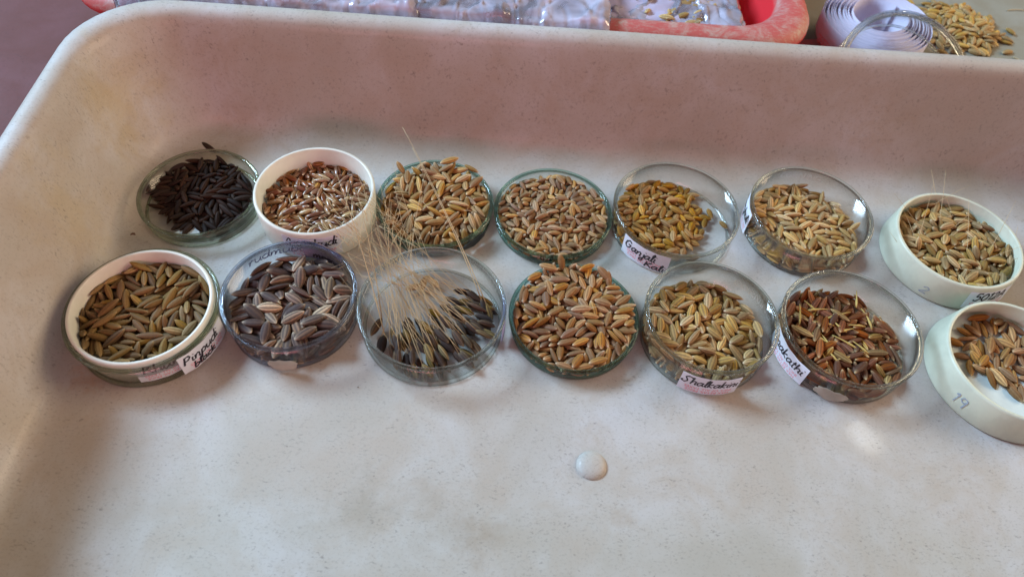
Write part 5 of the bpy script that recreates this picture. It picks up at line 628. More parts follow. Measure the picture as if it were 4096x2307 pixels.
161,-11,40,16,-3,-148,0,-183,112,48,303,-62,17,2,184,-143,43,287,68,48,1,-115,59,31,260,131,-33,4,6,-99,25,10,-306,34,1,-141,207,43,9,-20,61,3,121,-85,45,-10,-7,115,2,173,136,29,-37,-17,-1,5,2,116,43,73,297,23,8,-167,50,54,86,-270,-35,10,
18,49,38,-18,5,-260,2,200,97,42,-32,296,-17,8,-24,-179,45,0,-24,-196,4,-27,205,30,-280,114,-51,1,-200,-115,40,-55,-86,193,11,-44,48,47,-24,45,154,0,12,146,50,-48,-241,128,0,-93,-200,29,-180,156,-75,11,188,-63,44,0,57,-245,11,-132,-58,43,9,10,-142,0,
114,119,46,220,-214,-34,4,-101,170,45,11,12,-16,1,109,11,43,47,-3,78,2,11,-88,50,16,-18,3,4,165,194,36,239,-72,-67,11,-247,-41,40,133,218,32,1,115,-202,41,259,138,11,9,-121,-181,29,-66,-66,123,4,-224,-130,32,169,-101,-69,11,-36,-120,46,-8,-29,-44,3,
96,-4,64,38,-14,-20,9,163,-126,54,-34,-18,97,13,-171,161,59,-218,214,-44,0,0,77,53,-23,21,282,2,-65,-4,60,-23,-278,-10,4,147,-37,65,-61,-25,62,10,-46,-175,60,32,-13,-233,12,36,207,63,20,-26,-141,13,-24,-29,62,24,-15,77,2,-207,95,61,-28,247,74,9,
156,123,55,-5,13,89,13,-192,-28,64,46,0,-140,13,88,-161,53,265,-112,9,10,-59,-136,61,-76,262,-32,10,-51,187,54,-178,-232,19,9,175,85,66,213,104,27,11,-11,75,75,-159,264,17,11,152,-92,64,-154,250,-47,8,-126,-5,59,18,25,259,2,83,197,52,182,227,-3,13,
-192,138,75,273,35,71,10,171,37,61,19,8,62,10,-35,116,59,75,-52,-262,12,100,-97,63,-287,-69,-47,0,22,-38,60,276,72,37,4,-210,-42,79,-303,-31,-56,11,-33,-249,47,39,-2,-7,11,-99,180,70,-60,-9,-195,11,95,201,75,3,18,46,11,165,176,65,48,301,3,9,
-241,76,58,107,-17,-207,13,-68,64,58,77,-57,-239,9,19,-113,65,-77,-292,-22,8,82,-52,70,-293,-88,-6,8,223,-6,41,48,-249,-80,2,-159,-111,48,-1,-13,-149,4,-78,-45,70,26,37,-264,11,60,47,55,-19,-48,-223,11,106,32,78,-1,57,243,13,-114,140,59,-56,-268,-48,9,
-51,13,81,269,-77,12,10,-22,225,51,110,264,-8,2,252,-21,59,-205,-149,99,13,-159,-80,66,-112,278,-19,12,121,116,77,25,-21,-117,12,117,-161,70,133,282,-36,12,-119,-200,55,52,-12,-69,9,-123,-104,69,-8,34,-258,13,217,26,55,51,-259,-91,12,53,120,62,-17,68,-46,10,
85,-112,80,304,-68,39,10,-95,120,69,-218,-30,29,3,-12,-53,81,-205,-163,-32,12,-22,185,74,235,-205,20,8,196,42,80,302,74,-25,10,-216,-135,72,-131,32,-134,11,131,-45,90,1,-14,74,13,42,-236,34,-59,-271,-41,9,-116,41,61,221,160,-41,8,-121,86,68,88,24,7,12,
34,178,98,15,18,-280,11,-56,-82,68,-36,116,-180,8,91,-197,72,-28,-90,164,12,156,137,74,-299,87,-34,12,-200,-77,77,258,40,27,10,196,-80,80,33,-75,252,13,-168,-191,41,-161,109,-27,12,-147,47,80,-3,-110,-248,13,-84,155,95,27,-259,6,13,199,-17,82,143,-164,-136,9,
-15,-218,69,-40,19,-175,10,88,118,70,138,166,146,9,-78,-80,92,281,-118,39,12,-78,-123,84,-9,-6,313,12,196,-154,69,5,20,-213,11,-72,210,79,-26,31,242,11,62,105,85,175,-159,-69,12,56,-214,60,12,35,-150,10,186,-163,90,282,77,31,8,-145,-21,92,30,6,-130,12,
-100,-160,71,-27,-61,285,13,35,-39,85,149,274,5,11,-128,199,82,49,-53,-260,8,-146,-69,101,-87,-281,-28,13,111,65,90,257,-109,-26,9,4,234,73,261,-101,41,12,44,-118,88,153,251,27,10,167,-103,91,-263,7,-1,9,-138,-215,64,64,-21,-55,8,-98,-18,85,30,-23,32,12,
22,-201,77,-233,195,-38,13,149,-147,87,-86,262,-142,8,9,33,85,10,-12,306,10,209,91,86,47,-238,-22,9,-79,81,90,-105,-12,53,10,-240,9,50,-49,-2,110,10,-12,216,97,182,-240,11,12,148,173,87,-17,10,307,9,23,-48,105,30,-20,57,9,-87,-37,102,-286,-8,11,9,
-183,185,79,-72,198,-152,10,-64,247,85,-6,-119,-257,13,-64,-221,74,84,-177,-184,8,-239,5,77,-8,-59,-188,13,227,-9,78,95,-133,-144,13,-136,-121,103,-16,-33,-304,8,65,-201,85,21,-23,208,12,8,14,103,-81,-292,-7,8,-222,46,84,-27,23,56,10,77,-77,99,-9,6,-164,12,
-125,-190,83,-31,15,-25,11,10,132,104,18,27,-150,9,151,90,96,215,-199,-21,13,-64,41,92,-53,25,202,8,2,-148,87,193,206,25,8,114,-92,111,-302,-82,12,12,-143,97,97,-228,-212,19,9,127,208,93,-2,-285,81,8,73,-9,83,308,-53,16,8,-175,-134,85,-4,-31,-73,10,
259,34,73,84,122,130,12,-69,119,89,-216,-37,39,9,93,-159,106,0,-7,-241,9,-79,-161,98,218,-217,-36,12,72,246,69,-97,-84,279,12,26,59,99,-58,-254,126,11,23,-84,108,48,-21,49,12,-96,12,107,12,-17,-50,12],
11: [-35,-197,22,25,19,141,4,-173,147,24,29,-6,-58,5,138,-112,26,-37,8,-158,5,74,-74,24,138,-263,-37,5,220,-42,23,158,-250,-35,3,-2,-101,23,-264,-112,15,2,-257,-29,24,197,218,33,13,232,-87,30,25,61,-241,10,-59,-111,24,-15,35,-242,5,-222,-53,23,-144,262,-39,3,
-134,30,25,-154,262,20,2,90,-178,23,26,-16,-103,3,-112,-83,23,28,10,79,0,190,-136,24,-30,-307,37,1,70,-197,26,97,-47,-77,2,-140,-158,23,160,-248,-35,3,207,-162,40,162,30,117,13,-87,-95,28,102,-251,-136,1,-201,-77,24,-153,250,-33,1,141,-189,23,23,-21,-136,10,
-235,23,24,119,280,34,5,-80,30,39,-285,17,15,4,-230,-119,27,-219,118,-19,11,-5,-168,24,-18,-29,189,1,3,184,38,42,-28,-65,2,142,-26,25,105,1,7,0,-73,-13,22,25,19,135,4,241,-46,45,5,48,-242,1,-143,-43,41,-51,-37,97,1,-96,65,50,-78,-150,205,3,
-56,-167,22,188,-224,-31,4,-29,24,48,290,-105,-25,3,257,-22,24,-20,26,-173,5,112,-74,24,-25,-18,115,1,-8,146,46,-10,31,-134,5,-45,-166,42,-33,16,-40,12,-201,117,27,33,-19,7,5,94,-65,43,-30,29,-213,10,-103,-23,44,214,-167,-58,3,118,230,46,-55,-268,24,5,
-185,-163,26,94,-68,-147,12,-80,-244,40,45,-224,136,11,-58,-49,43,100,-292,50,3,-257,57,56,-190,48,-202,13,198,-112,32,83,-52,-15,12,-181,-98,25,-61,110,-193,4,105,187,40,-95,257,26,1,-36,-118,44,-145,259,-82,1,-58,-2,41,271,-29,-38,3,194,-83,38,83,-85,-28,2,
91,68,47,-124,-284,-40,4,68,-168,43,-73,-7,-90,11,68,165,46,275,-52,-18,0,-124,-79,44,-278,-86,-32,4,49,-110,41,-270,142,15,1,-129,-201,22,-10,39,-272,4,177,-41,30,77,-245,-171,2,-152,180,39,-27,22,5,1,-226,62,24,-14,-27,205,5,-136,68,46,185,231,38,0,
26,148,58,23,-3,-192,3,-38,-80,43,0,-2,58,0,59,-56,41,29,5,-247,1,96,-136,25,147,270,49,3,-233,-71,45,-34,-44,192,1,-43,-2,62,15,-11,296,11,-21,-240,24,121,-273,-39,9,-165,-133,25,78,-86,-145,0,-3,-128,44,-48,-11,89,2,-230,-16,43,-33,-57,-302,13,
44,-26,58,-240,-160,-5,5,137,-89,46,10,65,154,1,20,-78,63,20,10,-127,9,-112,-126,41,66,-298,-31,4,-87,237,62,-148,14,23,1,145,6,46,-198,-144,78,1,10,-259,29,-297,-2,44,11,-21,216,53,234,-114,3,3,35,-166,54,-25,-14,-131,9,225,124,60,25,19,-91,13,
-182,150,46,-120,-273,32,4,169,-101,43,145,216,-6,9,-258,-53,63,163,-116,-113,11,-141,1,53,141,-259,-28,9,6,-191,44,8,24,-155,5,99,-136,47,-2,-39,245,12,71,221,50,-13,-40,179,5,-207,-123,47,-183,249,-50,12,8,2,70,19,-12,196,0,172,-185,29,54,-116,-141,8,
-129,163,60,281,-50,-11,5,-105,24,64,-12,-2,174,11,71,65,66,-139,82,-73,2,-169,-142,54,-51,3,176,13,6,-71,44,171,-240,-36,0,176,-12,47,-16,-3,80,5,162,163,66,-81,252,-49,11,60,-76,60,26,9,163,12,7,102,65,77,-8,25,13,139,50,54,-32,-24,86,0,
-181,82,44,206,171,78,1,-77,-30,58,34,-278,-55,0,120,-195,40,18,45,189,3,29,-229,46,36,31,119,13,106,189,66,-213,-184,-25,10,-173,198,59,160,99,4,13,-177,-84,49,-44,4,-70,10,189,104,48,-43,53,184,2,-37,179,59,113,-82,-133,1,81,113,59,9,5,-80,1,
98,-3,55,92,-286,-80,3,96,-163,56,100,269,-120,12,-88,-166,31,-234,80,-74,10,-165,44,44,96,72,119,0,-43,32,73,267,-117,7,13,-123,-163,48,-19,59,307,13,111,-103,47,-184,167,-6,0,50,-231,59,-237,171,108,11,-223,6,53,231,95,-49,12,237,-86,63,-193,193,-47,13,
128,112,60,-214,-146,-27,12,32,234,66,-142,-265,-82,13,184,-57,51,-44,292,-55,2,-12,-93,61,26,-27,-152,4,-81,32,82,78,-86,-130,13,63,-228,34,12,-60,143,10,-163,-196,42,-236,141,-12,12,-251,23,51,-39,-9,-210,10,-130,218,85,209,-43,-141,8,46,36,78,-304,6,-14,3,
-59,255,69,-70,-131,-179,9,63,166,69,-5,-26,-213,3,-193,-40,51,-12,15,22,1,-83,-138,59,128,-245,127,11,-135,106,62,17,109,257,5,-44,100,76,-33,-28,19,2,84,-42,67,46,43,252,10,215,-27,74,132,-70,-38,12,184,47,64,1,19,-134,9,158,-166,43,-177,258,-13,11,
129,-11,71,16,-7,132,13,-3,82,82,-249,-2,36,2,-148,35,64,284,117,2,0,-66,194,66,-29,-66,186,0,38,-131,61,32,43,297,12,-197,-160,51,168,-39,-245,9,192,119,69,48,206,171,2,86,224,80,0,-40,74,10,238,-18,64,-39,8,240,10,-224,-123,64,83,238,24,13,
38,197,76,-36,7,269,13,237,43,49,50,36,-40,1,-13,-156,66,-20,-7,-36,12,144,-195,65,-201,231,62,11,-43,-38,67,53,-277,-92,13,-107,126,69,32,10,-67,1,42,70,86,7,-26,45,8,-217,62,48,-203,66,-34,4,-195,75,64,-285,119,-15,13,103,107,79,-288,30,13,9,
-35,-229,44,156,-262,21,13,-113,-230,28,40,20,-83,12,-61,-78,62,0,-4,51,9,-101,232,91,48,-9,141,11,-41,54,89,15,19,272,10,247,8,53,133,252,121,1,-204,-15,61,68,-243,5,11,136,-66,60,233,-160,48,12,225,6,75,11,294,-26,12,-116,-94,61,-117,255,29,9,
35,-27,80,207,205,56,9,-162,146,65,-78,27,-57,10,121,155,67,132,-195,-107,10,-14,260,79,61,115,-203,12,141,-147,61,21,-311,16,12,-45,135,72,245,-32,-18,2,-208,30,59,-72,-239,128,11,95,12,76,-3,-53,-36,11,-38,-107,70,-27,-43,95,0,-125,73,71,257,5,22,0,
0,156,76,-186,94,-73,13,104,-208,62,91,-33,104,11,177,-179,56,-215,-143,73,12,-108,-212,50,-25,64,66,11,-154,185,75,111,-245,37,12,237,76,58,-38,66,-28,1,2,59,98,-162,-251,-48,8,-128,43,84,4,10,32,8,-35,228,75,293,0,-22,5,97,68,72,89,-16,-96,4,
167,-44,68,-41,8,28,10,-66,-214,38,-56,-69,16,10,246,31,82,260,-86,32,8,-196,114,59,-62,62,231,4,141,220,62,116,37,260,8,-172,-66,64,30,31,294,11,-122,-139,63,-123,282,-57,12,164,7,66,-46,0,-141,9,70,-198,69,158,217,87,11,-158,74,85,-25,-13,114,13,
-74,183,86,72,-3,-57,8,0,18,94,32,-6,-27,8,144,179,81,-239,-158,62,11,237,60,89,10,271,-74,11,37,115,92,-235,-173,42,9,184,94,86,-295,-88,-42,12,101,-120,70,-185,217,-49,9,41,47,103,4,-12,217,9,-122,-21,68,153,-123,-118,9,-114,178,84,94,281,94,11,
-63,-179,64,44,-43,-159,11,104,172,85,69,9,-225,11,8,187,83,110,-38,-79,10,-192,-106,69,46,196,225,9,-85,-124,77,96,-262,51,9,-92,95,86,0,112,254,10,16,-59,91,286,91,64,9,-54,205,94,284,-57,-31,13,84,142,89,-28,5,-52,12,141,58,79,22,-1,-69,13,
69,-131,73,-232,-165,84,8,-196,0,77,43,34,272,8,-217,146,55,-144,94,171,11,151,91,101,49,-10,14,8,-32,-139,82,286,61,-4,13,-237,100,76,-73,113,-136,13,45,250,87,-25,57,-25,10,-81,121,90,264,-72,-12,9,66,-1,81,227,-59,-68,4,-170,-38,71,215,-34,-58,12,
133,-119,74,-243,160,-58,12,-258,-5,84,193,205,-33,10,-52,151,92,-20,-13,-305,10,-47,-1,87,-29,-49,202,8,113,42,89,62,302,13,13,-87,-208,61,-91,70,-99,12,232,-66,86,18,-48,-28,13,54,-103,78,32,-71,-270,12,153,122,83,-218,-192,24,12,-4,-223,62,-4,6,-252,9,
-69,175,108,-5,305,20,13,60,109,107,217,172,33,11,-101,-20,84,213,214,30,10,-11,-46,77,-261,-123,6,12,83,22,99,-209,177,-9,11,-131,-194,50,114,-232,115,12,180,-93,68,-100,61,-53,11,-153,-9,78,42,33,193,9,2,119,99,-117,278,-36,12,-131,154,91,7,-22,9,12,
117,-62,83,-217,150,-53,9,35,-83,85,-206,-78,59,11,-204,44,77,-93,37,-40,9,190,130,94,56,-274,95,13,-69,-87,84,24,23,202,10,-116,-75,85,10,-40,-36,12,152,-12,89,42,-18,-185,8,-180,194,95,-69,98,-236,13,104,-242,46,18,200,-117,11,-15,46,111,-222,52,-18,12,
68,243,98,-211,-183,24,10,-32,231,97,188,-176,-8,12,97,91,100,119,-260,-79,9,76,-67,91,100,30,281,9,-96,62,98,0,-35,-69,12,5,-10,98,-46,-130,251,12,-2,202,108,236,-176,0,12,-173,127,83,-44,-46,301,9,5,-191,72,-86,-31,0,9,-132,-121,74,269,59,34,8,
-85,3,107,14,-29,-255,10,-19,135,99,100,-204,-166,9,36,-258,69,-258,-30,-20,11,130,64,104,17,-36,291,9,89,-39,96,36,291,-5,12,-118,126,108,46,-19,-123,9,-196,15,95,-83,-291,44,8,201,-86,78,231,-101,-41,10,11,-232,80,-146,273,11,9,-195,75,87,207,-178,-15,8,
-60,-54,91,227,-90,-59,8,37,170,102,-59,23,-130,10,247,-31,95,232,117,-42,10,-150,-95,81,-20,-23,-21,10,163,201,98,75,37,164,10,29,14,116,42,-1,13,13,-63,130,112,-7,19,-262,9,194,37,86,29,-133,219,8,-147,-52,93,153,33,62,13,-18,99,118,-19,-25,81,9,
66,-13,105,99,-18,-14,12,26,-140,85,-64,289,-45,9,-224,84,97,-90,78,-168,11,-234,-77,71,145,-239,-62,8,200,-35,96,-80,259,151,12,224,90,94,-284,-101,-6,11,-130,70,102,-27,-23,164,10,84,185,100,-11,-3,-162,12,17,227,89,170,-39,-30,8,181,155,96,187,57,-20,10,
-51,-20,104,-235,-1,-45,8,116,-128,91,33,20,157,10,-43,-257,68,-258,42,-9,12,-168,26,104,49,193,214,10,208,-3,92,296,7,33,10,-159,108,102,49,32,-249,8,-194,-60,94,-101,-48,42,13,101,-228,83,-12,-24,-272,11,225,27,104,13,-72,-273,13,-24,-105,96,77,-254,-114,13,
193,-154,68,44,65,151,8,-19,-61,97,-22,74,-189,12,-61,85,111,166,-247,14,8],
12: [-7,-10,24,1,-42,306,1,88,-111,23,-2,-40,288,0,-192,21,23,43,306,42,0,-118,-147,24,-228,194,-21,2,-101,114,24,-211,-203,26,5,45,-154,24,-209,-205,27,5,51,-77,24,-129,272,-38,1,-49,119,24,11,32,257,1,65,150,22,-25,-12,78,4,-206,-104,22,-279,-71,10,4,
130,-62,23,-23,19,-148,0,75,-163,35,-29,13,-235,1,28,73,24,-62,301,-42,1,-76,166,25,45,122,220,4,152,101,22,27,3,35,4,172,67,24,16,-42,306,0,46,-51,41,-253,-146,37,3,-165,-101,34,70,12,246,2,11,151,24,-234,175,-26,5,73,196,23,-25,-14,91,0,
-257,-29,23,223,-187,-24,11,-9,-192,24,25,14,114,9,-50,42,43,138,-267,7,3,-241,14,24,-171,-250,42,2,121,161,24,178,-235,-31,1,91,-198,23,178,-233,-29,8,-42,-187,24,27,12,112,1,-103,206,27,212,-30,-25,3,164,-26,26,-208,-191,9,13,-197,-135,23,113,-278,-37,8,
-83,-177,29,-185,159,-43,5,79,107,23,-27,-2,1,3,123,-181,22,-24,18,-141,4,18,-57,23,-116,279,-39,2,-39,-104,29,-184,-4,30,4,-226,-72,24,-26,-13,104,3,179,-154,24,-27,9,-77,9,221,13,24,-287,8,-3,13,44,41,32,98,-267,41,5,-161,90,40,-11,300,-27,0,
43,199,29,26,-68,-169,5,-98,-223,27,264,-138,-45,13,-242,53,39,249,118,-13,3,-162,-1,37,80,-6,-39,4,-16,-40,28,-43,17,309,4,91,139,41,223,160,23,13,97,-60,26,44,58,184,1,-163,-168,22,15,-29,-208,12,-186,165,35,139,168,34,12,-23,-135,23,-5,-38,274,0,
-89,63,40,12,27,165,0,169,38,23,-287,-1,-2,0,5,228,29,170,-119,-78,5,-159,-33,46,29,1,-240,0,70,-78,47,4,19,-244,10,-70,84,47,-29,91,75,12,-140,-193,28,-185,-198,13,10,-190,128,27,-285,51,-39,3,19,-129,32,-257,159,-85,0,102,240,26,-13,-73,264,9,
-39,-239,30,-238,139,25,10,-209,123,46,178,207,53,3,172,-114,28,257,-29,-30,5,4,-92,44,-30,-40,151,1,-97,3,47,-1,-19,-117,1,213,89,27,270,-2,-24,13,-237,-62,46,-97,-294,43,9,99,198,37,-249,-36,85,12,-90,42,62,49,-303,-46,11,209,134,22,-7,-37,266,4,
-135,-94,43,154,273,22,5,-62,-142,33,67,-12,188,0,142,-150,29,106,-48,-113,10,121,-13,33,-53,8,277,5,45,-10,33,79,75,37,0,-133,159,44,2,4,252,5,158,-213,27,52,-151,-202,12,45,112,43,-48,1,-114,0,-101,-179,47,-263,123,-29,5,-180,87,60,-218,217,13,5,
-80,187,50,-22,29,-185,5,-208,-37,43,237,-166,-1,1,258,-35,26,-23,52,-166,10,22,-205,27,-181,204,-9,4,177,192,22,-11,-33,236,12,-153,32,52,-53,22,-153,1,78,8,43,-4,12,-121,5,-62,-76,49,31,-31,-65,3,-162,-81,61,34,-18,-138,0,16,154,48,-13,43,243,4,
-225,89,53,27,238,13,2,-140,220,50,249,61,65,13,71,-252,27,-101,-17,27,13,-3,77,37,160,172,30,4,-118,-50,55,-217,-201,38,2,-21,-136,45,28,-15,-157,10,-141,126,46,-96,-288,-36,4,186,-84,25,29,10,-25,10,-249,-14,46,146,266,-51,4,-95,-226,53,-207,124,-27,11,
31,233,36,165,-198,41,0,-49,110,46,117,281,43,2,52,60,58,-28,-16,-275,12,-207,1,53,260,-118,-15,3,199,-140,42,37,-270,-52,13,-93,-100,50,40,-27,-154,2,-30,-195,47,-182,143,-46,8,-175,-151,36,-103,272,-28,11,158,165,31,-157,244,43,13,-119,64,47,-52,-53,114,3,
-58,168,53,96,-191,-73,2,-17,-258,48,-36,77,30,13,101,-16,59,236,-122,-75,13,-253,47,65,-240,-169,30,11,-139,-163,58,173,152,71,11,-13,105,58,228,-180,-20,10,143,42,42,-10,7,210,2,-50,-224,59,-185,224,-12,13,140,-81,44,-10,-38,261,8,-5,-19,48,96,-292,41,3,
123,-212,43,-76,279,88,9,-231,-117,44,248,-148,-26,13,-220,45,64,-42,-1,-221,0,-141,-16,70,-207,-195,25,1,-140,183,64,-84,-295,1,5,101,244,54,127,-24,-34,9,-49,-144,59,275,84,47,10,-29,59,59,42,44,188,4,214,111,40,10,65,285,9,-142,75,63,24,34,162,10,
72,-120,43,86,5,-11,11,-221,-56,67,-301,-28,13,11,-180,-181,56,-11,0,217,13,-22,1,62,-26,288,13,9,-97,228,43,-45,35,105,11,24,90,46,28,27,205,4,-194,173,63,-20,32,80,8,-238,111,80,-18,187,-48,9,7,-174,48,51,-46,-148,9,-90,-45,69,143,-262,-25,9,
34,15,61,-96,-279,-50,9,-187,-152,83,-102,77,1,11,-46,255,32,24,45,6,1,194,-55,40,234,29,16,9,-73,104,67,239,-130,2,9,-17,-29,73,-43,-43,-301,8,155,130,39,-219,-39,11,11,-104,-154,68,272,155,-9,9,-12,236,55,-227,129,-87,9,117,-161,44,5,1,-169,8,
-170,14,76,6,-19,120,13,31,-220,47,10,68,-155,10,189,-10,41,24,57,-35,11,-132,-73,77,-192,226,13,9,41,-25,63,-111,-277,-13,8,-260,-2,78,-161,-167,10,10,-17,-100,74,44,-13,-13,11,-29,190,59,24,18,-145,11,62,-209,41,-202,-158,-57,10,109,30,44,120,283,31,1,
65,152,71,150,-266,10,9,-186,-123,51,-66,-10,-75,4,-230,-20,76,-288,-99,12,11,40,254,55,53,243,-27,11,-89,24,78,68,-20,218,11,-106,-106,73,129,-272,-22,11,95,-98,55,39,-245,52,8,-42,121,70,232,-203,56,8,-10,-231,57,-267,-11,117,8,-211,121,73,-30,-32,-123,9,
212,57,34,-18,-273,-40,13,-158,134,70,-217,-204,57,8,-33,-60,86,-56,274,-43,12,41,-256,54,39,-55,52,12,-2,62,76,55,-298,-2,11,163,-44,49,228,49,5,12,65,224,53,66,158,90,13,-181,-40,85,0,28,-144,13,-40,241,56,229,147,116,8,-54,7,77,-216,-200,13,8,
127,97,43,7,-7,13,11,-189,43,74,27,-4,99,12,14,185,56,-15,-31,-62,11,-13,-68,67,-41,-95,226,12,-137,207,81,-61,24,16,11,-54,-228,82,-244,-132,10,9,-181,-105,69,-46,-28,244,9,234,-82,29,-101,53,-136,11,-113,121,65,62,-55,-183,0,29,-66,67,37,7,184,10,
67,88,68,-6,-55,-211,12,-218,75,87,-240,25,-39,10,-152,-41,94,-171,159,-79,11,-76,-190,72,210,-215,-20,13,64,-227,59,-231,145,13,12,225,-14,41,219,-80,-135,9,-1,87,93,-40,1,161,13,-82,-56,89,-226,-96,54,9,69,-66,68,11,5,109,12,12,125,67,3,9,207,10,
-41,-167,78,-19,-268,31,10,115,138,62,-103,164,-122,12,-238,-84,77,57,48,-82,10,-124,84,82,-39,10,12,12,-126,47,82,-178,-41,94,12,-17,167,78,-69,283,-81,13,115,10,68,-107,-224,61,9,-24,0,87,199,209,-35,9,37,-129,62,-15,-104,280,10,-182,-101,95,-49,-136,265,11,
11,-176,73,-245,-165,9,13,138,178,48,-54,-21,178,13,-141,164,83,77,-9,-90,8,-232,20,92,-193,-177,72,8,-39,34,101,147,139,94,9,91,-155,55,-200,231,5,8,-125,-158,88,-45,-44,278,13,19,252,68,35,-76,-37,9,77,44,68,57,-286,-14,10,-76,201,73,-19,35,-250,8,
-114,-237,59,-253,32,-100,12,55,105,84,-264,-91,25,11,132,41,68,-224,147,7,11,27,-235,70,-45,-66,79,13,-116,126,88,43,7,-241,10,-221,-141,72,-101,41,-96,11,-90,-10,86,9,239,50,13,-64,-124,81,-60,7,15,9,-61,71,90,-207,-169,-1,12,160,201,64,225,-60,-9,13,
-208,-64,94,26,-27,-38,10,67,-158,70,-282,-19,-51,11,-178,166,84,-47,-52,166,8,-81,244,67,27,44,51,12,184,88,55,-247,-69,-16,10,-42,193,83,-111,282,33,10,201,32,47,135,29,-13,12,192,-102,46,17,26,77,8,-128,-8,93,-186,-142,112,9,-11,-124,94,-47,-158,-255,10,
30,147,85,200,-234,-5,13,-222,-112,88,-22,-200,143,13,-180,100,93,-187,-198,122,11,-130,-94,94,-244,-166,-33,12,221,145,45,48,143,166,9,36,-28,86,-15,21,-67,9,-189,30,94,88,265,52,12,-52,-96,92,-31,-19,18,10,129,75,61,-17,-69,265,11,133,-107,58,-118,-254,18,13,
141,-39,67,2,-35,-250,9,-116,-206,77,-21,-60,46,11,-78,116,91,-68,227,-169,13,30,209,72,48,-9,250,10,-207,-7,98,60,-48,-158,8,56,2,76,-128,-246,-46,12,-83,161,88,30,-25,-28,13,192,-175,57,267,106,57,13,-86,20,105,-5,-25,-238,11,258,39,43,34,-51,-135,13,
-65,-64,103,-72,140,-187,13,139,110,68,-34,32,36,11,-88,221,88,97,-265,-31,12],
13: [-169,-85,23,-18,-29,191,2,191,-72,22,113,-277,-40,8,9,-185,24,14,32,160,11,13,-58,22,7,-40,-269,4,33,113,23,-19,-8,63,2,-81,-201,23,-98,-284,42,2,-76,154,23,-18,32,-220,1,-62,23,23,-21,-26,166,3,-241,-19,24,-8,-43,-270,3,32,-1,22,-7,45,302,4,
-245,11,22,272,85,9,12,-104,-115,23,-280,-71,7,1,-179,112,23,-236,168,-26,11,-5,201,23,5,-18,-243,3,-113,28,23,8,33,247,2,-228,-83,26,-108,240,-104,13,135,9,22,-37,306,-46,0,26,-94,23,136,-264,-38,2,-74,-236,26,104,-23,-40,1,79,-153,23,29,6,50,9,
-103,100,24,-2,-39,259,1,-10,148,23,-30,-307,33,1,-151,-13,25,285,78,31,1,-58,-178,31,-85,46,-161,11,-8,45,27,-35,-10,188,11,81,87,23,2,46,310,5,91,-43,22,272,-86,-11,4,29,91,43,249,-158,-33,5,-107,62,25,114,264,30,2,-25,-173,23,21,28,195,3,
-152,-175,23,-11,39,-267,1,-125,211,22,16,-32,-207,0,101,-87,23,117,278,42,3,-236,-48,23,8,-39,-262,5,-3,-25,29,81,282,-21,5,-24,116,22,27,-308,-35,0,-191,-82,35,4,-49,79,12,-174,50,25,-18,-6,240,5,-92,-153,28,-244,128,21,0,142,45,23,9,-39,-257,13,
67,-222,24,-239,-172,39,3,149,-108,23,-21,-29,210,8,-162,173,23,-245,153,-24,5,-113,-46,26,75,67,138,5,218,-172,28,23,-95,-199,11,-207,4,38,33,49,139,13,-144,84,36,-4,0,-117,10,45,-114,22,-248,-145,20,4,201,53,23,-275,-79,17,2,-166,-149,29,-301,-45,-35,5,
-17,-236,24,-115,-268,34,1,-12,-96,28,20,40,-232,4,-267,-68,44,-223,171,-25,13,190,116,25,96,54,94,10,-103,191,24,-231,-82,28,0,-212,-128,23,2,-46,311,10,116,-26,23,5,13,275,0,-40,59,22,-21,-25,162,0,146,-191,23,-56,-299,44,13,-226,85,25,86,-75,-127,2,
-125,55,56,58,12,160,13,45,31,27,-206,71,-20,2,140,-87,42,24,-307,-15,9,-69,-75,27,-59,10,32,1,-58,-272,25,10,154,265,8,-14,138,44,194,228,43,11,-238,-51,52,-27,27,-55,12,37,-91,47,-20,27,135,8,69,-117,31,-29,110,-178,2,-207,-103,45,6,-43,250,11,
80,57,24,9,44,-306,5,1,192,43,-25,37,-137,3,-184,162,36,-11,-36,240,12,-73,86,41,-13,10,50,9,-10,-280,39,124,46,-36,9,-257,103,24,37,3,126,8,-138,-198,30,-80,274,52,1,64,-7,42,-134,-267,17,11,-56,-107,27,117,-231,-129,2,172,-16,26,37,13,-16,13,
-50,-142,44,33,-7,-68,11,-212,136,25,191,-163,-61,3,211,26,28,24,-277,-83,13,-86,47,51,63,-258,-39,10,137,162,25,-258,-114,-1,10,67,-54,45,127,257,-57,13,-16,260,23,-87,279,-37,12,-183,-14,37,47,-109,-123,13,93,-239,26,-102,216,-125,10,-154,-31,47,-74,61,-107,13,
-32,-7,41,-10,-19,63,4,70,67,44,-147,-264,35,12,66,-180,36,307,32,8,12,240,-4,23,29,-3,-12,10,-100,131,44,27,16,81,12,-178,-160,51,136,16,57,11,93,264,28,201,-49,6,8,-209,-134,58,4,51,-187,11,261,92,23,-171,-240,34,10,104,184,25,194,-225,-5,11,
30,-12,46,-13,25,181,11,34,-233,23,-22,-24,152,9,-140,-167,45,69,-297,-44,1,-236,47,40,-43,-35,174,13,138,-138,30,22,-45,229,10,-77,117,35,206,98,-25,8,-71,-7,42,19,-16,-240,9,-116,150,36,6,22,78,10,-83,-163,49,-202,196,-3,11,160,-54,28,-41,62,-273,3,
-27,69,43,5,2,-156,9,-151,-107,43,90,-213,-66,9,219,116,23,161,-247,-36,10,-19,-79,50,-142,-277,4,1,123,-249,26,35,-134,-228,9,72,213,23,-113,279,-42,13,22,-149,41,15,11,92,11,-260,20,40,43,226,51,8,194,-102,31,79,33,2,9,2,87,56,-186,-242,-63,9,
-130,-20,51,-10,15,-113,13,110,117,30,22,-30,10,9,-187,-185,79,144,-109,-73,13,-77,262,30,-74,178,-217,10,-221,-29,61,282,-88,70,13,-30,-191,45,52,-2,-95,9,133,214,33,-28,27,179,13,-51,161,42,104,-113,-132,0,96,30,61,-1,-58,273,8,251,-59,26,245,-167,-46,11,
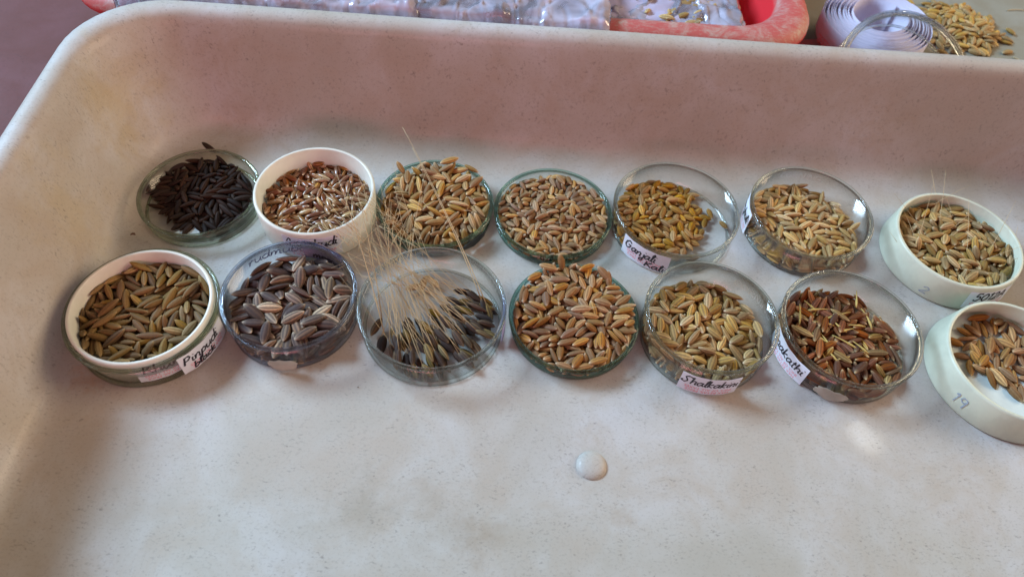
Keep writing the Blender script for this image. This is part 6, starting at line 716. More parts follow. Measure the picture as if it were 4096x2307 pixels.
-63,-32,53,12,55,-198,9,-181,52,48,6,47,136,8,118,-200,50,127,191,141,12,-210,96,48,252,15,-20,12,32,197,40,32,31,141,13,-111,-250,26,-6,149,253,12,125,-167,43,-143,-244,81,9,128,37,45,7,26,237,11,-135,244,27,124,35,51,9,-72,23,49,226,44,45,11,
12,1,64,-24,299,-39,11,-230,-158,33,-114,-239,47,12,-30,-111,44,-112,-265,-50,12,-53,253,35,-145,-91,27,9,-33,-254,45,299,42,-3,13,-93,-76,53,72,3,20,11,96,-124,51,-76,260,-20,10,-57,67,61,168,-241,18,13,29,32,60,22,274,-48,10,-255,-99,63,0,-51,199,13,
159,145,22,-255,-129,13,12,-153,194,43,84,103,167,8,-25,-128,59,-60,-303,-52,9,76,114,40,-8,14,183,0,-128,-232,38,264,-23,20,9,-104,-17,60,-61,35,-106,1,-120,235,56,16,83,-186,9,145,-64,58,-9,311,37,11,-209,36,55,-53,10,-142,11,60,-44,67,232,126,-4,8,
-100,-185,59,185,234,53,13,-149,-38,72,27,7,293,9,-40,-63,72,-168,84,-64,12,142,-155,53,-43,-221,55,8,105,125,50,-11,-25,-93,11,28,-174,56,-223,200,44,11,-33,153,59,26,-18,-154,12,-171,117,50,260,-115,37,10,252,20,35,-296,-41,52,8,-91,-94,66,-134,228,107,8,
94,-5,44,71,143,117,13,-220,-112,78,-137,246,-38,11,-42,-208,55,28,-61,156,8,-144,136,59,106,268,31,10,60,171,43,92,63,61,13,155,101,30,-114,166,-167,11,215,-134,26,-69,-9,47,13,-18,52,65,190,-178,-39,9,-110,-125,75,36,-190,-198,12,-263,70,37,-105,-164,65,12,
58,-157,57,196,194,17,13,61,242,35,2,-48,-99,13,132,-41,43,-59,289,-82,8,-118,188,46,-11,11,113,8,237,85,38,-156,-218,57,10,-147,-197,51,-256,-86,-55,12,122,-11,51,156,215,7,9,16,251,31,-80,254,-52,11,-167,76,57,205,-78,-80,12,-93,-58,79,-56,279,-1,13,
52,75,64,-282,-90,-9,9,-82,91,68,-34,-18,-198,13,41,-157,79,4,17,71,11,-38,-245,66,275,107,-38,11,-244,-64,71,-16,26,-83,12,7,59,78,-265,-150,49,11,173,-190,41,4,61,76,13,-144,29,73,30,-15,-215,10,158,18,64,-283,-52,61,11,56,141,59,-74,184,-183,10,
-177,-216,57,51,169,190,13,-36,-104,78,116,274,-8,11,59,-211,48,-44,146,-192,12,-70,220,47,32,251,64,8,-252,-21,72,122,-82,-34,13,-12,-48,59,179,-76,-80,9,83,-265,46,291,46,27,12,-46,118,73,19,0,-58,10,-226,159,50,100,39,110,10,204,103,44,15,9,-128,12,
-136,-116,59,-207,-19,112,10,186,-126,44,-5,10,-285,9,-273,51,59,-70,-101,86,13,189,-37,45,44,38,182,11,198,59,44,-271,113,-28,12,55,-12,67,213,52,9,8,-187,15,81,-295,98,-23,11,-58,171,67,188,87,91,11,-61,-160,67,-182,224,-7,8,65,-242,48,81,-296,9,13,
-175,-114,77,26,-172,-180,13,15,165,62,-159,225,-53,9,7,-205,59,-77,67,-107,11,-130,-73,89,-65,-49,124,13,-73,-242,57,107,-243,-155,12,217,-39,38,50,60,173,10,97,70,62,69,-270,37,9,86,119,67,-14,268,-49,13,-204,150,55,-250,-145,8,9,-30,82,85,-159,259,79,8,
-25,215,61,-198,114,-64,13,-241,59,66,-55,124,-178,10,-75,58,86,-58,69,-194,11,30,-92,69,-53,279,-96,13,167,56,59,-15,23,301,11,226,64,57,4,-35,232,13,-146,-167,69,-23,-32,49,10,-87,176,63,42,-4,93,10,-119,-206,76,39,30,246,12,11,118,78,6,31,238,12,
13,-41,57,-240,129,-66,8,-124,3,82,-3,-21,-202,10,-133,-219,65,-1,76,40,10,-182,210,53,77,-60,89,11,-1,-279,67,-185,31,32,11,65,-107,64,-77,17,36,8,155,232,35,253,-65,-80,12,-92,209,57,250,-144,-102,10],
14: [79,173,41,21,25,181,11,-12,-55,41,120,277,40,11,178,12,42,1,-43,307,1,-71,113,42,-21,24,-179,13,-52,224,41,214,200,30,10,-153,10,42,-226,-182,24,9,64,81,42,-28,-12,119,13,195,96,41,272,-90,-11,3,143,-84,41,280,-57,-6,3,237,32,41,198,-216,-29,0,
-174,67,42,-20,-307,43,9,101,-35,41,-24,-307,43,11,-130,-52,42,149,-256,-35,9,106,-122,41,20,27,196,0,100,68,42,-32,14,-167,8,-108,197,41,-87,-289,40,10,40,244,42,-245,-192,1,11,3,-111,44,-61,-106,184,8,8,0,42,21,-22,-151,13,177,149,40,7,-38,-269,4,
-10,132,42,24,-17,-112,9,160,74,41,-283,47,-9,2,125,-3,42,27,-10,-65,5,14,154,45,-113,-208,117,9,-116,128,41,-27,-9,58,11,-65,27,41,-17,-29,195,8,77,242,47,-104,-28,85,11,-45,-96,41,-177,238,-35,8,-23,215,45,-83,77,-139,9,69,-131,41,-230,179,-27,2,
6,235,43,-32,-12,157,11,-38,101,41,-211,204,-30,10,55,147,47,-234,78,-61,9,-50,-38,55,-56,-62,188,13,76,6,44,99,-34,-56,8,37,-105,43,-148,176,-102,12,211,129,50,-53,10,-214,5,177,-58,42,-2,-44,-310,1,-115,49,49,-242,135,28,10,216,-21,41,-1,-42,296,2,
119,156,40,245,156,24,12,-108,2,47,295,-30,-44,11,99,104,56,-24,29,37,11,34,-35,43,-76,88,-158,12,123,-112,61,-117,284,-27,0,-24,283,47,54,-19,15,11,-111,-118,41,182,234,34,10,-119,162,45,210,-8,22,12,179,-37,57,-27,11,-17,1,-22,37,42,170,-241,-33,13,
164,43,44,13,149,262,3,56,258,61,85,-274,31,9,32,-166,48,133,-264,-95,11,34,93,45,-86,218,-113,8,-108,85,51,-164,129,-31,10,-81,209,51,214,-162,22,11,-80,-45,48,-3,45,-123,11,151,160,52,-91,-18,121,13,246,78,50,265,14,-53,4,-4,-26,59,-212,113,-60,12,
146,237,42,271,-104,-29,11,-189,144,41,-5,-39,275,10,107,203,45,-83,-76,130,9,-31,122,64,-16,11,-202,13,28,50,60,26,-68,-213,11,-92,38,63,105,-269,-30,10],
20: [146,19,13,-17,302,34,2,-132,122,10,142,264,38,4,-15,42,12,-252,143,-22,1,222,12,12,-245,-153,20,5,-160,72,13,18,17,19,1,-57,-158,10,61,301,43,4,-64,219,13,-80,54,-115,4,-175,-44,12,28,-5,-5,1,-123,-173,10,-6,41,-291,12,-110,18,11,283,42,8,3,
47,-182,12,-286,16,-4,5,-41,-59,12,-259,-126,16,1,181,-96,11,-3,-41,285,10,-109,144,15,174,243,-28,10,-124,-32,12,26,-12,-72,1,25,249,11,-250,-143,18,2,-29,-138,11,-28,5,-46,2,-125,63,22,169,-238,-61,3,45,-132,12,27,9,75,5,-7,-41,32,-22,308,-51,3,
181,-36,12,17,31,224,5,-126,-87,12,-40,-303,43,5,-245,59,14,-286,17,-29,5,-19,287,10,16,32,230,4,-170,-133,12,-93,291,-38,1,-180,112,12,-28,3,-31,5,141,-44,11,281,-56,-6,0,-56,-207,10,87,292,42,12,-214,4,11,-209,206,-31,0,130,26,32,-1,297,-50,4,
96,-164,11,-104,-282,39,2,-221,88,14,226,2,3,3,29,-81,30,13,9,267,3,98,151,34,-33,3,9,5,-99,-224,11,19,44,-308,12,-48,159,11,285,-22,-1,0,66,-8,11,-21,25,-187,0,-52,107,27,18,14,312,3,-257,274,12,196,221,33,9,-196,-103,12,-13,308,-43,5,
-72,49,25,-250,98,-27,1,160,-148,12,-25,-29,237,9,185,177,14,187,113,67,0,84,-233,13,32,0,-85,13,-130,-201,13,246,12,13,12,44,91,36,-120,-116,63,2,16,-250,15,64,247,141,9,-182,17,12,162,250,37,5,-198,-199,13,-3,-36,186,11,196,143,11,27,11,85,3,
-196,207,12,285,-18,0,9,-259,-54,11,28,-1,2,10,15,-119,32,111,284,-2,9,239,-77,13,-31,14,35,8,-126,-139,12,-83,298,-45,3,258,100,11,124,-272,-37,0,-67,-111,23,-93,254,-132,1,-107,49,35,-197,-206,7,0,-116,233,12,-28,6,-51,13,131,-161,16,-109,-225,137,13,
-226,-93,32,162,228,39,11,40,-69,51,-130,53,-82,8,-34,-20,35,208,15,20,2,-158,12,29,-170,-228,59,5,190,6,31,-45,296,-24,13,5,146,22,-58,6,48,3,-85,-177,27,310,33,-2,10,117,-107,19,-273,-20,3,1,54,-21,41,8,19,39,0,244,-18,12,-14,34,-243,13,
-254,40,29,86,-19,-54,13,-93,-77,27,4,2,278,0,163,210,11,-203,207,-24,12,-112,196,14,45,280,110,10,-13,-202,13,31,4,-60,3,10,103,53,-261,83,-19,8,-94,4,32,122,-270,-75,4,-182,69,37,22,-9,0,10,-21,72,30,3,10,292,3,57,-243,13,106,217,125,12,
152,-64,31,52,4,23,5,-220,-37,27,266,-32,17,10,-30,254,11,27,-8,-47,0,-46,-68,33,31,-8,-33,4,-44,3,46,-21,-13,24,13,229,126,14,-80,83,-149,3,-93,-255,12,-7,40,-286,13,-70,141,34,279,60,-5,13,72,88,34,185,176,68,5,-186,-68,22,-72,258,97,1,
80,-182,33,-36,24,-113,11,90,211,12,-166,-259,49,0,7,-216,30,-77,-275,30,12,-22,43,40,269,-32,-11,4,-280,140,11,-131,-268,37,8,139,-144,33,96,269,-117,8,-240,-163,12,11,-34,-239,13,57,257,22,55,54,32,11,85,-138,30,-41,15,-90,8,-259,11,16,96,-43,-53,13,
76,13,39,-34,-309,22,4,-126,-118,28,278,46,1,12,154,129,29,17,-3,48,10,303,-79,13,281,-68,-29,10,-48,96,48,304,-12,-19,11,31,163,40,-61,-25,197,11,69,-67,41,-59,-206,108,9,-79,67,51,-30,-17,-306,9,106,110,40,1,54,-177,0,-31,-142,34,21,19,148,13,
-180,-164,30,-168,-245,-54,9,117,-212,20,65,-4,-148,11,-60,173,32,217,-6,42,11,115,35,50,5,287,-4,11,-6,-93,47,2,-7,-310,8,-333,24,11,28,-4,-16,11,-36,221,15,9,-44,203,4,187,-132,12,31,2,-68,8,-118,-40,38,112,37,56,9,131,207,14,1,-39,-182,2,
43,-189,36,-86,242,35,9,-85,-38,48,-4,83,-212,8,-194,2,34,-172,-230,64,9,-81,301,12,-25,18,-135,9,-197,169,16,105,246,125,11,46,46,43,-39,-18,309,0,254,-219,11,46,-302,-42,10,-184,-89,41,-168,244,61,10,-240,121,20,166,203,-3,10,-14,172,24,-77,-29,-62,0,
87,-44,46,43,3,209,8,98,-347,12,28,3,31,1,-100,-81,50,75,-289,-44,13,211,-68,31,7,-31,-235,13,231,68,28,31,-1,91,13,170,-30,35,20,-9,11,10,-137,34,39,-238,167,46,12,31,14,56,-3,21,211,13,-208,-274,12,-15,-45,267,1,43,-112,49,-3,22,11,10,
-139,275,12,-2,-309,44,13,128,256,15,-208,-45,34,3,124,-90,46,11,54,-248,11,69,73,59,-280,-34,0,8,114,279,14,-196,-86,47,11,-87,12,55,3,-8,-205,12,-256,-120,14,-260,23,-29,12,2,-163,29,9,-14,171,8,-142,155,32,-249,47,-45,9,4,-64,60,128,267,-34,13,
-166,102,35,-6,-39,273,9,139,-120,41,-58,26,28,11,152,160,19,62,1,154,12,-146,-88,34,11,38,-229,8,135,-5,40,38,-100,-260,8,-44,-394,11,16,32,233,0,-224,159,14,50,118,213,8,84,-92,58,-253,-124,49,8,192,39,42,7,8,-8,8,283,-109,10,281,-55,-6,12,
73,131,57,244,-149,-32,10,-8,25,64,-27,17,169,8,-91,252,31,-65,-7,45,13,-337,-8,11,-285,-18,0,10,-74,-149,38,23,249,-95,9,11,-23,61,-292,51,-25,9,-55,-210,31,-283,38,-4,12,270,-39,15,207,47,29,13,-167,133,28,-13,-55,269,11,-239,1,45,-197,210,-11,9,
0,71,52,-272,23,12,12,35,219,23,39,-265,-123,9,202,97,28,-89,91,-150,13,83,181,44,12,23,4,13,-129,-159,32,-119,283,21,12,172,-97,53,-11,-23,-281,11,-38,132,52,173,50,18,13,-127,-236,27,-27,-41,75,13,-51,-120,51,-309,-40,-34,8,-169,-11,48,-15,-30,172,12,
75,215,34,21,-16,159,12,139,67,48,11,-38,-310,9,-47,39,61,-161,222,-53,8,-67,-94,47,-162,-58,27,9,138,95,36,-99,281,89,8,142,-35,53,-111,277,17,13,-30,199,31,1,8,-24,12,-289,-27,12,-53,303,-43,9,-257,-385,12,28,6,50,5,361,17,12,-26,14,-109,9,
-96,212,36,-92,289,-68,9,-117,15,48,39,3,109,12,66,28,63,-221,216,53,12,19,-170,47,-240,-152,19,10,118,5,60,-251,-51,-9,13,-10,450,11,-272,-92,11,0,122,227,28,-76,292,-43,8,-157,-120,47,-291,4,-6,12,-60,-55,66,253,-29,-22,10,62,-328,12,-27,-9,53,1,
-37,231,38,-62,-290,26,8,263,158,11,238,167,25,10]}

# ------------------------------------------------------------------ place the fourteen dishes
ZS = .15
D = {}
D[1] = glass_dish('shallow greenish glass dish half filled with black rice in the back left corner', -183.6, 59, 28.7, 10.1, 'green')
D[2] = cup('tall milky white plastic dish of slim brown grains behind the dark striped grains', -125.3, 56, 28.6, 19.5, M['cup'], M['cup'], 5.8, 1.7)
D[3] = glass_dish('shallow teal-edged glass dish heaped over its rim with long golden rice', -68.5, 62, 28.7, 9.8, 'teal')
D[4] = glass_dish('shallow teal-edged glass dish filled level with short tan rice', -9.5, 62, 29.4, 8.3, 'teal')
D[5] = glass_dish('clear glass dish with plump golden rice piled to the left, labelled Ganjali Kali', 51.1, 63, 31, 15.7, 'clear')
D[6] = glass_dish('clear glass dish of slender pale straw rice with a white label on its left wall', 118.6, 65, 30.1, 17.5, 'clear')
D[7] = cup('ivory plastic dish full of broad awned khaki rice at the back right', 190.5, 54, 30.6, 15.6, M['cup_green'], M['cup_green'], 3.8, 1.8, Rb=32.2)
D[8] = glass_dish('bluish glass dish nesting a white dish, at the front left end of the row', -185.6, -13.3, 31.5, 15.5, 'green')
D['8b'] = cup('white plastic dish of long olive brown rice nested inside a glass dish', -185.6, -13.3, 29.6, 15.6, M['cup'], M['cup'], 3.3, 1.7, z=1.7)
D[9] = glass_dish('blue-rimmed glass dish of large purplish grey striped grains with writing on its wall', -125.5, -3, 28.9, 17.6, 'blue')
D[10] = glass_dish('clear glass dish of dark grains with straw awns fanning over its rim', -63.3, -4.2, 32.3, 16.3, 'clear')
D[11] = glass_dish('shallow teal-edged glass dish heaped with orange tan rice, middle of the front row', 0, 0, 29.2, 8.4, 'teal')
D[12] = glass_dish('clear glass dish of khaki tan rice labelled Shalkakini on its front', 59.3, -2.7, 29.3, 19.8, 'clear')
D[13] = glass_dish('clear glass dish of reddish brown rice with yellow chaff and a label on its left', 122.6, -2.6, 30.7, 17.5, 'clear')
D[14] = cup('ivory plastic dish marked 19 with sparse orange tan rice at the right edge', 195.3, -13.6, 31.0, 15.1, M['cup_green'], M['cup_floor'], 2.8, 1.8, Rb=34.0)

# labels and writing (parts of the dishes)
MRP = 'MAX RETAIL PRICE\nINCL OF ALL TAXES'
def label_on(d, R, azm, width, z0, z1, words, printed_txt=MRP, tilt=0, mat='paper', psize=2.1, pv=None, pu=0, fn=None):
    fn = fn or cyl(R, azm); h = width / 2; t = tilt
    lb = sheet('paper_label', [(-h, z1 + t), (h, z1 - t), (h, z0 - t), (-h, z0 + t)], fn, M[mat], d)
    if printed_txt: printed('printed_text', printed_txt, pu, pv if pv is not None else z0 + 2.6, psize, fn, M['red_ink'], lb, True)
    for (txt, u0, u1, v0, xh, wd) in words: write('handwriting', txt, u0, u1, v0, xh, wd, fn, M['ink'], lb)
    return lb
label_on(D[5], 31, -123, 25.5, .6, 13.2, [('Ganjali', -11, 6.5, 6.6, 2.7, .75), ('Kali', 1.5, 11.8, 1.8, 2.2, .75)], pv=4.4)
label_on(D[6], 30.1, 169, 19.5, .8, 14.8, [('Banjhuli', -9, 8.6, 6.6, 2.7, .7)], pv=3.3, psize=1.9)
label_on(D[12], 29.3, -93, 26, .8, 13.8, [('Shalkakini', -12.4, 12.4, 7.2, 2.7, .7)], pv=3.7, psize=2.3)
label_on(D[13], 30.7, -159, 26, .5, 12.8, [('Unakathi', -12, 11.6, 6.2, 2.7, .7)], pv=2.9, psize=2.2)
label_on(D[8], 31.5, -25, 26, .9, 13.0, [('Pinpudi', -11.5, 8, 7.0, 2.6, .75), ('black', -8, 4, 2.2, 1.9, .75)], pv=4.2, tilt=.6)
label_on(D['8b'], 29.6, -57, 24, 1.6, 13.4, [('Khara', -9, 9, 7.6, 3.0, .8)], pv=4.4)
label_on(D[2], 28.6, -84, 27, 3.6, 17, [('Annakudi', -12.5, 12, 11.0, 2.9, .75)], pv=6.5, psize=2.4)
l7 = label_on(D[7], 31.6, -74, 24, 2.5, 13.2, [('5012A', -9, 9, 7.6, 2.6, .8)], pv=4.6, fn=cone(32.2, 30.6, 15.6, -74))
write('marker_writing', '19', -3.6, 3.6, 4.4, 2.6, .5, cone(34.0, 31.0, 15.1, -147), M['faint_ink'], D[14], slant=0)
write('marker_writing', '2', -2, 2, 3.4, 2.2, .4, cone(32.2, 30.6, 15.6, -128), M['faint_ink'], D[7])
# writing on the back of dish 9, seen through the glass, and the violet paper there
fn9 = cyl(28.9, 128)
write('marker_writing', 'rudmubod', -24, 7, 9.5, 2.5, .6, fn9, M['blue_ink'], D[9], True)
v9 = sheet('violet_label', [(-27, 15.6), (-5.5, 15.2), (-6, 4.8), (-26, 4.2)], cyl(28.9, 103), M['violet_paper'], D[9])
def inner(R, az0):
    def fn(u, v, lift):
        a = radians(az0) + u / R; return ((R - 1.75 - lift) * cos(a), (R - 1.75 - lift) * sin(a), v)
    return fn
write('handwriting', 'meena', -27, -11, 8.5, 2.3, .8, inner(28.9, 103), M['ink'], v9, True)
sheet('violet_label', [(-13, 14.6), (7, 14.6), (6, 3.0), (-12, 2.2)], cyl(32.3, 6), M['violet_paper'], D[10])
write('etched_name', 'nom', -6, 5, 9, 2.0, .4, cyl(32.3, 187), M['etch'], D[10], True)
write('etched_name', 'CORNING', -13, 9, 9.0, 2.1, .38, cyl(30.1, 88), M['etch'], D[6], True, slant=0)
write('etched_name', 'CORNING', -12.5, 13, 9.5, 2.1, .36, cyl(29.3, 32), M['etch'], D[12], True, slant=0)
def blotch(name, R, az, w_, z0, z1, mat, d, seed):
    fn = cyl(R, az); rr = random.Random(seed); n = 26; v = []; cu, cv = 0, (z0 + z1) / 2
    for i in range(n):
        a = 2 * pi * i / n; k = 1 + rr.uniform(-.16, .1); v.append((w_ / 2 * k * cos(a), cv + (z1 - z0) / 2 * k * sin(a)))
    vv = [fn(a, b, .0) for a, b in v] + [fn(a, b, .12) for a, b in v]
    f = [tuple(range(n))[::-1], tuple(range(n, 2 * n))] + [(i, (i + 1) % n, n + (i + 1) % n, n + i) for i in range(n)]
    return fixn(mesh(name, vv, f, mat, d, False))
blotch('old_label_remnant', 28.9, -87, 13, .9, 9.5, M['old_paper'], D[9], 3)
blotch('old_label_remnant', 30.7, -112, 15, 1.2, 8.8, M['old_paper'], D[13], 5)
blotch('marker_smudge', 28.7, -42, 17, 1.5, 6.8, M['black'], D[3], 8)

# ------------------------------------------------------------------ grains
XS = [-.5, -.465, -.40, -.28, -.10, .10, .28, .40, .465, .5]
KS = [.09, .27, .52, .82, .99, 1.0, .83, .50, .24, .03]
def grain_geo(L, W, T, sl, sw, seg=14, bend=.05, seed=0):
    rr = random.Random(seed); v = []; dat = []; tw = rr.uniform(-.2, .2); bd = bend * rr.uniform(.3, 1.4)
    for i, (t, k) in enumerate(zip(XS, KS)):
        for j in range(seg):
            a = 2 * pi * j / seg + tw * t
            rib = (1 if j % 2 == 0 else 0)
            rk = 1 + (.08 if rib else -.07) * min(1, k * 1.3)
            y = k * W / 2 * 1.07 * sw * cos(a) * rk; z = k * T / 2 * sw * sin(a) * rk + (t * t * 4 - .4) * bd * L * (-1 if seed % 2 else 1) * .25
            v.append((t * L * sl, y + bd * L * .18 * (t * t * 4 - .4), z))
            tip = 1.0 if i == 0 else (.75 if i == 1 else (.2 if i == 2 else (.6 if i >= 8 else (.15 if i == 7 else 0))))
            dat.append((0 if rib else 1, tip, 0, t + .5))
    f = []
    for i in range(len(XS) - 1):
        for j in range(seg): f.append((i * seg + j, i * seg + (j + 1) % seg, (i + 1) * seg + (j + 1) % seg, (i + 1) * seg + j))
    f.append(tuple(range(seg))[::-1]); f.append(tuple(range((len(XS) - 1) * seg, len(XS) * seg)))
    return v, f, dat
def set_data(me, dat):
    a = me.color_attributes.new('grain_data', 'FLOAT_COLOR', 'POINT')
    a.data.foreach_set('color', [c for d in dat for c in d])
SC6 = ((.86, .95), (.94, 1.02), (1, 1), (1.06, 1.0), (.98, .9), (1.1, 1.04))
E_ = {  # per dish: object name, L, W, T, label, group, material
1: ('black_rice_grain', 9.2, 2.6, 2.1, 'black-brown slender rice grain in the shallow glass dish at the back left', 'black-brown rice grains in the back left dish', grain_mat('black_rice', [(.026, .013, .008), (.042, .021, .013), (.02, .011, .008), (.06, .03, .018), (.034, .019, .014)], (.012, .007, .006), (.12, .07, .04), .4)),
2: ('slim_brown_rice_grain', 7.8, 2.5, 1.9, 'small slim glossy brown and straw rice grain in the tall milky white dish', 'slim brown rice grains in the tall white dish', grain_mat('slim_brown_rice', [(.46, .25, .09), (.20, .06, .022), (.58, .40, .20), (.30, .105, .04), (.52, .31, .13), (.15, .05, .025), (.64, .48, .28)], (.10, .032, .014), (.88, .78, .58), .95, .26, dark_end=(.17, .04, .018))),
3: ('long_golden_rice_grain', 9.6, 3.0, 2.2, 'long golden tan rice grain in the heaped shallow dish behind the awned grains', 'long golden rice grains in the heaped teal-edged dish', grain_mat('long_golden_rice', [(.48, .30, .11), (.40, .25, .09), (.55, .38, .17), (.34, .21, .09), (.50, .33, .13), (.22, .14, .08)], (.17, .085, .03), (.75, .62, .42), .7)),
4: ('short_tan_rice_grain', 6.8, 2.7, 2.0, 'short tan rice grain in the level-filled shallow dish mid back row', 'short tan rice grains in the level-filled dish', grain_mat('short_tan_rice', [(.44, .28, .12), (.36, .22, .10), (.50, .34, .17), (.29, .18, .09), (.43, .29, .14), (.24, .155, .10)], (.15, .08, .04), (.72, .60, .42), .6)),
5: ('plump_golden_rice_grain', 7.0, 3.0, 2.1, 'plump golden brown rice grain in the glass dish labelled Ganjali Kali', 'plump golden rice grains in the Ganjali Kali dish', grain_mat('plump_golden_rice', [(.46, .26, .065), (.38, .20, .05), (.50, .31, .10), (.32, .18, .05), (.44, .27, .09)], (.15, .075, .02), (.70, .55, .30), .55)),
6: ('slender_straw_rice_grain', 8.6, 2.6, 2.0, 'slender pale straw rice grain in the back row dish beside Ganjali Kali', 'slender straw rice grains in the back row dish', grain_mat('slender_straw_rice', [(.52, .37, .17), (.44, .29, .12), (.58, .42, .21), (.38, .24, .10), (.54, .38, .18)], (.22, .14, .06), (.74, .64, .46), .6)),
7: ('broad_khaki_rice_grain', 8.8, 3.5, 2.3, 'broad khaki rice grain in the ivory dish at the back right', 'broad khaki rice grains in the back right ivory dish', grain_mat('broad_khaki_rice', [(.44, .31, .12), (.36, .24, .09), (.50, .36, .16), (.32, .20, .08), (.42, .30, .13)], (.17, .11, .045), (.70, .60, .40), .6)),
8: ('long_olive_rice_grain', 10.8, 3.0, 2.3, 'long olive brown rice grain in the nested white dish at the front left', 'long olive brown rice grains in the nested white dish', grain_mat('long_olive_rice', [(.23, .155, .055), (.18, .115, .04), (.31, .22, .09), (.14, .085, .04), (.21, .145, .06), (.11, .067, .045)], (.16, .09, .03), (.5, .38, .2), .5, .45)),  # husk colours darkened to carry the shade that falls on this dish
9: ('striped_grey_rice_grain', 11.6, 4.3, 2.3, 'large purplish grey rice grain with pale stripes in the blue-rimmed dish', 'striped grey rice grains in the blue-rimmed dish', grain_mat('striped_grey_rice', [(.20, .13, .10), (.085, .055, .055), (.33, .23, .17), (.07, .045, .045), (.23, .15, .11), (.50, .38, .28), (.12, .08, .07)], (.035, .022, .022), (.62, .50, .36), .6)),
11: ('orange_tan_rice_grain', 8.8, 3.2, 2.3, 'orange tan rice grain in the heaped shallow dish in the middle of the front row', 'orange tan rice grains in the heaped front row dish', grain_mat('orange_tan_rice', [(.39, .22, .085), (.33, .18, .07), (.46, .29, .12), (.26, .145, .065), (.38, .24, .11), (.17, .10, .065)], (.16, .075, .03), (.74, .60, .42), .6)),
12: ('khaki_tan_rice_grain', 9.2, 3.4, 2.3, 'khaki tan rice grain in the glass dish labelled Shalkakini', 'khaki tan rice grains in the Shalkakini dish', grain_mat('khaki_tan_rice', [(.46, .31, .12), (.38, .24, .09), (.52, .37, .16), (.27, .17, .08), (.46, .32, .14)], (.15, .09, .04), (.72, .60, .42), .6)),
13: ('red_brown_rice_grain', 10.2, 3.0, 2.2, 'reddish brown rice grain in the clear dish right of the Shalkakini dish', 'red brown rice grains in the dish with yellow chaff', grain_mat('red_brown_rice', [(.28, .09, .03), (.20, .06, .022), (.34, .12, .04), (.07, .045, .04), (.28, .09, .03), (.22, .08, .03), (.11, .06, .045), (.46, .32, .12)], (.08, .028, .012), (.66, .50, .26), .75)),
14: ('sparse_orange_rice_grain', 9.6, 3.3, 2.3, 'orange tan rice grain on the pale blue floor of the ivory dish marked 19', 'orange tan rice grains in the ivory dish marked 19', grain_mat('sparse_orange_rice', [(.43, .25, .10), (.36, .19, .075), (.50, .32, .14), (.30, .16, .07)], (.16, .075, .03), (.68, .52, .3), .5)),
20: ('spilled_rice_grain', 9.0, 3.3, 2.3, 'straw yellow rice grain spilled in a pile on the grey tabletop behind the tray', 'rice grains spilled on the tabletop', grain_mat('spilled_rice', [(.50, .36, .13), (.42, .28, .10), (.56, .41, .17), (.40, .27, .10)], (.20, .12, .05), (.70, .60, .4), .55)),
}
VAR = {}
def variants(d):
    if d not in VAR:
        nm, L, W, T, lab, grp, mt = E_[d]; ms = []
        for k, (sl, sw) in enumerate(SC6):
            v, f, dat = grain_geo(L, W, T, sl, sw, seed=d * 10 + k)
            me = bpy.data.meshes.new(nm); me.from_pydata([tuple(c * MM for c in p) for p in v], [], f); me.materials.append(mt)
            me.polygons.foreach_set('use_smooth', [True] * len(me.polygons)); set_data(me, dat); ms.append((me, v, f, dat))
        VAR[d] = ms
    return VAR[d]
def put_grain(d, k, p, q, label=None, group=None, name=None):
    nm, L, W, T, lab, grp, mt = E_[d]
    o = bpy.data.objects.new(name or nm, variants(d)[k][0]); o.rotation_mode = 'QUATERNION'; o.rotation_quaternion = q; o.location = (p[0] * MM, p[1] * MM, p[2] * MM)
    link(o); tag(o, label or lab, 'rice grain', group or grp); return o
CEN = {1: (-183.6, 59), 2: (-125.3, 56), 3: (-68.5, 62), 4: (-9.5, 62), 5: (51.1, 63), 6: (118.6, 65), 7: (190.5, 54), 8: (-185.6, -13.3), 9: (-125.5, -3), 11: (0, 0), 12: (59.3, -2.7), 13: (122.6, -2.6), 14: (195.3, -13.6), 20: (268, 258)}
placed = {}
for d, s in GRAINS.items():
    cx, cy_ = CEN[d]; dz = -3.2 if d == 20 else (.2 if d not in (2, 7, 8, 14) else 0); sv = []; sf = []; sd = []; vs = variants(d); placed[d] = []
    rr = random.Random(d)
    for i in range(0, len(s), 7):
        x, y, z = (c / 10 for c in s[i:i + 3]); ax = Vector(s[i + 3:i + 6]) / 100; q = Quaternion(ax.normalized(), ax.length) if ax.length > 0 else Quaternion(); fl = s[i + 6]
        if d == 1 and -.62 * x - .78 * y > 17 and rr.random() < .93: continue
        if d == 1: x -= 3.5
        if d == 14 and -.62 * x - .78 * y > 10: continue
        if rr.random() < .5: q = q @ Quaternion((0, 0, 1), pi)      # either end may carry the pale tip
        p = (x + cx, y + cy_, z + dz)
        if fl & 8: placed[d].append((put_grain(d, fl & 7, p, q), p, q))
        else:
            me, v, f, dat = vs[fl & 7]; b = len(sv); u = rr.random()
            for a in v:
                t = q @ Vector(a); sv.append((t.x + p[0], t.y + p[1], t.z + p[2]))
            sf += [tuple(b + k for k in g) for g in f]; sd += [(a, c, u, e) for a, c, _, e in dat]
    o = mesh('rice_grains', sv, sf, E_[d][6]); set_data(o.data, sd)
    tag(o, 'buried ' + E_[d][5] + ', showing only between the upper grains', 'rice grains', kind='stuff')

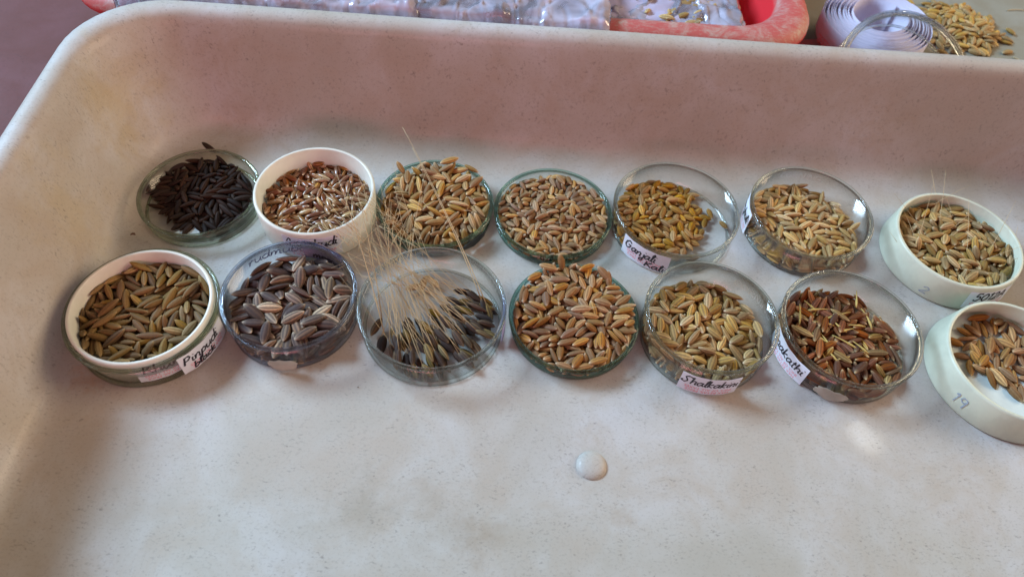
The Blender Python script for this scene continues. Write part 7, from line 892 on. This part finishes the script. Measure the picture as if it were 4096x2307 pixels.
REF = {1: ('black', 'back left glass dish'), 2: ('slim brown', 'tall white dish'), 3: ('golden', 'heaped back row dish'), 4: ('tan', 'level-filled back row dish'), 5: ('plump golden', 'Ganjali Kali dish'), 6: ('slender straw', 'dish beside Ganjali Kali'),
       7: ('broad khaki', 'back right ivory dish'), 8: ('olive brown', 'front left nested dish'), 9: ('striped', 'blue-rimmed glass dish'), 10: ('dark', 'dish of fanned awns'), 11: ('orange tan', 'heaped front row dish'), 12: ('khaki tan', 'Shalkakini dish'),
       13: ('red brown', 'front row glass dish'), 14: ('orange tan', 'ivory dish marked 19'), 20: ('yellow', 'pile on the tabletop')}
def relabel(d, o, lx, ly, rad, q):
    r = hypot(lx, ly) / rad; a = int(((math.degrees(atan2(ly, lx)) + 382.5) % 360) / 45)
    side = ('right', 'back right', 'back', 'back left', 'left', 'front left', 'front', 'front right')[a]
    cell = 'in the middle' if r < .3 else (('halfway to the ' + side) if r < .62 else 'near the ' + side + ' edge')
    dv = q @ Vector((1, 0, 0)); t = math.degrees(atan2(dv.y, dv.x)) % 180
    way = 'crosswise' if t < 22 or t > 158 else ('slanting right' if t < 68 else ('pointing away' if t < 112 else 'slanting left'))
    o['label'] = REF[d][0] + ' grain ' + cell + ' of the ' + REF[d][1] + ', ' + way
for d_, lst in placed.items():
    for (g, p, q) in lst: relabel(d_, g, p[0] - CEN[d_][0], p[1] - CEN[d_][1], 26 if d_ != 20 else 30, q)

# a few loose grains and scraps
def gq(az, roll=0, pitch=0):
    from mathutils import Euler
    return Euler((roll, pitch, az)).to_quaternion()
put_grain(1, 3, (-189.5, 93.5, 5.0), gq(-.5, .2, .3), 'single black rice grain lying on the tray behind the back left glass dish', 'loose rice grains outside the dishes')
for (d_, k, p, q) in [(3, 3, (-63.5, 88.2, 12.3), gq(.35, .3, -.12)), (3, 2, (-52, 84.5, 11.2), gq(2.5, 1, .1)), (3, 0, (-88, 82.5, 10.6), gq(2.2, .4, -.35)), (3, 4, (-73, 80, 11), gq(-.2, 1.2, .15)),
                  (11, 3, (-12, 24, 11.4), gq(-.35, .3, -.1)), (11, 1, (-6, 27.5, 11.2), gq(1.9, .3, -.6)), (11, 2, (6, 25, 11.6), gq(.5, 1.3, .1)), (11, 5, (14, 22.5, 11), gq(-.9, .3, .1))]:
    g = put_grain(d_, k, p, q); placed[d_].append((g, Vector(p), q)); relabel(d_, g, p[0] - CEN[d_][0], p[1] - CEN[d_][1], 26, q)
sc1 = mesh('paper_scrap', [(-192, 38, 1.75), (-178, 36, 1.7), (-184, 45.5, 1.8), (-192, 38, 1.9), (-178, 36, 1.85), (-184, 45.5, 1.95)], [(0, 2, 1), (3, 4, 5), (0, 1, 4, 3), (1, 2, 5, 4), (2, 0, 3, 5)], M['scrap'], None, False)
tag(sc1, 'pale blue triangular scrap of paper among the black grains in the back left dish', 'paper scrap')

# ------------------------------------------------------------------ awns
def bez(a, b, c, n=12):
    a, b, c = Vector(a), Vector(b), Vector(c); return [a * (1 - t) ** 2 + b * 2 * t * (1 - t) + c * t * t for t in [i / (n - 1) for i in range(n)]]
def local_awn(o, pts, r0=.20, r1=.07, name='awn', mat=None):
    mi = Matrix.LocRotScale(o.location, o.rotation_quaternion, None).inverted()
    lp = [mi @ (Vector(p) * MM) for p in pts]; lp = [tuple(c / MM for c in p) for p in lp]; n = len(lp)
    v, f = tube(lp, [r0 + (r1 - r0) * i / (n - 1) for i in range(n)], 5)
    return mesh(name, v, f, mat or M['awn'], o)
AG = grain_mat('dark_awned_rice', [(.055, .03, .02), (.028, .018, .016), (.10, .056, .034), (.038, .024, .022), (.17, .105, .045), (.06, .035, .026), (.03, .02, .018), (.26, .17, .05)], (.022, .014, .012), (.30, .22, .12), .6)
E_[10] = ('dark_awned_rice_grain', 9.0, 3.1, 2.3, 'dark grey-brown rice grain with a long straw awn in the glass dish left of the front middle', 'dark awned rice grains in the fanned-out dish', AG)
rr = random.Random(5); cells = []
# wedge of the dish floor (local polar): grains along the front and right wall, all pointing to the back left of the rim
FOC = Vector((-90.0, 22.0, 19.0)); pos10 = []
tries = 0
while len(pos10) < 88 and tries < 9000:
    tries += 1
    az = radians(rr.uniform(-160, 80)); rad = 27.0 * sqrt(rr.uniform(.0, 1)); lx, ly = rad * cos(az), rad * sin(az)
    if lx - ly < -8: continue
    if hypot(lx, ly) > 26.3: continue
    x, y = lx - 63.3, ly - 4.2
    near = [p for p in pos10 if hypot(p[0] - x, p[1] - y) < 3.3]
    if len(near) > 2 or any(hypot(p[0] - x, p[1] - y) < 1.5 for p in near): continue
    z = 2.7 + 1.9 * len(near); pos10.append((x, y, z))
for (x, y, z) in pos10:
    dr = Vector((FOC.x - x, FOC.y - y, 0)); az = atan2(dr.y, dr.x) + rr.gauss(0, .16); k = rr.randrange(6)
    q = gq(az, rr.uniform(-1.5, 1.5), -rr.uniform(.02, .22))
    g = put_grain(10, k, (x, y, z), q); relabel(10, g, x + 63.3, y + 4.2, 26, q)
    a = Vector((x, y, z)) + q @ Vector((9.0 * SC6[k][0] * .47, 0, 0)); u = rr.gauss(0, 1)
    side = Vector((-dr.y, dr.x, 0)).normalized(); ln = rr.uniform(32, 58) if rr.random() < .8 else rr.uniform(58, 80)
    thru = FOC + side * rr.gauss(0, 8.5) + Vector((0, 0, rr.uniform(-2, 6))); dd = (thru - a); rest = ln - dd.length
    if rest > 6: end = thru + dd.normalized() * rest + Vector((rr.gauss(0, 6), rr.gauss(0, 6), rr.uniform(-5, 9)))
    else: end = a + dd.normalized() * ln + Vector((0, 0, 1))
    local_awn(g, bez(a, thru if rest > 6 else (a + end) / 2 + Vector((0, 0, 2)), end), .14, .06)
for (p, az, ln, tip) in [((-38.5, 1.5, 4.6), 1.95, 92, (-84, 76, 44)), ((-40.5, 3.0, 5.2), 2.0, 84, (-79, 69, 38)), ((-88, -9, 3.4), 1.1, 60, (-101, 42, 36)), ((-84, -18, 3.4), 1.5, 66, (-108, 40, 48))]:
    g = put_grain(10, 3, p, gq(az, .4, -.3)); relabel(10, g, p[0] + 63.3, p[1] + 4.2, 26, gq(az, .4, -.3)); a = Vector(p) + gq(az, .4, -.3) @ Vector((4.5, 0, 0))
    local_awn(g, bez(a, (a + Vector(tip)) / 2 + Vector((2, 0, 3)), tip), .28, .09)
for i in range(3):
    g = put_grain(3, i, (-74 + 4 * i, 14 + 2 * i, 3.0), gq(.4 + i, .3), 'tan husk piece at the back of the dish with the long awns', 'tan husks in the awned dish')
# chaff hairs lying across the fan
hv, hf = [], []
for i in range(48):
    a = Vector((rr.uniform(-108, -80), rr.uniform(16, 44), rr.uniform(15, 24))); dd = Vector((rr.gauss(-.3, .7), rr.gauss(.7, .5), rr.gauss(.2, .3))).normalized() * rr.uniform(9, 30)
    tube(bez(a, a + dd * .5 + Vector((rr.gauss(0, 2), rr.gauss(0, 2), 1)), a + dd, 7), [.13 - .01 * k for k in range(7)], 4, hv, hf)
o = mesh('awn_tangle', hv, hf, M['awn']); tag(o, 'tangle of fine broken straw awns between the white dish and the awned grains', 'awns', kind='stuff')
cand = sorted(placed[7], key=lambda t: -t[1][2])[:60]; rr.shuffle(cand)
for (g, p, q) in cand[:16]:
    a = Vector(p) + q @ Vector((4.2, 0, 0)); dr = (q @ Vector((1, 0, 0))); dr.z = abs(dr.z) + rr.uniform(.1, .5); dr = (dr + Vector((.4, .5, 0))).normalized()
    local_awn(g, bez(a, a + dr * 9 + Vector((0, 0, 1)), a + dr * rr.uniform(15, 30)), .15, .05)
for d in (3, 11, 9, 12):
    cand = sorted(placed[d], key=lambda t: -t[1][2])[:40]; rr.shuffle(cand)
    for (g, p, q) in cand[:4]:
        a = Vector(p) + q @ Vector((4.2, 0, 0)); dr = (q @ Vector((1, 0, 0)) + Vector((rr.gauss(0, .3), rr.gauss(0, .3), .4))).normalized(); local_awn(g, bez(a, a + dr * 2, a + dr * rr.uniform(3, 6.5) + Vector((0, 0, -1)), 6), .2, .1, 'stalk')
# yellow chaff in the red-brown dish
M['chaff'] = plastic('yellow_chaff', (.58, .42, .12), .6, .2, dirt=.2)
for i in range(17):
    x, y = 122.6 + rr.uniform(-20, 15), -2.6 + rr.uniform(-19, 17); z = 8.0 + rr.uniform(-.5, .8); a = rr.uniform(0, 3.1); L = rr.uniform(6, 15)
    v, f = tube(bez((x, y, z), (x + L * .5 * cos(a) + rr.gauss(0, 1), y + L * .5 * sin(a), z + .8), (x + L * cos(a), y + L * sin(a), z - .2), 7), [.25, .5, .6, .4, .3, .25, .15], 5)
    o = mesh('chaff_piece', v, f, M['chaff']); tag(o, 'yellow sliver of chaff on top of the reddish brown grains', 'chaff', 'yellow chaff among the red brown rice')
# crumbs on the tray floor and wall
for (x, y, z, s) in [(-208, 32, 6, 1.5), (-92, -38, .4, .5), (-74, 92, .4, .6), (-77, 94, .4, .5), (152, 82, .4, .8), (141, 77, .4, .6), (87, 84, .4, .5), (162, 12, .4, .9), (-150, 92, .6, .4), (30, 95, .5, .4)]:
    v = []; rs = random.Random(int(x * 7)); n = 7
    v, f = tube([(x + s * (t - .5) * 1.6, y + s * .6 * sin(t * 3), z + .1) for t in (0, .35, .7, 1)], [.12 * s, .38 * s, .42 * s, .1 * s], 6)
    o = mesh('crumb', v, f, M['dust']); tag(o, 'tiny dark brown crumb on the cream tray', 'crumb', 'crumbs on the tray')

# ------------------------------------------------------------------ behind the tray
bs = empty('red_basin', (90 * MM, 148 * MM, 0)); bs.rotation_euler = (0, 0, radians(1.35)); tag(bs, 'worn red plastic basin with a scuffed rolled rim behind the tray', 'basin')
BP = [(34, -3, 30), (20, 6, 32), (9, 40, 35), (8, 44, 35), (5, 45.5, 35), (1.2, 44.5, 36), (0, 46, 36), (.3, 49, 36), (2, 52, 36), (5, 53.6, 36), (10, 54, 35), (14, 52.6, 34), (16, 50, 33), (17, 46, 33), (24, 20, 31), (34, 1, 28), (44, 0, 26), (80, 0, 20)]
bo = tub((-268, 130, 148, 400), BP, 'basin_shell', M['basin'], None, 1.2, lambda d, z: max(0, min(1, (z - 46) / 3)) if d < 17 else 0)
bo.parent = bs; bo.matrix_parent_inverse = Matrix.Translation((-90 * MM, -148 * MM, 0))
def bag(name, x0, x1, y0, y1, z, seed, label, amp=7, nx=130, ny=90):
    v = []; f = []
    for j in range(ny + 1):
        for i in range(nx + 1):
            x = x0 + (x1 - x0) * i / nx; y = y0 + (y1 - y0) * j / ny; e = min(i, nx - i, j, ny - j)
            p = Vector((x * .016 + seed, y * .016, seed * 1.7)); q = Vector((x * .045 + seed, y * .035 + x * .012, seed))
            h = amp * noise.noise(p) + amp * .35 * max(0, 1 - abs(noise.noise(p * 1.3)) * 4) + amp * .3 * max(0, 1 - abs(noise.noise(q * .7 + Vector((x * .01 - y * .03, 0, 0)))) * 7) - amp * .3 * max(0, 1 - abs(noise.noise(q * 1.9 + Vector((3, 1, 0)))) * 8)
            h += 1.3 * max(0, 1 - abs(noise.noise(q * 1.5)) * 12) - 1.0 * max(0, 1 - abs(noise.noise(q * 1.2 + Vector((9, 2, 4)))) * 12) - 8 * math.exp(-(y - y0) / .9)
            h -= max(0, 4 - min(i, nx - i, ny - j)) * .7
            v.append((x + 3 * noise.noise(q * .7), y + 3 * noise.noise(q * .8 + Vector((5, 5, 5))), z + h))
    for j in range(ny):
        for i in range(nx): a = j * (nx + 1) + i; f.append((a, a + 1, a + nx + 2, a + nx + 1))
    o = mesh(name, v, f, M['film']); s = o.modifiers.new('thickness', 'SOLIDIFY'); s.thickness = .00012
    return tag(o, label, 'plastic bag', 'clear plastic bags in the red basin')
bag('plastic_bag', -236, -85, 143, 300, 60.5, 1.3, 'crumpled clear plastic bag at the left end of the red basin', 3.5)
bag('plastic_bag', -110, 14, 144, 310, 60, 7.7, 'crumpled clear plastic bag in the middle of the red basin', 4)
bag('plastic_bag', 2, 92, 162, 300, 47, 4.2, 'clear plastic bag of rice at the right end of the red basin', 5)
vp = bag('purple_packet', -225, 75, 168, 320, 47, 9.1, 'pale violet packet lying under the clear bags in the basin', 3); vp.data.materials[0] = plastic('violet_packet', (.58, .53, .70), .5, .3, dirt=.15); vp['category'] = 'packet'; del vp['group']
sv, sf, sd = [], [], []; vs = variants(20)
for i in range(240):
    c = ((66, 192), (-20, 205), (50, 200))[0 if i < 150 else (1 if i < 180 else 2)]; p = Vector((c[0] + rr.gauss(0, 9), c[1] + rr.gauss(0, 11), 44 + rr.uniform(-1, 4))); q = gq(rr.uniform(0, 6.3), rr.uniform(-1, 1), rr.gauss(0, .3)); me, v, f, dat = vs[i % 6]; b = len(sv); u = rr.random()
    for a in v: t = q @ Vector(a); sv.append((t.x + p.x, t.y + p.y, t.z + p.z))
    sf += [tuple(b + k for k in g) for g in f]; sd += [(a, c_, u, e) for a, c_, _, e in dat]
o = mesh('bagged_rice_grains', sv, sf, E_[20][6]); set_data(o.data, sd); tag(o, 'straw coloured rice grains seen through the clear bag in the basin', 'rice grains', kind='stuff')

# red lid with the roll of price labels
v, f = lathe([(35, -3), (37, -2.6), (37.5, -.6), (36.5, -.1), (.01, -.1)], 64, False)
tb2 = fixn(mesh('red_plate', v, f, M['red_lid'])); tb2.location = (166 * MM, 196 * MM, 0); tag(tb2, 'flat red plastic plate under the label roll, right of the basin', 'plate')
v, f = lathe([(9, -3), (10.5, -1), (10, 16), (8, 18), (.01, 18.5)], 48, False)
bk = fixn(mesh('black_pot', v, f, M['black'])); bk.location = (143 * MM, 246 * MM, 0); tag(bk, 'small black pot standing between the red basin and the label roll', 'pot')
roll = empty('label_roll', (190 * MM, 223 * MM, 0)); tag(roll, 'unwinding roll of white price labels with red print standing on the red plate', 'label roll')
v = []; f = []; turns = 13.0; n = 620; r0, r1 = 15.0, 33.0
for i in range(n + 1):
    t = i / n; a = t * turns * 2 * pi + .6; r = r0 + (r1 - r0) * (t ** .8) + .5 * sin(a * 1.3 + t * 9); zt = 27 - 4 * t + 1.0 * sin(a + .8); zb = 11 * t * t
    for rr_ in (r, r + .22):
        v.append((rr_ * cos(a), rr_ * sin(a), zb)); v.append((rr_ * cos(a), rr_ * sin(a), zt))
for i in range(n):
    a = 4 * i; f += [(a, a + 4, a + 5, a + 1), (a + 2, a + 3, a + 7, a + 6), (a + 1, a + 5, a + 7, a + 3)]
fixn(mesh('paper_strip', v, f, M['roll'], roll))
for k, (az, vv, rad) in enumerate([(-118, 12, 33.4), (-96, 12, 33.4), (-74, 11, 33.4), (-52, 12, 33.4), (-140, 11, 33.4), (-160, 12, 33.4), (-100, 4, 33.4), (-70, 4, 33.4)]):
    printed('printed_text', 'MAX RETAIL\nPRICE RS\nINCL OF ALL', 0, vv, 2.2, cyl(rad + .3, az), M['red_ink'], roll, k % 2 == 0)

# upturned large petri dish just behind the tray rim
gd = glass_dish('large clear glass dish leaning on the label roll behind the tray rim', 187, 171, 37, 16, 'clear', 3.4, 'glass dishes off the tray')
gd.location = (187 * MM, 171 * MM, 15.8 * MM); gd.rotation_euler = (radians(29), 0, 0)

# straw bits on the tabletop
for (x, y, a, L) in [(318, 240, .25, 26), (330, 262, -.1, 22), (312, 286, .1, 14), (292, 226, 2.7, 9), (340, 228, .3, 16), (296, 232, -.9, 8)]:
    v, f = tube(bez((x, y, -2.8), (x + L * .5 * cos(a), y + L * .5 * sin(a) + 1, -2.2), (x + L * cos(a), y + L * sin(a), -2.7), 7), [.35, .3, .35, .28, .3, .25, .15], 5)
    o = mesh('straw_bit', v, f, M['awn']); tag(o, 'short brown bit of straw on the grey tabletop beside the spilled rice', 'straw', 'bits of straw on the tabletop')
